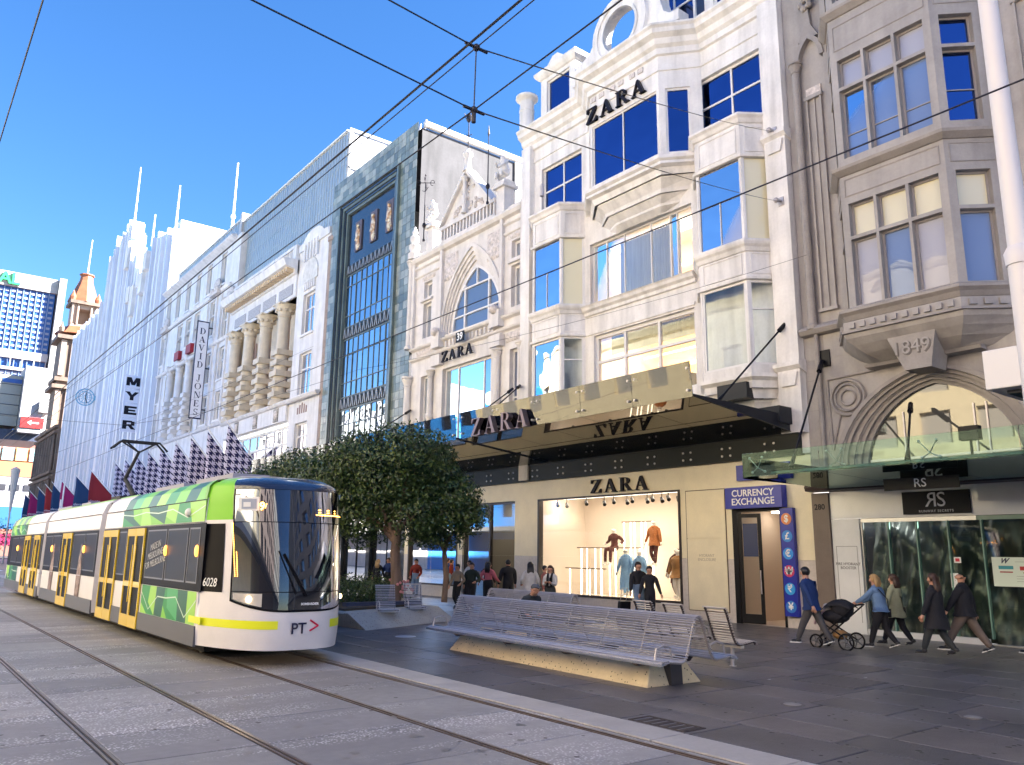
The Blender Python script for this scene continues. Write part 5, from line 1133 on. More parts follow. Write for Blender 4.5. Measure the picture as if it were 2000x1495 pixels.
b = MB(); b.lathe(24.5, 163, [(4.2, 40.3), (3.6, 41.0), (3.0, 41.8)], 8, sy=.95); b.build('tower_skirt', COPP, gp)
b = MB(); b.box(22.4, 26.6, 161, 165, 41.6, 42.3); b.box(22.55, 23.3, 161.2, 164.8, 42.3, 46.1); b.box(25.7, 26.45, 161.2, 164.8, 42.3, 46.1); b.box(23.3, 25.7, 163.6, 164.8, 42.3, 46.1); b.box(23.3, 25.7, 161.2, 163.6, 45.3, 46.1); b.build('belfry', GPL, gp, kind='stuff')
for x in (22.5, 23.4, 25.6, 26.5): MB().tube((x, 160.95, 42.3), (x, 160.95, 46.0), .2).build('column', GPL, gp)
MB().box(22.0, 27.0, 160.4, 165.6, 46.1, 46.7).build('tower_cornice', GPM, gp)
b = MB(); b.lathe(24.5, 163, [(2.75, 46.7), (2.6, 47.3), (2.1, 48.6), (1.5, 50.2), (1.15, 51.2), (1.05, 52.2), (1.3, 52.3), (1.3, 52.5), (.1, 52.6)], 8); b.build('dome', COPP, gp)
for sx in (-1, 1):
    q = MB(); q.lathe(24.5 + sx * 2.1, 161.2, [(.5, 46.7), (.6, 47.4), (.3, 48.0), (.05, 48.7)], 8); q.build('pinnacle', COPP, gp); q = MB(); q.lathe(24.5 + sx * 3.4, 160.2, [(.4, 40.3), (.5, 41.0), (.2, 41.5), (.05, 42.2)], 8); q.build('pinnacle', GPM, gp)
MB().tube((24.5, 163, 52.5), (24.6, 163, 59.6), .16, .1).build('spire_pole', OFFW, gp)
# ================================================================ far end of the street
ht = empty('hotel_tower', (24, 262, 0), 'blue glass tower slab with white crown and green roof letters at the far left', 'building')
HW = mat('tower_white', (.46, .45, .43), .6, n=.06, ns=.3); HB = glass('tower_blue', (.02, .07, .30), 2.2, (.35, .6, 1), 0); HB2 = mat('tower_pale_blue', (.18, .25, .42), .4)
b = MB(); b.box(-20, 31.6, 261, 275, 0, 75.1); b.build('glazed_wall', mat('tower_blue_wall', (.03, .10, .34), .25), ht)
MB().box(-20, 31.9, 260, 275, 75.1, 79.3).build('crown', HW, ht); MB().box(32.0, 33.8, 258.5, 276, 0, 79.6).build('side_fin', HW, ht)
MB().box(-20, 31.7, 260, 275, 54.4, 56.7).build('belt', HW, ht); MB().box(-20, 31.7, 260, 275, 51.0, 51.8).build('belt', HW, ht)
b = MB(); fh = Fr(-20, 260.9, 31.6, 260.9); fh.n = Vector((0, -1, 0))
for i in range(17):
    u = 51.6 - 1.6 * (i + 1)
    b.lb(fh, u - .14, u + .14, 40, 75.05, .0, .35, 0)
    for j in range(21):
        z = 42 + j * 1.58
        if 50.4 < z < 56.4: continue
        b.lb(fh, u + .3, u + 1.25, z, z + .66, .02, .12, 1)
b.build('window_grid', [HB2, mat('blind_pale', (.28, .31, .42), .5)], ht, kind='stuff')
q = MB()
for k in range(9): u = 31.5 - 2.9 * k; q.box(u - .3, u, 259.7, 260, 52, 54.3)
q.build('belt_post', mat('belt_shade', (.35, .33, .33)), ht, kind='stuff')
text_mesh('TAL', 4.6, mat('roof_green', (.02, .42, .13), .5), 'lettering', ht, Matrix(((1, 0, 0, 18.3), (0, 0, -1, 259.6), (0, 1, 0, 77.0), (0, 0, 0, 1))), .3, bold=.12, spacing=.95)
b = MB()
for k in range(13): u = 31.5 - 2.9 * k; b.box(u - .05, u, 259.95, 259.99, 75.2, 79.2)
b.box(-18, 31.8, 259.95, 259.99, 77.1, 77.2); b.build('panel_joint', mat('joint_shade', (.4, .38, .36)), ht, kind='stuff')
MB().box(24, 30, 262, 266, 79.3, 80.0).build('roof_plant', SLATE, ht)
cb = empty('cream_block', (17, 200, 0), 'cream panelled building below the blue tower at the far left edge', 'building')
MB().box(-20, 20.2, 200, 215, 27.5, 38.5).build('wall', mat('cream_panels', (.42, .39, .33), .6, n=.05), cb)
for z in (29.8, 32.0, 34.2, 36.4): MB().box(-20, 20.25, 199.9, 199.99, z, z + .12).build('panel_joint', SLATE, cb)
for z in (36.8,): MB().box(16.6, 20.2, 199.88, 199.98, z, z + .9).build('window_strip', mat('strip_blue', (.04, .12, .4), .3), cb)
MB().box(-20, 25, 199.5, 214, 24.5, 26.7).build('ledge', SLATE, cb)
gc = empty('grey_lift_tower', (22, 198, 0), 'windowless grey concrete shaft with a red banner low on it, left of the clock tower', 'building')
MB().box(20.3, 24.5, 197, 205, 26, 40.4).build('wall', mat('concrete_grey', (.38, .37, .38), .7, n=.1, ns=.5), gc)
rb = MB().box(20.6, 24.9, 196.7, 196.95, 27.0, 29.3).build('banner', mat('banner_red', (.42, .02, .02), .5), None, 'red banner with a white arrow at the foot of the grey concrete shaft', 'banner')
fr_b = Fr(20.6, 196.7, 24.9, 196.7); fr_b.n = Vector((0, -1, 0)); MB().lpoly(fr_b, [(1.2, 1.15 + 27), (2.0, 28.7), (1.9, 28.3), (3.4, 28.3), (3.4, 28.0), (1.9, 28.0), (2.0, 27.6)], .01, .06).build('arrow', WHT, rb)
MB().box(23.6, 25.6, 196, 204, 30.5, 32.9).build('side_box', HW, gc)
pk = empty('coral_building', (20, 230, 0), 'coral and orange shop building at the end of the street behind the flags', 'building')
MB().box(-30, 60, 230, 250, 0, 28.9).build('wall', mat('coral_wall', (.34, .12, .09), .7, n=.1, ns=.4), pk)
MB().box(-30, 60, 229.6, 229.95, 19.0, 22.6).build('orange_band', mat('orange_wall', (.48, .17, .08), .6), pk); MB().box(-30, 60, 229.0, 229.5, 8, 18.8).build('pale_band', mat('pale_shop', (.38, .36, .38), .5, n=.2, ns=.4), pk)
for k in range(8): MB().box(27.0 - 2.9 * k, 29.4 - 2.9 * k, 229.5, 229.9, 22.9, 26.0).build('window', [mat('aqua_pane', (.35, .62, .62), .3), mat('amber_pane', (.80, .52, .2), .4)][k % 3 == 1], pk)
for k in range(9): MB().box(26.6 - 2.9 * k, 28.6 - 2.9 * k, 228.8, 228.98, 15.6, 17.0).build('window', WG, pk)
text_mesh('GPO', 2.4, SLATE, 'lettering', pk, Matrix(((1, 0, 0, 25.6), (0, 0, -1, 229.5), (0, 1, 0, 20.7), (0, 0, 0, 1))), .05, bold=.05) if 0 else None
for x, z0, z1, c, lab in ((21.3, 5.6, 10, (.03, .14, .38), 'blue lit shop sign at the far end beside the flags'), (21.0, 2.4, 4.6, (.42, .03, .12), 'pink shop front sign at the far end of the street')):
    MB().box(x - 3, x + 2.6, 190, 190.6, z0, z1).build('shop_sign', mat('s' + lab[:4], c, .5), None, lab, 'sign')
b = MB(); b.lathe(12.8, 120, [(.12, 6.5), (.55, 11.8), (.1, 12.1)], 12); b.tube((12.8, 120, 0), (12.8, 120, 6.5), .1); b.build('street_light', HW, None, 'tall white conical street light seen against the far buildings on the left', 'street light')
for k, (x, y) in enumerate(((17.3, 112), (15.3, 100))): MB().tube((x, y, 0), (x, y, 9.8 - k * 2.6), .09).build('banner_pole', OFFW, None, ['slim white pole standing among the plain coloured flags', 'slim white pole near the last plain flags, left of the tram roof'][k], 'pole')
# dark trees and crosswalk in the far distance
def puff_tree(x, y, h, r, lab, nm='street_tree'):
    o = empty(nm, (x, y, 0), lab, 'tree'); MB().tube((x, y, 0), (x, y, h * .6), .2, .12).build('trunk', mat('bark', (.10, .08, .06), .8), o)
    leaf_cloud(o, [(x, y, h - r * .8, r)], 900, .35)
def leaf_cloud(par, blobs, n, s, m=None, name='crown', kind=None):
    m = m or LEAF; V = []; F = []; Mi = []
    tot = sum(b_[3] ** 2 for b_ in blobs)
    for (cx, cy, cz, r) in blobs:
        k = int(n * r * r / tot); d = rng.normal(size=(k, 3)); d /= np.linalg.norm(d, axis=1)[:, None]; rad = r * (.55 + .48 * rng.rand(k) ** .6)
        lump = 1 + .16 * np.sin(d[:, 0] * 5 + cx) * np.cos(d[:, 1] * 6 + cz) + .1 * np.sin(d[:, 2] * 9 + cy)
        P = np.array([cx, cy, cz]) + d * (rad * lump)[:, None] * np.array([1, 1, .9]); nn = d + rng.normal(size=(k, 3)) * .55; nn /= np.linalg.norm(nn, axis=1)[:, None]
        a = np.cross(nn, rng.normal(size=(k, 3))); a /= np.linalg.norm(a, axis=1)[:, None]; c = np.cross(nn, a); sz = s * (.6 + .7 * rng.rand(k))[:, None]
        q = np.stack([P - a * sz * .5, P + c * sz * .22 + nn * sz * .06, P + a * sz * .5, P - c * sz * .22 + nn * sz * .06], 1); V.append(q.reshape(-1, 3)); 
        Mi.append(rng.randint(0, 4, k))
    V = np.concatenate(V); k = len(V) // 4; Mi = np.concatenate(Mi)
    me = bpy.data.meshes.new(name); me.from_pydata(V.tolist(), [], np.arange(k * 4).reshape(k, 4).tolist())
    for x in m: me.materials.append(x)
    me.polygons.foreach_set('material_index', Mi.tolist()); o = bpy.data.objects.new(name, me); COL.objects.link(o); attach(o, par)
    if kind: o['kind'] = kind
    return o
LEAF = [mat('leaf_%d' % k, c, .38, spec=.5, n=.2, ns=3) for k, c in enumerate(((.030, .062, .016), (.045, .085, .020), (.018, .038, .011), (.085, .125, .028)))]
for k, (x, y, h, r, lab) in enumerate(((15.0, 150, 6.0, 2.6, 'dark street tree at the far left behind the rear of the tram'), (12.5, 158, 5.5, 2.5, 'second dark street tree at the far left edge of the picture'))): puff_tree(x, y, h, r, lab)
b = MB()
for k in range(6): b.box(1 + k * 1.8, 1.9 + k * 1.8, 84, 89, .003, .012)
b.build('crossing_stripe', WHT, road, kind='stuff')
# ================================================================ grey building with oriel and wide arch
ge = empty('grey_building', (26, 5, 0), 'tall grey painted building at the right with an oriel over an arch marked 1849', 'building')
YC = 9.5
def tudor(yc, h, rise, zs, n=20):
    return [(yc + t * h, zs + rise * (.86 * math.sqrt(max(0, 1 - t * t)) + .14 * (1 - abs(t)))) for t in np.sin(np.linspace(-math.pi / 2, math.pi / 2, n + 1))]
N = 5; ra = [tudor(YC, 2.72 - .76 * k / N, 2.62 - .48 * k / N, 4.4) for k in range(N + 1)]
b = MB(); G0, G1 = -4.2, 13.03
nh = [(11.62, 12.42, 17.0, 18.6)]
b.wall(FZ, G0, G1, 8.5, 27, 0, [(-3, -1, 14, 17), (-3, -1, 9.5, 12.5), (1.2, 3.4, 14, 17), (1.2, 3.4, 9.5, 12.5)], .35)
b.wall(FZ, G0, G1, 3.85, 8.5, .002, [(YC - 2.72, YC + 2.72, 3.85, 7.2)], .02)
for a, c in zip(ra[0], ra[0][1:]): b.quad([FZ.p(*a, .002), FZ.p(*c, .002), FZ.p(c[0], 7.2, .002), FZ.p(a[0], 7.2, .002)])
b.quad([(21.2, G1, 0), (40, G1, 0), (40, G1, 27), (21.2, G1, 27)]); b.quad([(21.2, G0, 26.8), (40, G0, 26.8), (40, G1, 26.8), (21.2, G1, 26.8)]); b.quad([(21.2, G0, 0), (40, G0, 0), (40, G0, 27), (21.2, G0, 27)])
b.build('wall', GREY, ge)
# coursed joints on the lower stonework: thin sunk lines
q = MB()
for z in (5.3, 6.2, 7.1, 8.0): 
    q.lb(FZ, 12.3 - (1 if z < 6 else 0) * 0, 13.0, z, z + .012, -.01, .0035)
q.build('stone_joint', GREYD, ge, kind='stuff')
b = MB()
for k in range(N):
    w0 = .16 - k * .10; w1 = w0 - .10
    ja = [(ra[k][0][0], 3.9)] + ra[k] + [(ra[k][-1][0], 3.9)]; jb = [(ra[k + 1][0][0], 3.9)] + ra[k + 1] + [(ra[k + 1][-1][0], 3.9)]
    for i in range(len(ja) - 1):
        a, c, e_, d_ = ja[i], ja[i + 1], jb[i + 1], jb[i]
        b.quad([FZ.p(*a, w0), FZ.p(*c, w0), FZ.p(*e_, w0), FZ.p(*d_, w0)]); b.quad([FZ.p(*d_, w0), FZ.p(*e_, w0), FZ.p(*e_, w1), FZ.p(*d_, w1)])
        m1 = tuple((p + q_) / 2 for p, q_ in zip(a, d_)); m2 = tuple((p + q_) / 2 for p, q_ in zip(c, e_))
        if k == 0: b.quad([FZ.p(*a, 0), FZ.p(*c, 0), FZ.p(*c, w0), FZ.p(*a, w0)])
b.build('arch_moulding', GREYD, ge)
b = MB()
for k in (1, 3): b.path([FZ.p(u, z, .18 - k * .1) for u, z in [(ra[k][0][0], 3.9)] + ra[k] + [(ra[k][-1][0], 3.9)]], .035, 6)
b.build('arch_roll', GREY, ge, kind='stuff')
gi = ra[-1]; o = MB()
for u in (YC + .9, YC - .9, YC - 1.2): o.lb(FZ, u - .02, u + .02, 3.9, 5.9, -.34, -.30)
o.lb(FZ, YC - 1.9, YC + 1.9, 4.6, 4.66, -.34, -.29)
o = o.build('arch_window', SSTEEL, ge); q = MB(); q.quad([FZ.p(gi[0][0], 3.9, -.335)] + [FZ.p(u, z, -.335) for u, z in gi] + [FZ.p(gi[-1][0], 3.9, -.335)]); q.build('pane', glass('arch_glass_grey', (.09, .09, .08), 2.1, (1, .97, .9), 0, wav=.02), o)
# colonnettes, niches, string courses
column(ge, 12.6, 21.05, 8.6, 17.4, .13, GREYD, name='colonnette'); MB().tube((21.1, 12.55, 4.2), (21.1, 12.55, 8.5), .07).build('rainwater_pipe', GREYD, ge)
MB().prof(FZ, 11.6, 13.0, [(.003, 8.42), (.22, 8.46), (.3, 8.58), (.26, 8.66), (.003, 8.8)]).build('string_course', GREYD, ge); MB().prof(FZ, G0, 7.15, [(.003, 8.42), (.22, 8.46), (.3, 8.58), (.26, 8.66), (.003, 8.8)]).build('string_course', GREYD, ge)
for yc, nm_ in ((12.1, 1), (6.2, 1)):
    pa = arch_curve(yc, .5, .95, 17.3, 8); b = MB(); pb = arch_curve(yc, .36, .75, 17.3, 8)
    for i in range(len(pa) - 1): b.lpoly(FZ, [pa[i], pa[i + 1], pb[i + 1], pb[i]], .003, .2)
    b.lpoly(FZ, [(yc - .35, 18.05), (yc + .35, 18.05), (yc + .12, 18.5), (yc + .05, 19.2), (yc - .05, 19.2), (yc - .12, 18.5)], .004, .15)
    for k in range(5): a = k * 1.256; b.sph(FZ.p(yc + .16 * math.cos(a), 19.3 + .16 * math.sin(a), .16), .12, 6, 4)
    b.build('niche_hood', GREYD, ge)
    b = MB(); b.lb(FZ, yc - .26, yc - .2, 9.2, 16.0, .003, .09); b.lb(FZ, yc + .2, yc + .26, 9.2, 16.0, .003, .09); b.lb(FZ, yc - .02, yc + .02, 9.2, 16.0, .003, .05); b.lb(FZ, yc - .3, yc + .3, 16.0, 16.12, .003, .12); b.lb(FZ, yc - .3, yc + .3, 9.1, 9.2, .003, .12); b.build('sunk_panel', GREY, ge)
    MB().lb(FZ, yc - .25, yc + .25, 16.13, 16.4, .003, .06).build('carved_crest', CARVED, ge)
for y in (11.55, 6.95): MB().lb(FZ, y - .09, y + .09, 8.8, 26.8, .003, .14).build('pilaster_strip', GREY, ge)
column(ge, 5.55, 21.05, 8.6, 17.4, .13, GREYD, name='colonnette')
# oriel
P = [(21.2, 7.12), (20.2, 8.1), (20.2, 10.95), (21.2, 11.6)]
fo = [Fr(*P[1], *P[2]), Fr(*P[0], *P[1]), Fr(*P[2], *P[3])]
for f in fo:
    if f.n.x > 0: f.n = -f.n
oe = empty('oriel', (20.7, 9.5, 8), None, None); oe.parent = ge; oe.matrix_parent_inverse = worldm(ge).inverted()
rowsz = [(8.72, 11.7, .66), (13.08, 16.18, .7), (18.1, 21.2, .7)]
b = MB()
c3 = [(.2, .98), (1.06, 1.86), (1.94, 2.66)]
for i, f in enumerate(fo):
    hl = []
    for z0, z1, s_ in rowsz:
        zm = z0 + (z1 - z0) * s_
        for (a, c) in (c3 if i == 0 else [(.34, f.len - .22)] if i == 1 else [(.15, f.len - .15)]): hl += [(a, c, z0, zm - .05), (a, c, zm + .05, z1)]
    b.wall(f, 0, f.len, 8.3, 24, 0, hl, .26)
    for h in hl: window_nosub(f, oe, h[0], h[1], h[2], h[3], (GPALE if h[2] < 12 else [SKYG, GPALE, GBLUE][i]) if i != 1 else (GBLUE if h[2] > 12 else GPALE), .05) if 0 else None
    for h in hl:
        q = MB(); w_ = -.24; fwd = .05
        for a in ((h[0], h[0] + fwd, h[2], h[3]), (h[1] - fwd, h[1], h[2], h[3]), (h[0] + fwd, h[1] - fwd, h[3] - fwd, h[3]), (h[0] + fwd, h[1] - fwd, h[2], h[2] + fwd)): q.lb(f, *a, w_, w_ + .06)
        if i == 0 and h[2] == 13.08: q.lb(f, h[0] + fwd, h[1] - fwd, h[2] + .75, h[2] + .78, w_, w_ + .05)
        if i == 1 and h[2] == 13.08: q.lb(f, h[0] + fwd, h[1] - fwd, h[2] + .95, h[2] + .98, w_, w_ + .05)
        q.build('window_frame', FRAMEG, oe); hi_ = h[2] > 12
        g = (GBLUE if i == 1 else (GPALE if h[3] > 15.5 else SKYG)) if hi_ else (CREAMG if h[2] > 10 else (SKYG if abs(h[0] - 1.06) < .1 or i == 1 else GPALE))
        q = MB(); q.quad([f.p(h[0], h[2], w_ + .02), f.p(h[1], h[2], w_ + .02), f.p(h[1], h[3], w_ + .02), f.p(h[0], h[3], w_ + .02)]); q.build('pane', g, oe)
b.build('wall', GREY, oe)
MB().mitre(P, [(0, 12.55), (.05, 12.56), (.2, 12.68), (.22, 12.76), (.1, 12.82), (0, 12.86)]).build('sill_course', GREYD, oe)
MB().mitre(P, [(0, 17.55), (.05, 17.56), (.2, 17.7), (.22, 17.78), (.08, 17.86), (0, 17.9)]).build('sill_course', GREYD, oe)
for i, f in enumerate(fo):
    for z0, z1 in ((11.92, 12.45), (16.5, 17.3)):
        q = MB(); e = .12; t = .03
        for a in ((e, f.len - e, z0, z0 + t), (e, f.len - e, z1 - t, z1), (e, e + t, z0 + t, z1 - t), (f.len - e - t, f.len - e, z0 + t, z1 - t)): q.lb(f, *a, .001, .02)
        q.build('panel_moulding', GREYD, oe)
MB().mitre(P, [(0, 8.25), (.12, 8.3), (.2, 8.42), (.3, 8.5), (.3, 8.58), (.12, 8.64), (0, 8.7)]).build('base_cornice', GREYD, oe)
MB().mitre(P, [(0, 8.0), (.2, 8.02), (.2, 8.26), (0, 8.26)]).build('dentil_band', GREY, oe)
for i, f in enumerate(fo):
    n = {0: 10, 1: 4, 2: 3}[i]
    for k in range(n): u = f.len * (k + .22) / n; MB().lb(f, u, u + f.len / n * .52, 8.05, 8.2, .201, .27).build('dentil', GREY, oe)
MB().mitre(P, [(0, 7.92), (.26, 7.94), (.26, 8.0), (0, 8.0)]).build('dentil_sill', GREYD, oe)
corbel(oe, P, 7.93, [(1.16, 1.12, .12), (1.12, .98, .18), (.98, .78, .2), (.78, .5, .2), (.5, .3, .12)], GREY, 21.3)
MB().prof(FZ, 8.0, 11.0, [(.003, 7.1), (.35, 7.12), (.4, 7.2), (.003, 7.28)]).build('corbel_foot', GREYD, oe)
ks = MB().lpoly(FZ, [(8.95, 6.72), (9.62, 6.72), (10.05, 7.74), (8.76, 7.74)], .2, .99).build('keystone', GREYD, ge)
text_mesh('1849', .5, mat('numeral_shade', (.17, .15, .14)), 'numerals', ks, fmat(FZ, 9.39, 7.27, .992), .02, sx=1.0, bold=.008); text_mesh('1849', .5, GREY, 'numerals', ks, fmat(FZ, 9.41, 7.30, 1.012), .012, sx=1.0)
# round relief in the spandrel
b = MB()
for r, t, w_ in ((.5, .05, .04), (.38, .035, .05), (.22, .03, .04)): b.path([FZ.p(11.75 + r * math.cos(a), 6.45 + r * math.sin(a), w_) for a in np.linspace(0, 2 * math.pi, 25)], t, 6)
b.tube(FZ.p(12.35, 7.05, .03), FZ.p(10.9, 7.1, .03), .035); b.tube(FZ.p(12.35, 7.05, .03), FZ.p(12.3, 5.0, .03), .035); b.tube(FZ.p(12.3, 5.0, .03), FZ.p(12.0, 6.0, .03), .03)
b.build('spandrel_roundel', GREYD, ge, kind='stuff')
# ---------------------------------------------------------------- ground floor of the grey building
SH = mat('glossy_white_panel', (.78, .79, .79), .18, n=.04, coat=.4); BRN = mat('brown_pier_paint', (.17, .13, .11), .5, n=.1)
MB().lb(FZ, 12.53, 13.04, 0, 3.8, -.1, .12).build('pier', BRN, ge)
text_mesh('280', .22, LETTER, 'numerals', ge, fmat(FZ, 12.8, 3.4, .121), .004, bold=.004)
b = MB(); b.lb(FZ, -4, 12.52, 3.06, 3.82, -.1, .05); b.build('shop_header', SH, ge); MB().lb(FZ, 11.7, 12.52, 0, 3.055, -.1, .048).build('white_pier', SH, ge)
q = MB()
for a in ((11.8, 12.42, 2.3, 2.315), (11.8, 11.815, .3, 2.3), (12.405, 12.42, .3, 2.3)): q.lb(FZ, *a, .0485, .053)
q.build('access_panel', mat('thin_shadow', (.3, .3, .3)), ge, kind='stuff')
text_mesh('FIRE HYDRANT\nBOOSTER', .105, mat('small_black', (.05, .05, .05)), 'lettering', ge, fmat(FZ, 12.1, 1.78, .05), .002)
b = MB(); b.prof(FZ, -4, 13.02, [(.05, 3.82), (.45, 3.84), (.5, 3.95), (.42, 4.05), (.05, 4.1)]); b.build('fascia_ledge', mat('dark_brown_ledge', (.07, .05, .045), .4), ge)
rs = MB().lb(FZ, 8.75, 10.42, 3.12, 3.7, .052, .12).build('shop_sign', BLACK, None, 'black rectangular sign with large silver RS monogram on the white shop header', 'sign')
SILV = mat('silver_letter', (.75, .75, .76), .35)
text_mesh('S', .52, SILV, 'letter', rs, fmat(FZ, 9.43, 3.46, .122), .006)
text_mesh('R', .52, SILV, 'letter', rs, fmat(FZ, 9.68, 3.46, .122) @ Matrix.Diagonal((-1, 1, 1, 1)), .006)
text_mesh('RUNWAY SECRETS', .085, SILV, 'lettering', rs, fmat(FZ, 9.58, 3.19, .122), .003, spacing=1.25)
# glazed shopfront with black sheeting hung behind it
fs2 = [11.68, 10.95, 10.2, 9.42, 8.62, 6.6, 4.4, 2.2, 0, -3.8]
sf = empty('vacant_shopfront', (21.2, 8, 0), 'vacant glazed shopfront with crumpled black plastic sheeting hung behind the panes', 'shopfront')
EDGE = mat('green_glass_edge', (.20, .34, .28), .2); ALU = mat('satin_aluminium', (.5, .5, .5), .3, metal=.8)
for k, u in enumerate(fs2[:-1]): MB().lb(FZ, u - .03, u, .15, 2.95, -.12, .0).build('glass_fin', EDGE if k else ALU, sf)
for a, c in zip(fs2, fs2[1:]):
    q = MB(); q.quad([FZ.p(c + .004, .15, -.06), FZ.p(a - .034, .15, -.06), FZ.p(a - .034, 2.95, -.06), FZ.p(c + .004, 2.95, -.06)]); q.build('pane', glass('shop_pane%d' % int(u * 0 + a * 10 + 100), (.85, .95, .9), 1.5, wav=.01) if 0 else GSHOP if 'GSHOP' in globals() else globals().setdefault('GSHOP', glass('shop_pane', (.80, .92, .86), 1.5, wav=.01)), sf)
MB().lb(FZ, 8.7, 11.68, 2.951, 3.055, -.1, -.005).build('head_rail', ALU, sf); MB().lb(FZ, -3.8, 8.7, 2.951, 3.055, -.1, -.02).build('head_rail', EDGE, sf)
MB().lb(FZ, 8.7, 11.68, 0, .145, -.12, .03).build('sill', mat('white_sill', (.7, .7, .7)), sf); MB().lb(FZ, -3.8, 8.7, 0, .03, -.1, -.02).build('sill', ALU, sf)
b = MB(); nx, nz = 200, 24
for i in range(nx + 1):
    u = -3.8 + 15.4 * i / nx
    for j in range(nz + 1):
        z = .02 + 2.95 * j / nz; wv = .10 * math.sin(u * 6 + 1.6 * math.sin(z * 2.1 + u)) + .05 * math.sin(u * 17 + z * 3.3) + .04 * math.sin(z * 7 - u * 5)
        b.v.append(FZ.p(u, z, -.42 + wv))
for i in range(nx):
    for j in range(nz): a = i * (nz + 1) + j; b.f.append((a, a + 1, a + nz + 2, a + nz + 1)); b.m.append(0)
b.build('plastic_sheeting', mat('black_plastic', (.025, .03, .026), .28, bump=.5, bs=6), sf, smooth=2)
MB().box(21.8, 22.0, -4, 12, 0, 3.2).build('backing', BLACK, sf)
nb = MB().lb(FZ, 6.55, 8.46, 1.38, 2.06, -.05, -.03).build('notice_board', mat('notice_pale', (.62, .72, .64), .5), None, 'large pale builders notice board behind the right hand pane', 'notice')
for a, c in (((8.0, 8.32, 1.78, 1.86), (.05, .3, .35)), ((7.5, 7.86, 1.76, 1.85), (.45, .03, .04)), ((6.95, 7.3, 1.76, 1.85), (.05, .15, .4)), ((8.02, 8.3, 1.70, 1.73), (.3, .05, .05)), ((7.55, 7.8, 1.69, 1.72), (.4, .4, .1))): MB().lb(FZ, *a, -.029, -.024).build('printed_panel', mat('print%d' % int(a[0] * 100 + a[2] * 10), c), nb)
for z in (1.62, 1.56, 1.50, 1.95): MB().lb(FZ, 6.7, 7.95, z, z + .008, -.029, -.026).build('print_line', mat('print_grey', (.25, .3, .28)), nb)
text_mesh('W', .16, SLATE, 'logo', nb, fmat(FZ, 8.2, 1.97, -.028), .002, shear=.5, bold=.006)
MB().lb(FZ, 9.27, 9.45, 1.31, 1.66, -.05, -.04).build('paper_notice', WHT, None, 'plain white paper sheet taped to the dark pane near the bald man', 'notice')
q = MB().lb(FZ, 9.17, 9.33, 1.91, 2.05, -.05, -.04).build('paper_notice', WHT, None, 'small square red and white sticker above the white paper on the pane', 'notice')
MB().lb(FZ, 9.2, 9.3, 1.94, 2.02, -.039, -.036).build('sticker_mark', mat('sticker_red', (.55, .02, .05)), q)
# white light-box fascia of the next shop and tall white pole
lbx = MB().box(16.0, 21.15, -3.5, 6.15, 5.1, 5.85).build('box_awning', mat('awning_box_white', (.78, .76, .76), .4), None, 'plain white box awning jutting in at the right edge below the arch window', 'awning', bevel=.02)
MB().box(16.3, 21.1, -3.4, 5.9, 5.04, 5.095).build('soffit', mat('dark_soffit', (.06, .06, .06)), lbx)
pp = MB(); pp.tube((9.6, 3.18, 0), (9.6, 3.18, 5.35), .15, .135, 20); pp.tube((9.6, 3.18, 5.35), (9.6, 3.18, 13), .115, .085, 20); pp.lathe(9.6, 3.18, [(.15, 5.2), (.16, 5.35), (.12, 5.42)], 20)
pp.build('light_pole', mat('pole_white', (.72, .72, .76), .35), None, 'tall glossy white pole rising at the upper right edge of the picture', 'pole', smooth=True)

# ashlar blocks of the lower grey stonework, laid proud of the wall with open joints
def in_arch(u, z):
    t = (u - YC) / 2.95
    return abs(t) < 1 and z < 4.4 + 2.85 * (.86 * math.sqrt(1 - t * t) + .14 * (1 - abs(t)))
row = 0; z = 4.15
while z < 8.3:
    h = .71; u = 13.0; 
    while u > 4.6:
        L_ = 1.25 if (row + int(u * 3)) % 2 else .95; a = max(u - L_, 4.6)
        if u == 13.0 and row % 2: a = u - .6
        bad = any(in_arch(uu, zz) for uu in (a, u, (a + u) / 2) for zz in (z, z + h)) or (8.7 < (a + u) / 2 < 10.4 and z > 6.6) or abs((a + u) / 2 - 11.75) < .75 and z < 7.1 or a < 12.62 < u + .0 and False
        if not bad: MB().lb(FZ, a + .006, u - .006, z + .006, z + h - .006, .0025, .014).build('stone_block', GREY, ge)
        u = a
    z += h; row += 1
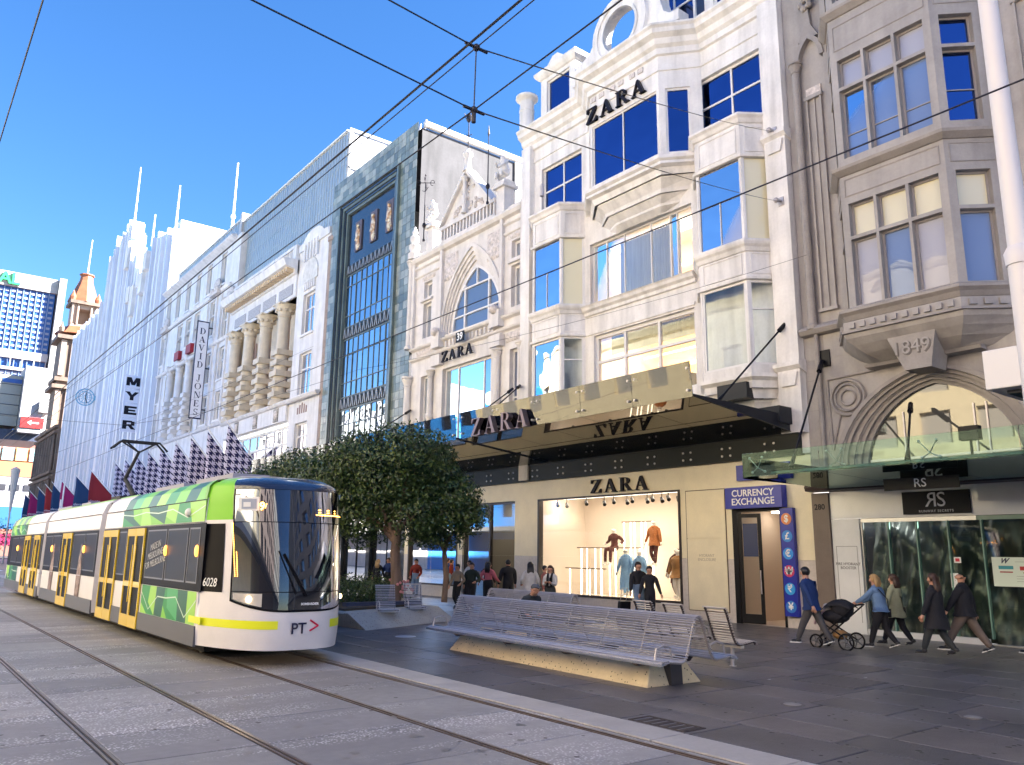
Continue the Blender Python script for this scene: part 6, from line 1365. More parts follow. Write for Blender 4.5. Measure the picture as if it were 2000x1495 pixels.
# ================================================================ glass canopies
def canopy(y0, y1, lab, letters_at, npan):
    o = empty('glass_canopy', (20, (y0 + y1) / 2, 5.6), lab, 'canopy', 'raised glass canopies with upright glass edge')
    XF, ZF, XW, ZW = 16.5, 6.12, 21.0, 5.62
    ROOF = globals().setdefault('ROOFG', None) or globals().update(ROOFG=glass('smoked_roof_glass', (.20, .18, .15), 1.5, (1, .97, .9), .75, wav=.01)) or ROOFG
    for k in range(npan):
        a = y0 + (y1 - y0) * k / npan + .01; c = y0 + (y1 - y0) * (k + 1) / npan - .01
        for (f0, f1) in ((0, .48), (.49, 1)):
            q = MB(); xa, za, xb_, zb2 = XF + (XW - XF) * f0, ZF + (ZW - ZF) * f0, XF + (XW - XF) * f1, ZF + (ZW - ZF) * f1
            q.hexa([(xa, a, za), (xb_, a, zb2), (xb_, c, zb2), (xa, c, za), (xa, a, za + .03), (xb_, a, zb2 + .03), (xb_, c, zb2 + .03), (xa, c, za + .03)]); q.build('roof_panel', ROOF, o)
        q = MB(); q.hexa([(XF - .02, a, ZF), (XF, a, ZF), (XF, c, ZF), (XF - .02, c, ZF), (XF - .10, a, 7.08), (XF - .08, a, 7.08), (XF - .08, c, 7.08), (XF - .10, c, 7.08)]); q.build('fascia_pane', GFASC, o)
        for yy in (a + .12, c - .12):
            for zz in (6.3, 6.9): MB().tube((XF - .1, yy, zz), (XF + .02, yy, zz), .035, n=8).build('glass_bolt', SSTEEL, o)
    for k in range(npan + 1):
        yy = y0 + (y1 - y0) * k / npan; yy = min(max(yy, y0 + .06), y1 - .06); q = MB(); q.hexa([(XF, yy - .025, ZF + .035), (XW + .1, yy - .025, ZW + .035), (XW + .1, yy + .025, ZW + .035), (XF, yy + .025, ZF + .035), (XF, yy - .025, ZF + .09), (XW + .1, yy - .025, ZW + .5), (XW + .1, yy + .025, ZW + .5), (XF, yy + .025, ZF + .09)]); q.build('rafter', DARKM, o)
    return o
can1 = canopy(13.45, 24.3, 'long canopy of smoked glass with the big upright letters on its edge', 0, 5)
can2 = canopy(24.6, 45.6, 'second smoked glass canopy continuing behind the tree crowns', 0, 9)
EDGEM = mat('letter_bronze', (.13, .10, .12), .35, metal=.6)
def standing(u0, par):
    f = FZ_(16.42); u = u0
    for ch in 'ZARA':
        b = MB(); wd = glyph(b, ch, f, u, 6.08, .62, .0, .2, sx=1.12); b.build('letter', EDGEM, par); u -= wd + .25
standing(23.3, can1); standing(34.3, can2)
def rod(p, q, lab, par=None):
    b = MB(); p, q = Vector(p), Vector(q); b.tube(p, q, .03, n=8); d = (q - p).normalized(); b.tube(p + d * .02, p + d * .5, .07, .045, n=8); b.tube(q - d * .6, q - d * .05, .075, .06, n=8); o = b.build('tie_rod', BLACK, None, lab, 'rod', 'black tie rods holding the canopies')
    return o
rod((18.4, 14.3, 6.2), (21.15, 13.42, 9.15), 'black tie rod from the right end of the lettered canopy up to the white pilaster')
rod((17.2, 24.0, 6.9), (21.15, 26.6, 9.2), 'front one of the two black tie rods beside the gothic side window')
rod((17.2, 24.9, 6.9), (21.15, 27.2, 9.1), 'rear one of the two black tie rods beside the gothic side window')
rod((17.0, 33.5, 6.9), (21.15, 35.9, 9.3), 'black tie rod in front of the gothic building\'s far corner')
for z, a, c in ((6.75, 14.5, 15.6), (5.85, 13.4, 14.4)): MB().box(20.3, 21.15, a, c, z, z + .5).build('beam_box', DARKM, None, 'dark steel bracket box %s over the right end of the lettered canopy' % ('upper' if z > 6.5 else 'lower'), 'bracket', 'dark bracket boxes')
# low green glass awning at the right
ga = empty('glass_awning', (19, 7, 4), 'low clear green glass awning with steel spider fittings over the right hand shop', 'awning')
X0 = 16.9
for k in range(7):
    a, c = 12.3 - 2.1 * (k + 1) + .01, 12.3 - 2.1 * k - .01
    MB().hexa([(X0, a, 3.95), (20.9, a, 3.86), (20.9, c, 3.86), (X0, c, 3.95), (X0, a, 3.97), (20.9, a, 3.88), (20.9, c, 3.88), (X0, c, 3.97)]).build('roof_pane', GGREEN, ga)
    MB().box(X0 - .02, X0, a, c, 3.94, 4.52).build('edge_pane', GGREEN, ga)
    q = MB(); y = c - .35
    for dy in (-.18, .18):
        for dz, xx in ((-.06, X0 + .15), (.28, X0 + .05)): q.tube((X0 + .12, y, 4.16), (xx, y + dy, 4.12 + dz), .012, n=6); q.sph((xx, y + dy, 4.12 + dz), .035, 8, 5)
    q.build('spider_fitting', SSTEEL, ga, smooth=True)
MB().box(20.9 - 4, 20.9, 12.28, 12.3, 3.9, 4.45).build('end_pane', GGREEN, ga)
MB().box(X0 + .9, X0 + 1.05, -2, 12.1, 3.99, 4.14).build('beam', mat('teal_steel', (.03, .06, .07), .35, metal=.4), ga)
for y in (11.4, 8.6, 5.4): 
    q = MB(); q.hexa([(X0 + .9, y - .05, 3.99), (20.9, y - .05, 3.9), (20.9, y + .05, 3.9), (X0 + .9, y + .05, 3.99), (X0 + .9, y - .05, 4.1), (20.9, y - .05, 4.1), (20.9, y + .05, 4.1), (X0 + .9, y + .05, 4.1)]); q.build('beam', DARKM, ga)
rod((17.6, 11.4, 4.15), (21.12, 12.42, 7.65), 'black tie rod from the green glass awning to the plate on the grey wall')
rod((18.0, 8.7, 4.15), (20.95, 9.9, 6.0), 'thin black tie rod crossing the arched window left of centre')
rod((17.8, 5.6, 4.15), (21.12, 7.3, 7.0), 'black tie rod in front of the right side of the arched window')
MB().lb(FZ, 12.2, 12.62, 7.45, 7.95, .003, .06).build('anchor_plate', BLACK, None, 'black square wall plate beside the rainwater pipe on the grey building', 'plate')
hs = MB().box(18.6, 18.64, 7.9, 9.6, 3.55, 3.83).build('hanging_sign', BLACK, None, 'small black hanging sign half hidden under the green glass awning', 'sign')
text_mesh('RS', .28, SILV, 'lettering', hs, fmat(FZ_(18.6), 8.75, 3.69, .003), .003)
fl = empty('floodlight', (18.2, 7.4, 4.3), 'black floodlight standing on the green glass awning', 'lamp')
MB().box(18.1, 18.3, 7.2, 7.6, 4.5, 4.8).build('housing', BLACK, fl); MB().tube((18.2, 7.4, 4.0), (18.2, 7.4, 4.5), .03).build('stand', BLACK, fl)
# ================================================================ overhead wires
WM = mat('wire_black', (.02, .02, .03), .5)
def wire(pts, r, lab, sag=0, n=14, grp='overhead tram wires'):
    q = []
    for p, e_ in zip(pts, pts[1:]):
        p, e_ = Vector(p), Vector(e_)
        for k in range(n + 1):
            t = k / n; c = p.lerp(e_, t); c.z -= 4 * sag * t * (1 - t); q.append(c)
    MB().path(q, r, 5).build('overhead_wire', WM, None, lab, 'wire', grp)
wire([(2.95, -14, 5.7), (3.1, 200, 5.7)], .010, 'thickest overhead wire running from the top centre down towards the far end of the street', 0, 30)
wire([(3.65, -14, 6.42), (3.62, 5.25, 6.42), (3.7, 60, 6.3), (3.4, 200, 5.9)], .006, 'thin wire just right of the thickest one at the top centre', 0, 20)
wire([(3.5, -14, 5.9), (3.61, 5.25, 5.8), (3.5, 60, 5.8), (3.3, 200, 5.8)], .007, 'overhead wire passing through the lower node of the hanging rod', 0, 20)
wire([(6.15, -14, 5.45), (6.15, 24, 5.42), (6.15, 200, 5.45)], .008, 'contact wire above the tram, entering at the upper right and crossing the facades', 0, 24)
wire([(.40, -14, 5.8), (.42, 200, 5.8)], .006, 'lone thin wire at the upper left corner', 0, 20)
def through(p, q, X2):
    p, q = Vector(p), Vector(q); t = (X2 - p.x) / (q.x - p.x); return p.lerp(q, t)
for A, B, l1 in (((20.92, 13.4, 15.35), (3.62, 5.25, 6.42), 'upper'), ((20.92, 13.3, 12.9), (3.61, 5.25, 5.8), 'lower')):
    A, B = Vector(A), Vector(B); wire([A, B, (-10, 2.5 if l1 == 'upper' else 3.2, 5.2 if l1 == 'upper' else 4.9 + .6)], .007, l1 + ' cross wire from the white pilaster through the node of the hanging rod', .1, 12)
wire([(20.9, 12.55, 10.9), (12, 24, 8.0), (6.15, 30, 6.2), (-10, 47, 9)], .006, 'slack cross wire from the grey pipe, passing over the lower bay windows', .25, 12)
wire([(20.6, 47.6, 15.0), (6.15, 46, 6.5), (-12, 44, 9)], .006, 'cross wire anchored on the department store corner beside the tiled tower', .2)
wire([(20.6, 88.6, 24), (3.1, 62, 6.6), (-12, 40, 10)], .010, 'cross wire from the far end of the columned store over the street', .3)
wire([(20.6, 100, 26), (3.1, 84, 7), (-12, 70, 14)], .006, 'cross wire in front of the corrugated store', .3)
hr = MB(); hr.tube((3.61, 5.25, 5.8), (3.62, 5.25, 6.42), .006); hr.sph((3.61, 5.25, 5.8), .035, 8, 5); hr.sph((3.62, 5.25, 6.42), .035, 8, 5); hr.tube((3.5, 5.25, 5.8), (3.72, 5.25, 5.8), .015); hr.tube((3.5, 5.25, 6.42), (3.74, 5.25, 6.42), .015); hr.tube((3.61, 5.25, 5.68), (3.61, 5.25, 5.8), .02)
hr.build('wire_hanger', WM, None, 'vertical hanging rod joining two wire nodes against the sky', 'hanger')
MB().tube((13.2, 20.3, 11.2), (13.2, 20.3, 11.6), .001) if 0 else None
ins = MB(); ins.tube((3.18, 6.4, 5.73), (3.18, 6.4, 5.74), .01) if 0 else None
for (x, y, z, l, lab) in ((5.55, 6.0, 5.28, .34, 'grey cylindrical insulator hanging before the concrete party wall'),):
    q = MB(); c = Vector((6.9, 8.25, 7.22)); q.tube(c, c + Vector((0, 0, -.16)), .032, n=12); q.tube(c, c + Vector((0, 0, .03)), .02); q.build('insulator', mat('insulator_grey', (.45, .47, .55), .35), None, lab, 'insulator')
# ================================================================ tram
tr = empty('tram', (6.15, 20, 0), 'long low floor tram in white and geometric green with yellow doors coming towards the camera', 'tram')
TW = mat('tram_white', (.76, .73, .74), .35, spec=.35, n=.03); TB = mat('tram_black', (.008, .008, .011), .4, spec=.06); TG = mat('tram_skirt', (.10, .10, .115), .4); TD = mat('tram_under', (.02, .02, .02), .8)
TY = mat('tram_yellow', (.82, .56, .015), .3, coat=.4); TS = mat('stripe_yellow', (.80, .85, .02), .4); BEL = mat('bellows_grey', (.30, .30, .36), .7)
GR = [mat('livery_%d' % k, c, .35, spec=.3) for k, c in enumerate(((.22, .58, .04), (.03, .30, .07), (.015, .12, .07), (.36, .70, .10), (.07, .42, .14)))]
TWG = mat('tram_window_glass', (.010, .011, .016), .3, spec=.1)
PX = [(1.30, .30), (1.325, .62), (1.325, 2.5), (1.30, 2.95), (1.20, 3.2), (1.02, 3.34), (.7, 3.42), (0, 3.45)]
sec = PX + [(-a, z) for a, z in reversed(PX[:-1])]
def body(y0, y1, nm='module_body'):
    b = MB(); n = len(sec)
    for y in (y0, y1):
        for a, z in sec: b.v.append((6.15 + a, y, z))
    for k in range(n): b.f.append((k, (k + 1) % n, n + (k + 1) % n, n + k)); b.m.append(0)
    b.f.append(tuple(range(n))); b.f.append(tuple(range(n, 2 * n))); b.m += [0, 0]
    return b.build(nm, TW, tr, smooth=True)
mods = [(15.6, 24.1), (24.75, 33.55), (34.2, 43.6)]
for a, c in mods: body(a, c)
for a, c in ((24.1, 24.75), (33.55, 34.2)):
    for k in range(3): y = a + .05 + k * .2; MB().hexa([(5.0, y, .35), (7.3, y, .35), (7.3, y + .15, .35), (5.0, y + .15, .35), (5.0, y, 3.25), (7.3, y, 3.25), (7.3, y + .15, 3.25), (5.0, y + .15, 3.25)]).build('bellows_fold', BEL if k != 1 else TD, tr)
MB().box(5.2, 7.1, 16.2, 43, .1, .3).build('underframe', TD, tr)
for y in (17, 19, 27.5, 30, 36, 39):
    for x in (5.40, 6.84): MB().tube((x, y, .33), (x + .08, y, .33), .33, n=18).build('wheel', mat('wheel_steel', (.12, .11, .1), .4, metal=.8), tr)
FS = FZ_(4.825)
# nose surface
def ns(s, z):
    hw = np.interp(z, [.3, .62, 2.5, 3.0, 3.2, 3.3, 3.36], [1.30, 1.325, 1.325, 1.32, 1.29, 1.2, .98])
    rk = .05 * max(0, .55 - z) * 3 + (.42 * ((z - .9) / 2.5) ** 1.6 if z > .9 else 0) + (max(0, z - 3.12) / .24) ** 2 * .4
    s_ = max(-1, min(1, s)); return (6.15 + s_ * hw, 13.9 + (1.7 - rk * .6) * abs(s_) ** 3.4 + rk, z)
b = MB(); SS = [-1.0] + list(np.linspace(-.985, .985, 44)) + [1.0]; ZS = list(np.linspace(.3, 3.15, 20)) + [3.2, 3.26, 3.31, 3.345, 3.36]
for z in ZS:
    hw = abs(ns(1, z)[0] - 6.15); b.v.append((6.15 - hw, 15.6, z))
    for s in SS: b.v.append(ns(s, z))
    b.v.append((6.15 + hw, 15.6, z))
nc = len(SS) + 2
for j in range(len(ZS) - 1):
    for i in range(nc - 1):
        a = j * nc + i; b.f.append((a, a + 1, a + nc + 1, a + nc)); cz = (ZS[j] + ZS[j + 1]) / 2
        b.m.append(0 if cz < 2.48 else (1 if i > 5 and i < nc - 4 else 2))
b.f.append(tuple((len(ZS) - 1) * nc + i for i in range(nc))); b.m.append(1)
b.build('cab_shell', [TW, mat('cab_roof_navy', (.02, .025, .05), .12, coat=.6), GR[0]], tr, smooth=2)
MB().lb(Fr(5, 15.6, 7.3, 15.6), 0, 2.3, .35, 3.3, -.05, 0).build('bulkhead', TD, tr)
def patch(s0, s1, zlo, zhi, off, m, name, par=None, n=24, k=10):
    q = MB()
    for i in range(n + 1):
        s = s0 + (s1 - s0) * i / n; a, c = (zlo(s) if callable(zlo) else zlo), (zhi(s) if callable(zhi) else zhi)
        for j in range(k + 1):
            x, y, z = ns(s, a + (c - a) * j / k); x2, y2, _ = ns(s + .01, z); x1, y1, _ = ns(s - .01, z); t = Vector((x2 - x1, y2 - y1, 0)).normalized(); q.v.append((x + t.y * off, y - t.x * off, z))
    for i in range(n):
        for j in range(k): a = i * (k + 1) + j; q.f.append((a, a + 1, a + k + 2, a + k + 1)); q.m.append(0)
    return q.build(name, m, par or tr, smooth=2)
WS = glass('windscreen', (.02, .022, .03), 1.75, (.85, .9, 1), 0, wav=.03)
zb = lambda s: .98 + .34 * abs(s / .93) ** 4
ws = patch(-.78, .93, zb, 2.5, .014, WS, 'windscreen', n=40, k=16)
patch(-.78, .93, 2.515, 3.1, .014, WS, 'destination_glass', n=40, k=5)
patch(-.795, .945, lambda s: zb(s * .985) - .035, 3.11, .008, TB, 'windscreen_surround', n=40, k=16)
patch(-.78, .93, 1.28, 1.295, .017, TB, 'screen_seam', ws, k=1)
for s0, s1 in ((-.77, -.52), (.66, .92)):
    hl = patch(s0, s1, lambda s: zb(s) + .02, 1.26, .018, mat('lamp_glass', (.55, .52, .48), .15, coat=.6), 'headlight', n=8, k=3)
    c = ns((s0 + s1) / 2, 1.16); MB().sph((c[0], c[1] - .01, c[2]), .055, 10, 6).build('lit_bulb', mat('lamp_lit', (1, .8, .5), emit=4, ecol=(1, .72, .4)), hl)
AMB = mat('amber_led', (1, .4, .05), emit=3.5, ecol=(1, .38, .05)); MAR = mat('amber_marker', (.8, .3, .05), .3, emit=.8, ecol=(1, .35, .05))
q = MB()
for k in range(30):
    z = 1.55 + k * .032
    for j in range(1 + (k < 14)):
        for sd in (-1, 1): c = ns(sd * ((.955 if sd > 0 else .805) - j * .02 - (30 - k) * .0012), z); q.sph((c[0], c[1] - .02, c[2]), .011, 5, 4)
q.build('led_strip', AMB, tr, kind='stuff')
# amber destination text
c = ns(-.52, 2.78); text_mesh('96', .2, AMB, 'route_number', tr, Matrix(((1, 0, 0, c[0]), (0, .0, -1, c[1] - .03), (0, 1, 0, c[2]), (0, 0, 0, 1))), .001, bold=.004)
c = ns(.36, 2.74)
q = MB()
for k in range(26):
    s = .18 + k * .021
    for j in range(3 if k in (2, 3, 9, 10, 16) else 1): d_ = ns(s, 2.66 + j * .045); q.sph((d_[0], d_[1] - .022, d_[2]), .009, 5, 4)
q.build('destination_dots', AMB, tr, kind='stuff')
def sticker(s, z, h, m, name, par=None, off=.02):
    return patch(s - h / 2 / 1.325, s + h / 2 / 1.325, z - h / 2, z + h / 2, off, m, name, par, 4, 2)
for s, h in ((-.66, .25), (.84, .2)):
    o = sticker(s, 2.83, h, mat('sticker_white', (.62, .64, .68), .4), 'logo_plate'); sticker(s, 2.83, h * .72, mat('sticker_grey', (.25, .30, .42), .4), 'logo_field', o, .022); sticker(s - .02, 2.82, h * .34, mat('sticker_white', (.62, .64, .68), .4), 'logo_mark', o, .024)
def on_nose(txt, s, z, size, m, name, **k):
    x, y, _ = ns(s, z); x2, y2, _ = ns(s + .03, z); x1, y1, _ = ns(s - .03, z); t = Vector((x2 - x1, y2 - y1, 0)).normalized(); n_ = Vector((t.y, -t.x, 0))
    return text_mesh(txt, size, m, name, tr, Matrix(((t.x, 0, n_.x, x + n_.x * .028), (t.y, 0, n_.y, y + n_.y * .028), (0, 1, 0, z), (0, 0, 0, 1))), .002, **k)
on_nose('6028', .80, 3.06, .14, WHT, 'fleet_number'); on_nose('BOMBARDIER', .08, 1.08, .055, WHT, 'maker_name', bold=.002)
PTB = mat('pt_navy', (.015, .012, .05), .4); on_nose('PT', -.06, .66, .26, PTB, 'operator_logo', bold=.004)
q = MB()
for a, c in (((.105, .80), (.225, .70)), ((.225, .70), (.105, .62))):
    p0 = ns(a[0], a[1]); p1 = ns(c[0], c[1]); q.tube((p0[0], p0[1] - .012, p0[2]), (p1[0], p1[1] - .012, p1[2]), .016, n=6)
q.build('logo_arrow', mat('pt_red', (.62, .01, .06), .4), tr)
patch(-.985, -.33, .66, .80, .006, TS, 'yellow_stripe', n=20, k=2); patch(.42, .985, .66, .80, .006, TS, 'yellow_stripe', n=16, k=2)
MB().lb(FZ_(4.828), 15.35, 16.05, .68, .80, 0, .012).build('yellow_stripe', TS, tr)
wp = MB(); a0 = ns(.02, 1.22); a1 = ns(-.30, 1.95); a0 = (a0[0], a0[1] - .06, a0[2]); a1 = (a1[0], a1[1] - .06, a1[2]); wp.tube(a0, a1, .022); m_ = ns(-.4, 1.5); n2 = ns(-.36, 2.2)
wp.tube((ns(-.12, 1.25)[0], ns(-.12, 1.25)[1] - .04, 1.25), (ns(-.36, 2.0)[0], ns(-.36, 2.0)[1] - .04, 2.0), .012); wp.build('wiper', TB, tr)
# side: window band, skirts, panel seams
for i, (a, c) in enumerate(mods):
    MB().lb(FS, a + (.01 if i else -.13), c - .02, 1.24, 2.5, 0, .012).build('window_band', TB, tr)
    MB().lb(FS, a + .01, c - .02, .27, .63, -.03, .022).build('skirt', TG, tr)
    MB().lb(FS, a + .01, c - .02, 2.51, 2.52, 0, .014).build('panel_seam', TD, tr); MB().lb(FS, a + .01, c - .02, 2.93, 2.945, -.012, .004).build('panel_seam', TD, tr)
patch(-1.0, -.85, 1.26, 2.48, .01, TB, 'window_band', n=4, k=4)
MB().lb(FS, 14.9 + .7, 15.62, 1.24, 2.5, 0, .011).build('window_band', TB, tr) if 0 else None
SF = mat('sash_grey', (.14, .14, .15), .3)
def side_window(y0, y1, z0=1.38, z1=2.42):
    q = MB(); t = .03
    for a in ((y0, y1, z0, z0 + t), (y0, y1, z1 - t, z1), (y0, y0 + t, z0 + t, z1 - t), (y1 - t, y1, z0 + t, z1 - t)): q.lb(FS, *a, .0125, .02)
    o = q.build('window', SF, tr); MB().quad([FS.p(y0 + t, z0 + t, .0145), FS.p(y1 - t, z0 + t, .0145), FS.p(y1 - t, z1 - t, .0145), FS.p(y0 + t, z1 - t, .0145)]).build('pane', TWG, o)
for a, c in ((15.75, 16.4), (16.5, 17.9), (18.0, 19.5), (21.45, 22.2), (24.9, 26.4), (26.5, 28.2), (30.4, 31.9), (32.0, 33.4), (34.3, 34.5), (36.3, 36.9), (39.0, 40.4), (40.6, 42.4)): side_window(a, c)
def door(y0, y1):
    o = empty('door', (4.8, (y0 + y1) / 2, .3), None, None); o.parent = tr; o.matrix_parent_inverse = worldm(tr).inverted()
    for (a, c) in ((y0, (y0 + y1) / 2 - .008), ((y0 + y1) / 2 + .008, y1)):
        q = MB(); t = .065
        for r in ((a, c, .26, .52), (a, c, 2.3, 2.47), (a, a + t, .52, 2.3), (c - t, c, .52, 2.3), (a + t, c - t, 1.15, 1.27)): q.lb(FS, *r, .014, .045)
        l = q.build('door_leaf', TY, o)
    q = MB(); q.lb(FS, y0 + .08, y1 - .08, .5, 2.32, .013, .025); q.build('door_glass', TWG if 0 else TB, o)
    q = MB(); q.tube(FS.p((y0 + y1) / 2 - .14, .8, .05), FS.p((y0 + y1) / 2 - .14, 2.1, .05), .012); q.tube(FS.p((y0 + y1) / 2 + .14, .8, .05), FS.p((y0 + y1) / 2 + .14, 2.1, .05), .012); q.build('hand_rail', TY, o)
for a, c in ((19.72, 21.28), (22.3, 23.95), (28.45, 30.0), (34.7, 36.1), (37.1, 38.6)): door(a, c)
for y in (14.95 + .9, 17.95, 26.45, 31.9, 40.5): 
    q = MB(); q.sph(FS.p(y, 1.98, .03), .06, 8, 6, sc=(.7, 1, 1.9)); q.build('marker_light', MAR, tr, smooth=True)
# geometric green livery: flat printed facets
def facets(y0, y1, z0, z1, seed, n, w_=.004, split=True):
    rs = random.Random(seed); cuts = sorted([y0, y1] + [y0 + (y1 - y0) * (k + rs.uniform(-.3, .3)) / n for k in range(1, n)]); tp = [c + rs.uniform(-.35, .35) * (y1 - y0) / n for c in cuts]; tp[0] = y0; tp[-1] = y1; lim = 0; qs = [MB() for _ in range(5)]
    for k in range(len(cuts) - 1):
        a, c, d_, e_ = cuts[k], cuts[k + 1], tp[k + 1], tp[k]; mi = rs.choice([0, 1, 2, 2, 1, 3]); zt = z0 + (z1 - z0) * rs.uniform(.35, .65); m2 = (mi + 1 + rs.randrange(3)) % 5
        t = (zt - z0) / (z1 - z0); pa = a + (e_ - a) * t; pc = c + (d_ - c) * t
        if rs.random() < .6: qs[mi].quad([FS.p(a, z0, w_), FS.p(c, z0, w_), FS.p(pc, zt, w_)]); qs[m2].quad([FS.p(a, z0, w_), FS.p(pc, zt, w_), FS.p(d_, z1, w_), FS.p(e_, z1, w_)])
        else: qs[mi].quad([FS.p(a, z0, w_), FS.p(c, z0, w_), FS.p(d_, z1, w_), FS.p(e_, z1, w_)])
    for k, q in enumerate(qs):
        if q.v: q.build('livery_facets', GR[k], tr, kind='stuff')
    q = MB(); pts = [(y0 + (y1 - y0) * k / 6, rs.choice([z0 + .1, (z0 + z1) / 2 + .1, z1 - .15])) for k in range(7)]
    for p, e_ in zip(pts, pts[1:]):
        dx, dz = e_[0] - p[0], e_[1] - p[1]; l = math.hypot(dx, dz); nx, nz = -dz / l * .012, dx / l * .012; q.quad([FS.p(p[0] + nx, p[1] + nz, w_ + .002), FS.p(e_[0] + nx, e_[1] + nz, w_ + .002), FS.p(e_[0] - nx, e_[1] - nz, w_ + .002), FS.p(p[0] - nx, p[1] - nz, w_ + .002)])
    q.build('livery_line', mat('line_pale', (.6, .75, .6), .4), tr)
facets(15.62, 22.1, 2.53, 2.925, 3, 7); facets(15.7, 19.6, .635, 1.23, 11, 7); facets(38.6, 43.4, 2.53, 2.925, 5, 7); facets(40.0, 43.4, .635, 1.23, 6, 5)
# green upper fairing strips following the roof shoulder
for (y0, y1, n, sd) in ((15.61, 22.1, 9, 21), (38.6, 43.5, 6, 22)):
    rs = random.Random(sd); cuts = [y0 + (y1 - y0) * k / n for k in range(n + 1)]
    for k in range(n):
        q = MB()
        for (a0, z0_), (a1, z1_) in zip(PX[3:6], PX[4:7]): q.quad([(6.15 - a0 - .005, cuts[k], z0_), (6.15 - a0 - .005, cuts[k + 1], z0_), (6.15 - a1 - .004, cuts[k + 1], z1_ + .004), (6.15 - a1 - .004, cuts[k], z1_ + .004)])
        q.build('roof_fairing', GR[[0, 2, 0, 1, 3, 2, 0, 4, 2][k % 9]], tr)
q = MB(); q.sph(FS.p(16.6, 2.72, .01), .09, 10, 8); q.build('camera_dome', TW, tr, smooth=True)
for y0, y1 in ((24.76, 33.5), (22.12, 24.0)): MB().hexa([(6.15 - 1.04, y0, 3.335), (6.15 - .98, y0, 3.36), (6.15 - .98, y1, 3.36), (6.15 - 1.04, y1, 3.335), (6.15 - 1.04, y0, 3.345), (6.15 - .98, y0, 3.375), (6.15 - .98, y1, 3.375), (6.15 - 1.04, y1, 3.345)]).build('roof_edge_strip', GR[3], tr)
on_nose('6028', -.93, 1.42, .22, WHT, 'fleet_number', shear=.15)
M_ = fmat(FS, 18.75, 1.9, .022); text_mesh('MADE IN\nMELBOURNE\nFOR MELBOURNE', .2, mat('window_print', (.5, .5, .5)), 'slogan', tr, M_ @ Matrix.Rotation(R(8), 4, 'Z'), .001, line=.9)
# printed figures on the middle module
for y in (26.9, 31.6):
    q = MB(); q.lpoly(FS, [(y - .3, .6), (y + .25, .6), (y + .3, 1.2), (y + .1, 1.9), (y - .05, 2.15), (y - .2, 1.95), (y - .32, 1.3)], .0145, .0215); q.build('printed_figure', mat('print_brown', (.16, .09, .075), .5, n=.5, ns=5, col2=(.35, .25, .22)), tr)
    q = MB(); q.lb(FS, y - .35, y + .4, 1.22, 1.24, .022, .026); q.build('grab_rail', SSTEEL, tr)
# roof equipment and pantograph
for a, c in ((17, 19.5), (20.5, 23), (31.5, 33), (35, 38)): MB().box(5.75, 6.55, a, c, 3.42, 3.6).build('roof_unit', BEL, tr)
pg = empty('pantograph', (6.15, 27.5, 3.5), None, None); pg.parent = tr; pg.matrix_parent_inverse = worldm(tr).inverted()
MB().box(5.7, 6.6, 26.9, 28.1, 3.44, 3.6).build('base', TD, pg)
MB().tube((6.15, 27.1, 3.6), (6.15, 28.6, 4.25), .08, .06).build('lower_arm', TD, pg); MB().tube((6.15, 28.6, 4.25), (6.15, 27.1, 5.0), .06, .045).build('upper_arm', TD, pg)
q = MB(); 
for dy in (-.18, .18): q.path([(5.35, 27.1 + dy, 5.05), (5.6, 27.1 + dy, 5.3), (6.7, 27.1 + dy, 5.3), (6.95, 27.1 + dy, 5.05)], .035, 6); q.tube((6.15, 27.1, 4.98), (5.7, 27.1 + dy, 5.28), .025); q.tube((6.15, 27.1, 4.98), (6.6, 27.1 + dy, 5.28), .025)
q.build('collector_head', TD, pg, kind='stuff')
# ================================================================ benches, chairs, planter, trees
def terrazzo(name, col, warm=0):
    m = mat(name, col, .6, n=.12, ns=2, bump=.3, bs=90); t = m.node_tree; b = t.nodes['Principled BSDF']; src = b.inputs['Base Color'].links[0].from_socket
    g = t.nodes.new('ShaderNodeNewGeometry'); vo = t.nodes.new('ShaderNodeTexVoronoi'); vo.inputs['Scale'].default_value = 14; t.links.new(g.outputs['Position'], vo.inputs['Vector'])
    vo.inputs['Randomness'].default_value = 1; mr = t.nodes.new('ShaderNodeMapRange'); mr.inputs[1].default_value = .2; mr.inputs[2].default_value = .15; t.links.new(vo.outputs['Distance'], mr.inputs[0])
    mx = t.nodes.new('ShaderNodeMix'); mx.data_type = 'RGBA'; mx.inputs[7].default_value = (.07, .06, .05, 1); t.links.new(mr.outputs[0], mx.inputs[0]); t.links.new(src, mx.inputs[6]); t.links.new(mx.outputs[2], b.inputs['Base Color']); return m
TERR = terrazzo('terrazzo_cream', (.70, .58, .38)); TERG = terrazzo('terrazzo_grey', (.36, .35, .33))
def curve_pts(P, step):
    P = [Vector(p) for p in P]; out = [P[0]]; acc = 0
    Q = []
    for i in range(len(P) - 1):
        p0, p1, p2, p3 = P[max(i - 1, 0)], P[i], P[i + 1], P[min(i + 2, len(P) - 1)]
        for k in range(12):
            t = k / 12; Q.append(.5 * ((2 * p1) + (p2 - p0) * t + (2 * p0 - 5 * p1 + 4 * p2 - p3) * t * t + (3 * p1 - p0 - 3 * p2 + p3) * t ** 3))
    Q.append(P[-1]); 
    for a, c in zip(Q, Q[1:]):
        d_ = (c - a).length; acc += d_
        if acc >= step: out.append(c); acc = 0
    return out
SIDE = [(-.86, .40), (-.80, .455), (-.55, .43), (-.38, .42), (-.30, .48), (-.22, .66), (-.13, .90), (-.07, 1.04), (0, 1.085)]
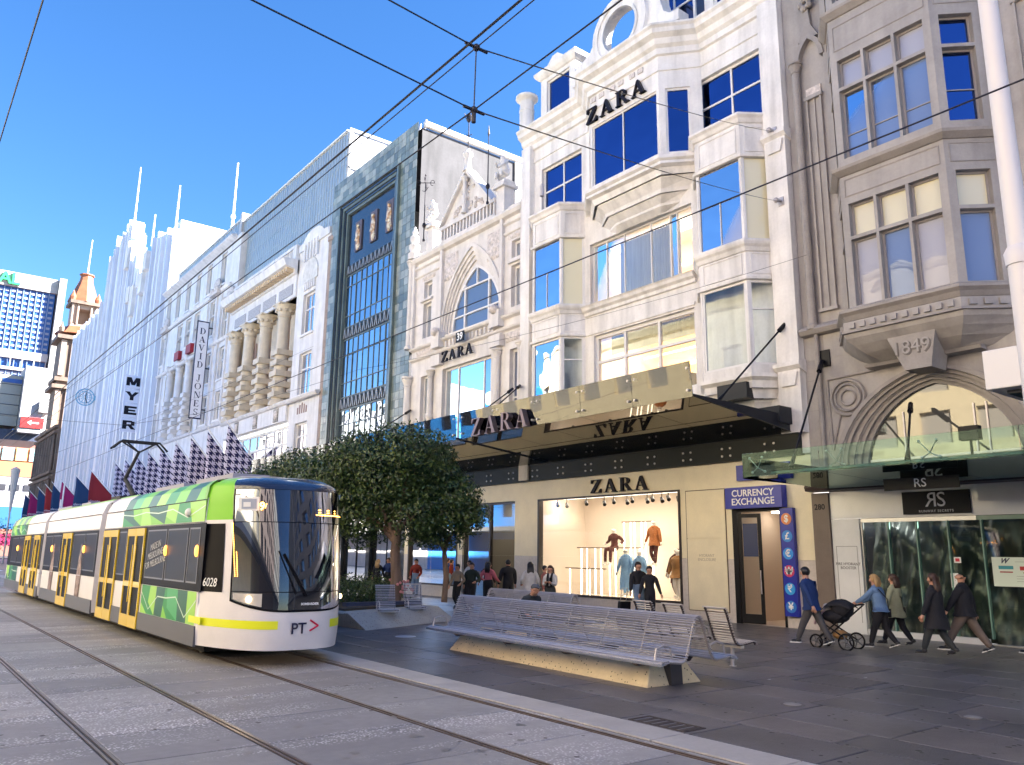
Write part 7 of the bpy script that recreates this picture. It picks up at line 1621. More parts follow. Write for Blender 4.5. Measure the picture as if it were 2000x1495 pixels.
def slat_seat(name, x, y0, y1, prof, ribs, label, cat, group, step=.034, rz=0, loc=None, wid=None):
    """a tubular slatted seat in its own coordinates: slats run along local y"""
    global LOCAL; LOCAL = True
    o = empty(name, loc or (x, (y0 + y1) / 2, 0), label, cat, group, rz); L = (y1 - y0) if wid is None else wid; pts = curve_pts([(a, z) for a, z in prof], step)
    s0 = MB(); s0.tube((0, -L / 2, 0), (0, L / 2, 0), .0115, n=6); first = None
    for p in pts:
        if first is None: first = s0.build('slat', SSTEEL, o, smooth=True); first.location = (p.x, 0, p.y)
        else: inst(first, o, 'slat', (p.x, 0, p.y))
    for k in range(ribs):
        y = -L / 2 + .04 + (L - .08) * k / max(1, ribs - 1); q = MB(); fin = curve_pts([(a, z) for a, z in prof], .05); e = (.018 if 0 < k < ribs - 1 else .028) if L > 1 else .036
        c2 = [Vector((p.x, p.y)) for p in fin]
        for a, c in zip(c2, c2[1:]):
            t = (c - a).normalized(); nn = Vector((-t.y, t.x)) * e
            if nn.y > 0 and False: nn = -nn
            q.hexa([(a.x - nn.x, y - .008, a.y - nn.y), (c.x - nn.x, y - .008, c.y - nn.y), (c.x - nn.x, y + .008, c.y - nn.y), (a.x - nn.x, y + .008, a.y - nn.y), (a.x + nn.x * .2, y - .008, a.y + nn.y * .2), (c.x + nn.x * .2, y - .008, c.y + nn.y * .2), (c.x + nn.x * .2, y + .008, c.y + nn.y * .2), (a.x + nn.x * .2, y + .008, a.y + nn.y * .2)])
        q.build('rib', mat('rib_steel', (.42, .38, .36), .4, metal=.5) if L > 1 else mat('rib_dark', (.06, .045, .045), .4), o)
    LOCAL = False; return o
DBL = SIDE + [(-a, z) for a, z in reversed(SIDE[:-1])]
LIP = mat('lip_steel', (.55, .58, .66), .25, metal=.7)
def bench_parts(o, L, arms):
    global LOCAL; LOCAL = True
    for sx in (-1, 1): MB().hexa([(sx * .88, -L / 2, .385), (sx * .70, -L / 2, .43), (sx * .70, L / 2, .43), (sx * .88, L / 2, .385), (sx * .89, -L / 2, .42), (sx * .70, -L / 2, .465), (sx * .70, L / 2, .465), (sx * .89, L / 2, .42)]).build('front_rail', LIP, o)
    for y, sx in arms:
        q = MB(); q.path([(sx * .42, y, .47), (sx * .46, y, .62), (sx * .6, y, .66), (sx * .76, y, .62), (sx * .80, y, .46)], .016, 8); q.build('armrest', SSTEEL, o, smooth=True)
    for k in range(4): y = -L / 2 + .8 + (L - 1.6) * k / 3; q = MB(); q.hexa([(-.6, y - .04, .3), (.6, y - .04, .3), (.6, y + .04, .3), (-.6, y + .04, .3), (-.72, y - .04, .40), (.72, y - .04, .40), (.72, y + .04, .40), (-.72, y + .04, .40)]); q.build('support', mat('bracket_brown', (.10, .07, .06), .5), o)
    LOCAL = False
def terr_base(o, L, hw0, hw1, h, m, plate=True):
    global LOCAL; LOCAL = True
    for (a, c) in ((-L / 2, L / 2),):
        q = MB(); q.hexa([(-hw0, a, 0), (hw0, a, 0), (hw0, c, 0), (-hw0, c, 0), (-hw1, a + .14, h), (hw1, a + .14, h), (hw1, c - .14, h), (-hw1, c - .14, h)]); q.build('plinth', m, o, bevel=.015)
    if plate: MB().hexa([(-.13, -L / 2 - .05, 0), (.13, -L / 2 - .05, 0), (.13, -L / 2 + .3, 0), (-.13, -L / 2 + .3, 0), (-.13, -L / 2 - .03, h + .02), (.13, -L / 2 - .03, h + .02), (.13, -L / 2 + .3, h + .02), (-.13, -L / 2 + .3, h + .02)]).build('end_plate', mat('end_plate_dark', (.05, .045, .05), .5), o)
    LOCAL = False
tl = math.atan2(.35, 6.6) * 1
bn = slat_seat('slatted_bench', 10.35, 0, 0, DBL, 8, 'long double sided bench of curved steel slats on a speckled cream base in the foreground', 'bench', 'double sided slatted benches', rz=-R(2.0), loc=(10.38, 11.85, 0), wid=6.9)
bench_parts(bn, 6.9, ((-3.25, -1), (3.3, -1), (-3.25, 1))); terr_base(bn, 5.8, .62, .40, .33, TERR)
bn2 = slat_seat('slatted_bench', 0, 0, 0, DBL, 5, 'shorter double sided slatted bench farther back, behind the seated man in a cap', 'bench', 'double sided slatted benches', rz=-R(2), loc=(13.15, 16.1, 0), wid=3.5)
bench_parts(bn2, 3.5, ((1.6, -1),)); terr_base(bn2, 2.9, .62, .40, .33, TERR, False)
CH_ = SIDE
def chair(loc, rz, lab, wid=.56, post=True, arm=True, step=.041):
    global LOCAL
    o = slat_seat('slatted_chair', 0, 0, 0, [(a, z) for a, z in CH_], 2, lab, 'chair', 'single slatted steel chairs', rz=rz, loc=loc, wid=wid, step=step); LOCAL = True
    MB().box(-.52, -.44, -.25, .25, .34, .385).build('cross_beam', mat('beam_pale', (.5, .47, .42), .4), o)
    if post: q = MB(); q.tube((-.48, 0, 0), (-.48, 0, .34), .035, n=12); q.lathe(-.48, 0, [(.07, 0), (.07, .012)], 12); q.build('post', SSTEEL, o, smooth=True)
    if arm: q = MB(); q.path([(-.34, .27, .5), (-.40, .27, .64), (-.6, .27, .67), (-.76, .27, .62), (-.8, .27, .46)], .015, 8); q.build('armrest', SSTEEL, o, smooth=True)
    LOCAL = False; return o
chair((12.42, 9.85, 0), math.pi - R(4), 'single slatted steel chair on one post, nearest the doorway, seen from behind', arm=False)
chair((12.5, 10.95, 0), math.pi - R(4), 'single slatted steel chair just behind the right end of the long bench')
chair((12.72, 11.95, 0), math.pi - R(4), 'single slatted steel chair half hidden behind the long bench, third from the doorway')
chair((11.7, 20.95, 0), R(72), 'left one of two dark slatted chairs on the sloping planter wall under the trees', post=False)
chair((13.0, 21.6, 0), R(72), 'right one of two dark slatted chairs on the sloping planter wall under the trees', post=False)
pl_ = empty('planter', (12, 24, 0), 'low sloping grey terrazzo planter wall holding the street trees and shrubs', 'planter')
B_ = [(10.36, 19.42), (14.23, 20.96), (14.6, 31), (9.9, 31)]; T_ = [(10.15, 20.1), (13.9, 21.5), (14.1, 30.8), (10.3, 30.8)]; q = MB(); q.hexa([(x, y, 0) for x, y in B_] + [(x, y, .40) for x, y in T_]); q.build('wall', TERG, pl_, bevel=.02)
q = MB(); q.hexa([(10.4, 20.8, .401), (13.6, 22.0, .401), (13.8, 30.5, .401), (10.6, 30.5, .401), (10.4, 20.8, .46), (13.6, 22.0, .46), (13.8, 30.5, .46), (10.6, 30.5, .46)]); q.build('soil', mat('soil', (.05, .04, .03), .9), pl_)
q = MB(); q.box(10.9, 13.4, 21.7, 21.95, .461, .56); q.build('timber_edge', mat('navy_edge', (.04, .05, .10), .5), pl_)
leaf_cloud(pl_, [(10.8 + .55 * k, 22.7 + .2 * k, .75, .5) for k in range(6)] + [(10.9 + .6 * k, 24.5, .8, .55) for k in range(5)], 5200, .11, name='shrubs', kind='stuff')
q = MB()
for k in range(22): q.sph((13.1 + random.uniform(-.3, .5), 22.6 + random.uniform(-.2, .5), random.uniform(.75, 1.15)), .05, 5, 4)
q.build('blossoms', mat('pink_blossom', (.55, .22, .22), .7), pl_, kind='stuff')
BARK = mat('bark_grey', (.17, .11, .08), .8, n=.35, ns=8, stretch=(1, 1, .2), bump=.7, bs=25)
def street_tree(x, y, h0, blobs, n, lab, r=.14):
    o = empty('street_tree', (x, y, .4), lab, 'tree', 'glossy leaved street trees'); q = MB(); P = [(x, y, .4), (x + .05, y, 1.2), (x - .02, y + .04, 2.0), (x + .03, y, h0 + .4)]; q.path(P, [r * 1.15, r, r * .9, r * .75], 10); q.build('trunk', BARK, o, smooth=True)
    q = MB(); rs = random.Random(int(x * 10))
    for b_ in blobs:
        c = Vector(b_[:3]); a = Vector((x, y, h0 + rs.uniform(-.3, .3))); m = a.lerp(c, .5) + Vector((0, 0, .15)); q.path([a, m, c], [r * .5, r * .3, r * .12], 6)
        for k in range(3): d_ = Vector((rs.uniform(-1, 1), rs.uniform(-1, 1), rs.uniform(-.4, 1))).normalized() * b_[3] * .7; q.path([m.lerp(c, .5), c + d_ * .5, c + d_], [r * .2, r * .12, r * .05], 5)
    q.build('limbs', BARK, o, kind='stuff'); leaf_cloud(o, blobs, int(n * 1.35), .145); return o
street_tree(13.15, 22.9, 2.4, [(13.1, 23.6, 4.5, 1.75), (12.4, 24.9, 4.2, 1.5), (13.4, 22.6, 5.1, 1.2), (12.7, 24.2, 3.3, 1.3), (12.9, 25.4, 4.8, 1.1), (12.1, 24.0, 4.9, 1.1), (13.6, 22.6, 3.1, .9), (12.2, 25.6, 3.4, 1.2), (12.0, 26.4, 4.4, 1.1)], 24000, 'large dark glossy leaved tree with the thick trunk behind the two slatted chairs', .17)
street_tree(15.1, 23.0, 2.2, [(14.6, 23.2, 4.0, 1.4), (14.9, 22.7, 3.2, 1.1), (14.4, 23.8, 4.7, 1.2), (15.0, 22.3, 3.7, .95), (14.6, 23.0, 5.0, .8), (15.3, 21.9, 3.2, .65), (14.4, 23.0, 2.75, .65)], 14000, 'dark leafy tree with the thinner trunk, reaching out under the lettered canopy', .09)
street_tree(12.6, 30.0, 2.4, [(12.6, 30.2, 4.1, 1.35), (12.4, 31.3, 4.6, .95), (12.9, 29.0, 4.6, 1.3), (12.3, 29.3, 3.3, 1.2), (12.8, 28.1, 4.1, 1.2), (12.7, 30.6, 5.1, .9), (12.5, 27.4, 3.6, 1.1), (12.0, 31.8, 4.2, 1.2)], 17000, 'leafy tree rising directly behind the tram windscreen, farther left', .14)
# ================================================================ people
SKIN = [mat('skin_light', (.52, .27, .18), .5), mat('skin_tan', (.38, .19, .11), .5)]
HAIRM = {'black': mat('hair_black', (.012, .010, .012), .4), 'brown': mat('hair_brown', (.06, .03, .02), .5), 'blonde': mat('hair_blonde', (.42, .26, .11), .5), 'none': None}
SOLE = mat('white_sole', (.7, .7, .7), .5); EYE = mat('eye_dark', (.02, .015, .015), .2)
def cl(name, c, **k): return mat('cloth_' + name, c, .85, n=.12, ns=9, bump=.4, bs=22, **k)
def bent(a, b_, L1, L2, bend, out=0):
    """middle joint of a two-bone limb from a to b_"""
    a, b_ = Vector(a), Vector(b_); d = b_ - a; D = min(d.length, (L1 + L2) * .999); d = d.normalized() * D; m = (L1 * L1 - L2 * L2 + D * D) / (2 * D); h = math.sqrt(max(0, L1 * L1 - m * m)); n = Vector(bend); n = (n - d.normalized() * n.dot(d.normalized())).normalized()
    return a + d.normalized() * m + n * h, a + d
def person(x, y, H, face, lab, top, bottom, shoes, hair='brown', stride=0, hands=((.05, .2, .47), (.05, -.2, .47)), coat=None, hairlen=0, skin=0, sit=None, lean=0, build=1.0, sole=False, cap=None, tum=0, grp=None, name='person', cat='person', headturn=0, scarf=None, neckc=None, z0=0, bald=False, mann=False, trunkless=False):
    """faces local +x; face = heading in degrees"""
    global LOCAL; LOCAL = True
    o = empty(name, (x, y, z0), lab, cat, grp, R(face)); o.scale = (H, H, H)
    hip = .50 if sit is None else sit; le = lean; B = build
    pv = Vector((0, 0, hip + .02)); sp = [(pv, (.078 * B, .092 * B)), (pv + Vector((le * .25, 0, .09)), (.068 * B, .085 * B)), (pv + Vector((le * .6, 0, .19)), (.076 * B, .098 * B)), (pv + Vector((le * .9, 0, .265)), (.068 * B, .092 * B)), (pv + Vector((le * 1.0 + .002, 0, .315)), (.034, .034)),
          (pv + Vector((le * 1.15 + .006, 0, .355)), (.046, .043)), (pv + Vector((le * 1.25 + .008, 0, .395)), (.058, .05)), (pv + Vector((le * 1.3 + .002, 0, .435)), (.05, .045))]
    V = [p for p, r in sp]; Rr = [r for p, r in sp]; E = [(i, i + 1) for i in range(len(sp) - 1)]; seg_m = {(i, i + 1): (1 if i == 0 else (2 if i < 4 else 0)) for i in range(len(sp) - 1)}
    def add(p, r, par, m): V.append(Vector(p)); Rr.append(r if isinstance(r, tuple) else (r, r)); E.append((par, len(V) - 1)); seg_m[(par, len(V) - 1)] = m; return len(V) - 1
    hd = sp[6][0]; ht = R(headturn); fx = Vector((math.cos(ht), math.sin(ht), 0)); fy = Vector((-fx.y, fx.x, 0))
    add(hd + fx * .062 + Vector((0, 0, -.018)), .011, 6, 0); add(hd + fx * .036 + Vector((0, 0, -.045)), .03, 5, 0)
    for s in (-1, 1): add(hd + fy * s * .05 + Vector((0, 0, -.01)), .011, 6, 0)
    wrists = []
    for s, hp in ((1, hands[0]), (-1, hands[1])):
        sh = sp[3][0] + Vector((.0, s * .105 * B, -.005)); a = add(sh, .046 * B, 3, 2); el, wr = bent(sh, hp, .165, .15, (-1, s * .5, -.25)); b_ = add(el, .036 * B, a, 2); b2 = add(el.lerp(wr, .5), .031 * B, b_, 2); c = add(wr, .021, b2, 2); wrists.append((wr, (wr - el).normalized(), s))
    feet = []
    for s in (1, -1):
        st = stride * s; hp_ = pv + Vector((0, s * .048, -.035))
        a = add(hp_, .068 * B, 0, 1)
        if sit is None: ft = Vector((st * .5, s * .05, .045 + (.045 if st < 0 else 0))); kn, an = bent(hp_, ft, .225, .215, (1, 0, .1))
        else: kn = Vector((.24, s * .07, hip - .01)); an = Vector((.26, s * .07, .045))
        b_ = add(kn, .046 * B, a, 1); b2 = add(kn.lerp(an, .45), .042 * B, b_, 1); add(an, .03 * B, b2, 1); feet.append((an, st))
    me = bpy.data.meshes.new('body'); me.from_pydata([tuple(v) for v in V], E, []); t = bpy.data.objects.new('t', me); COL.objects.link(t); t.modifiers.new('s', 'SKIN'); ss = t.modifiers.new('d', 'SUBSURF'); ss.levels = ss.render_levels = 2 if H > .5 and not mann else 1
    for k, v in enumerate(me.skin_vertices[0].data): v.radius = Rr[k]; v.use_root = (k == 0)
    dg = bpy.context.evaluated_depsgraph_get(); m2 = bpy.data.meshes.new_from_object(t.evaluated_get(dg)); bpy.data.objects.remove(t); m2.name = 'body'
    sk = SKIN[skin] if not mann else top if False else SKIN[skin]
    if mann: sk = MANN
    for m in (sk, bottom, top): m2.materials.append(m)
    P = np.array([tuple(p.center) for p in m2.polygons]); best = np.full(len(P), 9e9); mi = np.zeros(len(P), int)
    for (a, c), m in seg_m.items():
        A = np.array(V[a]); C = np.array(V[c]); d = C - A; tt = np.clip(((P - A) @ d) / max(1e-9, d @ d), 0, 1); q = A + tt[:, None] * d; rr = (1 - tt) * Rr[a][0] + tt * Rr[c][0]; ds = np.linalg.norm(P - q, axis=1) - rr; w_ = ds < best; best[w_] = ds[w_]; mi[w_] = m
    m2.polygons.foreach_set('material_index', mi.tolist()); m2.polygons.foreach_set('use_smooth', [True] * len(m2.polygons))
    bo = bpy.data.objects.new('body', m2); COL.objects.link(bo); bo.parent = o
    # hands
    for wr, d, s in wrists:
        q = MB(); side = d.cross(Vector((0, 0, 1))); side = side.normalized() if side.length > .1 else Vector((1, 0, 0)); side = d.cross(Vector((0, s, 0))).normalized() if abs(d.z) > .7 else side
        q.path([wr - d * .01, wr + d * .02, wr + d * .05], [.018, .024, .021], 7)
        for k in range(4): r0 = wr + d * .045 + side * (k - 1.5) * .011; L_ = (.034, .041, .038, .028)[k]; curl = Vector((0, -s, 0)) * .012; q.path([r0, r0 + d * L_ * .55 + curl * .3, r0 + d * L_ * .9 + curl], [.0065, .006, .004], 5)
        q.path([wr + d * .015 + side * .02, wr + d * .035 + side * .034, wr + d * .055 + side * .033], [.008, .007, .005], 5); q.build('hand', sk, o, smooth=2)
    for an, st in feet:
        q = MB(); tiltf = .05 if st < -.05 else 0; zz = an.z
        q.hexa([(an.x - .035, an.y - .024, zz - .04 + tiltf * .6), (an.x + .10, an.y - .028, zz - .043 - tiltf * .4), (an.x + .10, an.y + .028, zz - .043 - tiltf * .4), (an.x - .035, an.y + .024, zz - .04 + tiltf * .6), (an.x - .034, an.y - .024, zz - .028 + tiltf * .6), (an.x + .10, an.y - .027, zz - .031 - tiltf * .4), (an.x + .10, an.y + .027, zz - .031 - tiltf * .4), (an.x - .034, an.y + .024, zz - .028 + tiltf * .6)], 1)
        q.sph((an.x - .005, an.y, zz - .008 + tiltf * .3), .036, 10, 6, 0, (1, .8, .8)); q.sph((an.x + .05, an.y, zz - .02 - tiltf * .2), .036, 10, 6, 0, (1.35, .8, .55)); q.build('shoe', [shoes, SOLE if sole else shoes], o, smooth=True)
    # eyes, mouth
    if not mann:
        q = MB()
        for s in (-1, 1): q.sph(tuple(hd + fx * .049 + fy * s * .019 + Vector((0, 0, .004))), .007, 6, 4)
        q.build('eyes', EYE, o, kind='stuff'); q = MB(); q.sph(tuple(hd + fx * .055 + Vector((0, 0, -.043))), .012, 6, 4, 0, (.4, 1.0, .35)); q.build('mouth', mat('lips', (.30, .09, .08), .5), o)
    if hair != 'none':
        q = MB(); c = hd + Vector((0, 0, .012)) - fx * .008; q.sph(tuple(c + Vector((0, 0, .006))), .062, 14, 10, 0, (1, .96, 1.02))
        hb = q; n = len(hb.v)
        # trim the face side of the cap
        hb.v = [tuple(Vector(v) - fx * max(0, (Vector(v) - c).dot(fx) - (.022 if v[2] < c.z + .022 else .06)) * 1.0) for v in hb.v]
        if hairlen: 
            for k in range(-2, 3): q.path([c - fx * .035 + fy * k * .02 + Vector((0, 0, .02)), c - fx * .05 + fy * k * .024 - Vector((0, 0, hairlen * .5)), c - fx * .045 + fy * k * .02 - Vector((0, 0, hairlen))], [.026, .028, .010], 7)
        q.build('hair', HAIRM[hair], o, smooth=2)
    if cap: q = MB(); q.sph(tuple(hd + Vector((0, 0, .022))), .062, 12, 8, 0, (1, .95, .75)); q.hexa([tuple(hd + fx * a + fy * b_ + Vector((0, 0, c))) for a, b_, c in ((.03, -.04, .025), (.11, -.03, .015), (.11, .03, .015), (.03, .04, .025), (.03, -.04, .031), (.11, -.03, .02), (.11, .03, .02), (.03, .04, .031))]); q.build('cap', cap, o, smooth=True)
    if coat:
        cm, zh, fl = coat; q = MB(); n = 20; prof = [(.072, .112, sp[3][0].z + .01, sp[3][0].x), (.088 * B, .118 * B, sp[2][0].z, sp[2][0].x), (.085 * B, .108 * B, sp[1][0].z, sp[1][0].x), (.095 * B, .118 * B, pv.z - .02, 0), (.105 * B + fl, .118 * B + fl * .6, (pv.z + zh) / 2, 0), (.11 * B + fl * 1.6, .12 * B + fl, zh, 0)]
        for rx_, ry_, z, xo in prof:
            for k in range(n): a = 2 * math.pi * k / n; f = 1 + .03 * math.sin(a * 5 + z * 20); q.v.append((xo + rx_ * math.cos(a) * f, ry_ * math.sin(a) * f, z + (.006 * math.sin(a * 4) if z == zh else 0)))
        for j in range(len(prof) - 1):
            for k in range(n): a = j * n; q.f.append((a + k, a + (k + 1) % n, a + n + (k + 1) % n, a + n + k)); q.m.append(0)
        q.build('coat', cm, o, smooth=2)
    q = MB(); nk = sp[4][0]; q.lathe(nk.x, nk.y, [(.052, nk.z - .035), (.046, nk.z - .012), (.040, nk.z + .004)], 12); q.build('collar', neckc or top, o, smooth=2)
    if scarf:
        q = MB()
        for s in (-1, 1): q.path([nk + Vector((.02, s * .04, .0)), nk + Vector((.075, s * .035, -.08)), nk + Vector((.085, s * .04, -.26))], [.022, .026, .024], 7)
        q.build('scarf', scarf, o, smooth=2)
    LOCAL = False; return o
NV = cl('navy', (.012, .035, .14)); CH2 = cl('charcoal', (.075, .07, .075)); DN = cl('denim', (.14, .24, .42)); BK = cl('black', (.012, .012, .018)); SG = cl('sage', (.36, .37, .24)); BR = cl('taupe', (.17, .13, .11)); WJ = cl('white', (.62, .60, .60)); PK = cl('pink', (.55, .13, .17)); RED = cl('red', (.26, .03, .02)); TN = cl('tan', (.34, .25, .18)); RS = cl('rose', (.30, .10, .09)); BJ = cl('bluejean', (.20, .30, .45)); KN = cl('dark', (.03, .035, .04))
MANN = mat('mannequin_white', (.75, .70, .64), .4)
SHB = mat('shoe_black', (.02, .02, .025), .4)
def add_strap(o, m, s=1):
    global LOCAL; LOCAL = True; q = MB(); q.path([(.02, s * .09, .80), (.095, 0, .66), (.06, -s * .12, .52)], .007, 5); q.path([(-.02, s * .09, .80), (-.10, 0, .66), (-.05, -s * .12, .52)], .007, 5); q.hexa([(-.06, -s * .13, .42), (.06, -s * .13, .42), (.06, -s * .18, .42), (-.06, -s * .18, .42), (-.06, -s * .13, .53), (.06, -s * .13, .53), (.06, -s * .18, .53), (-.06, -s * .18, .53)]); r = q.build('shoulder_bag', m, o); LOCAL = False
# heading 90 = towards the far end of the street
person(17.1, 10.75, 1.80, 92, 'man striding at the head of the group, navy jacket, charcoal trousers, hand in pocket', NV, CH2, SHB, 'black', .42, ((-.10, .14, .50), (.10, -.18, .50)), lean=.05, sole=True, coat=(NV, .46, .004))
w1 = person(18.05, 9.62, 1.66, 95, 'blonde woman in a blue denim jacket pushing the black pram', DN, BK, SHB, 'blonde', .32, ((.30, .10, .60), (.30, -.10, .60)), hairlen=.12, lean=.05, sole=True, coat=(DN, .50, .0))
add_strap(w1, BK)
w2 = person(18.95, 9.75, 1.66, 93, 'dark haired woman in a long pale sage coat beside the denim jacket woman', SG, BK, SHB, 'brown', .36, ((.06, .20, .46), (.12, -.17, .50)), coat=(SG, .40, .015), hairlen=.16)
add_strap(w2, BK)
person(17.8, 8.3, 1.72, 95, 'woman with long dark hair in a long black coat and ankle boots', BK, KN, SHB, 'brown', .34, ((.10, .17, .46), (.02, -.19, .46)), coat=(BK, .33, .02), hairlen=.26, build=1.08)
person(18.45, 8.0, 1.78, 97, 'bald man in a black jacket and taupe trousers striding past the white notice', BK, BR, SHB, 'none', .50, ((.16, .16, .50), (-.05, -.19, .48)), build=1.15, sole=True, coat=(BK, .46, .004))
person(19.7, 7.0, 1.72, 95, 'person cut off by the right edge of the picture, in blue jeans', NV, cl('blue_jeans', (.04, .08, .22)), SHB, 'brown', .36, sole=True)
# pram
pm = empty('pram', (17.45, 10.35, 0), 'black pram with big spoked wheels and a tan bag underneath, pushed by the blonde woman', 'pram', rz=R(95)); LOCAL = True
def wheel_(x, y, r):
    q = MB(); q.path([(x + r * math.cos(a), y, r + r * math.sin(a)) for a in np.linspace(0, 2 * math.pi, 25)], .022, 6); o_ = q.build('wheel', BLACK, pm, smooth=2); q = MB()
    for k in range(5): a = k * 1.2566; q.tube((x, y, r), (x + r * .92 * math.cos(a), y, r + r * .92 * math.sin(a)), .014, n=5)
    q.sph((x, y, r), .04, 8, 5); q.build('spokes', mat('spoke_grey', (.12, .12, .13), .4), o_)
for y in (-.27, .27): wheel_(-.30, y, .17)
for y in (-.22, .22): wheel_(.42, y, .14)
q = MB()
for y in (-.2, .2): q.tube((-.34, y, .2), (.38, y, .62), .018); q.tube((.42, y, .16), (-.55, y, .98), .018)
q.tube((-.55, -.2, .98), (-.55, .2, .98), .02); q.build('frame', BLACK, pm)
q = MB(); q.sph((.02, 0, .70), .26, 12, 8, 0, (1.25, .85, .6)); q.build('seat', BK, pm, smooth=True)
q = MB(); n = 12
for i in range(9):
    a = R(20 + i * 16)
    for k in range(n + 1): t = math.pi * k / n; q.v.append((-.10 + .36 * math.cos(a) , .23 * math.cos(t), .78 + .30 * math.sin(a) * (.55 + .45 * math.sin(t))))
for i in range(8):
    for k in range(n): a = i * (n + 1) + k; q.f.append((a, a + 1, a + n + 2, a + n + 1)); q.m.append(0)
q.sph((-.14, 0, .86), .24, 12, 8, 0, (1.05, .9, .95)); q.build('hood', BK, pm, smooth=2); q = MB(); q.sph((-.05, 0, .30), .15, 10, 7, 0, (1.1, 1.2, .7)); q.build('basket_bag', cl('tan_bag', (.36, .20, .08)), pm, smooth=True)
q = MB(); q.sph((.24, 0, .86), .085, 10, 8); q.sph((.22, 0, .91), .09, 10, 8, 0, (1, 1, .7)); q.build('baby_head', WJ, pm, smooth=True); q = MB(); q.sph((.26, 0, .70), .12, 8, 6, 0, (1, .9, 1)); q.path([(.3, .05, .66), (.45, .06, .62), (.52, .06, .5)], [.05, .04, .03]); q.build('baby_suit', cl('pale_pink', (.6, .42, .42)), pm, smooth=True)
LOCAL = False
# people by the shop
person(20.3, 33.4, 1.72, 215, 'man in a red jacket standing before the lit window behind the trunks', RED, BJ, SHB, 'black', .05, ((.10, .12, .52), (.10, -.12, .52)), build=1.1)
person(17.1, 25.2, 1.62, 200, 'person in a beige jacket and black trousers, leftmost of the group at the entrance', TN, BK, SHB, 'black', .14, ((.08, .14, .55), (.10, -.15, .5)))
person(17.5, 24.85, 1.68, 210, 'person in a dark green padded jacket next to the beige jacket', cl('bottle', (.02, .03, .025)), BK, SHB, 'black', .12, ((.10, .13, .58), (.10, -.14, .5)), build=1.15)
person(18.3, 24.9, 1.70, 20, 'woman with long dark hair in a pink pullover seen from behind', PK, BK, SHB, 'black', .08, ((.10, .20, .60), (.12, -.2, .58)), hairlen=.2, build=1.1)
person(19.0, 24.6, 1.80, 80, 'large person all in black with a pale shoulder strap, right of the pink pullover', BK, BK, SHB, 'black', .08, build=1.3)
person(19.8, 28.3, 1.72, 190, 'person in a white shirt inside the shop entrance', WJ, BK, SHB, 'black', .05)
person(20.0, 27.3, 1.68, 60, 'person in dark brown inside the entrance beside the racks', cl('brown_coat', (.08, .04, .035)), BK, SHB, 'brown', .1, hairlen=.1)
person(18.4, 22.55, 1.74, 60, 'woman in a white coat with long black hair, back to the camera', WJ, BK, SHB, 'black', .08, ((.12, .16, .55), (.05, -.19, .5)), coat=(WJ, .36, .01), hairlen=.26)
person(18.9, 22.35, 1.62, 300, 'person in a dusty rose jacket between the two white coats', RS, BK, SHB, 'black', .05)
person(17.5, 20.38, 1.66, 215, 'woman in a white coat and dark scarf looking down at her phone', WJ, KN, SHB, 'brown', .05, ((.20, .05, .66), (.18, -.06, .66)), hairlen=.2, scarf=BK, lean=.03)
person(19.0, 17.92, 1.82, 250, 'tall young man in a black hoodie and blue jeans holding a trolley case', BK, BJ, SHB, 'black', .04, ((.05, .2, .5), (.10, -.2, .47)), build=1.08)
person(19.0, 17.45, 1.70, 235, 'shorter young man all in black beside the tall one in jeans', BK, BK, SHB, 'black', .04, build=1.0)
person(19.6, 34.8, 1.76, 200, 'man in dark blue standing behind the thick tree trunk', NV, BK, SHB, 'brown', .05, build=1.1)
person(19.2, 35.1, 1.68, 30, 'woman with long blonde hair left of the thick tree trunk', BK, BK, SHB, 'blonde', .1, hairlen=.22)
person(12.35, 15.35, 1.76, 262, 'man in a dark top and grey cap seated with bowed head at the second bench', KN, BK, SHB, 'none', 0, ((.22, .10, .36), (.22, -.10, .36)), sit=.27, lean=.22, cap=cl('grey_cap', (.10, .11, .13)))
sc_ = empty('trolley_case', (18.9, 18.5, 0), 'black trolley case tilted beside the tall young man', 'suitcase', rz=R(250)); LOCAL = True
q = MB(); q.hexa([(-.12, -.18, .06), (.12, -.18, .06), (.12, .18, .06), (-.12, .18, .06), (-.02, -.18, .58), (.22, -.18, .58), (.22, .18, .58), (-.02, .18, .58)]); q.build('case', BLACK, sc_, bevel=.03); q = MB(); q.path([(.0, -.1, .56), (.14, -.1, .98), (.14, .1, .98), (.0, .1, .56)], .012); q.build('handle', SSTEEL, sc_)
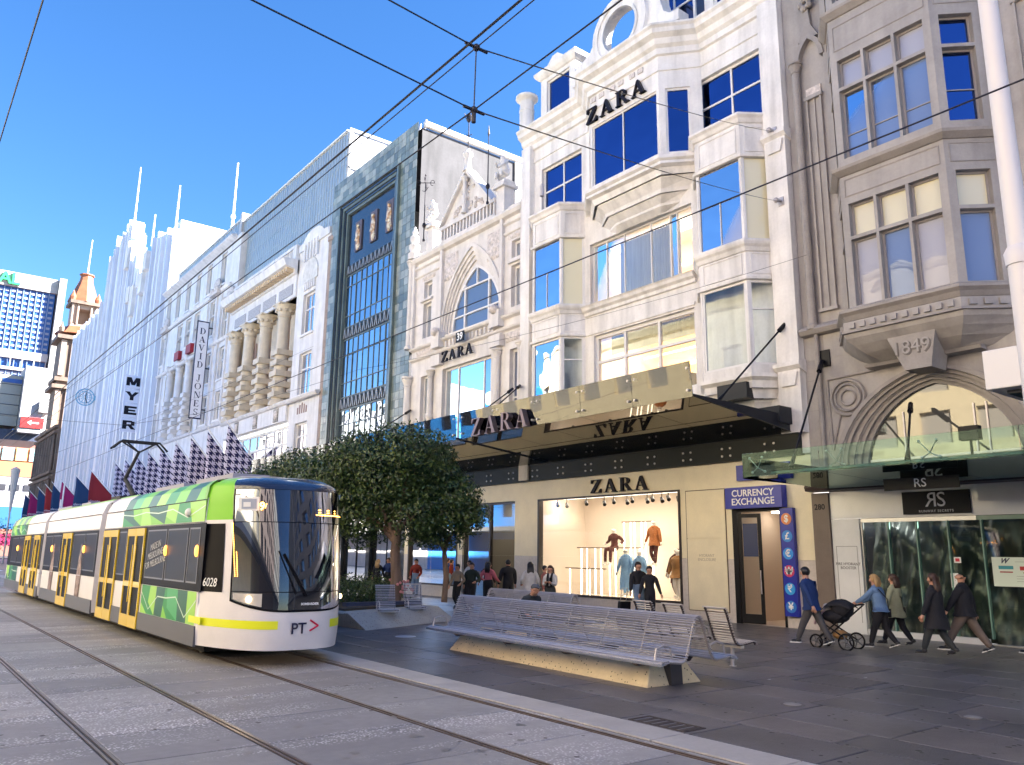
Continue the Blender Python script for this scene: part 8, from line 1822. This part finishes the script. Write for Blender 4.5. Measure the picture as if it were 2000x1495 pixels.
for y in (-.14, .14): q = MB(); q.tube((-.1, y - .015, .04), (-.1, y + .015, .04), .04, n=10); q.build('wheel', BLACK, sc_)
LOCAL = False
ph = MB().box(17.28, 17.36, 20.18, 20.2, 1.12, 1.26).build('phone', BLACK, None, 'phone held by the woman in the white coat and dark scarf', 'phone')
# ---------------------------------------------------------------- dressed mannequins
DBR = cl('dark_brown_suit', (.09, .025, .02)); CAM = cl('camel', (.40, .20, .07)); LBL = cl('light_blue', (.28, .48, .72)); RUS = cl('rust', (.33, .11, .03)); GPD = 'mannequins in the display window'
def mann(u, w_, z0, H, lab, top, bot, **k): return person(21.2 - w_, u, H, k.pop('face', 190), lab, top, bot, MANN, 'none', k.pop('stride', .12), skin=0, grp=GPD, name='mannequin', cat='mannequin', z0=z0, mann=True, **k)
mann(22.75, -1.6, 1.62, 1.72, 'mannequin in a dark brown suit perched high at the left of the display', DBR, DBR, sit=.36)
mann(20.75, -1.7, 1.62, 1.75, 'mannequin in a rust brown coat raised high in the middle of the display', RUS, DBR, coat=(RUS, .42, .01))
mann(21.45, -.9, .5, 1.82, 'mannequin in a long light blue coat leaning forward in the display', LBL, LBL, coat=(LBL, .14, .02), stride=.3)
mann(20.75, -.9, .5, 1.75, 'mannequin in a light blue skirt suit, right of the leaning one', LBL, MANN, coat=(LBL, .42, .04), stride=.25)
mann(18.85, -.8, .5, 1.78, 'mannequin in a bulky camel jacket at the lower right of the display', CAM, MANN, coat=(CAM, .42, .03), build=1.25)
mann(19.35, -1.3, .5, 1.85, 'mannequin in a dark brown coat behind the camel jacket', DBR, DBR, coat=(DBR, .3, .01))
mann(18.3, -1.6, 1.6, 1.8, 'mannequin in a rust jacket at the top right corner of the display', RUS, cl('plum_dark', (.06, .03, .035)))
mann(27.45, -1.0, .9, 1.85, 'white headed mannequin in brown at the right side of the shop entrance', cl('entr_brown', (.13, .06, .03)), BK)
mann(32.9, -1.2, .55, 1.9, 'bare cream mannequin in the window behind the tree trunks', cl('cream', (.6, .5, .36)), cl('cream', (.6, .5, .36)))
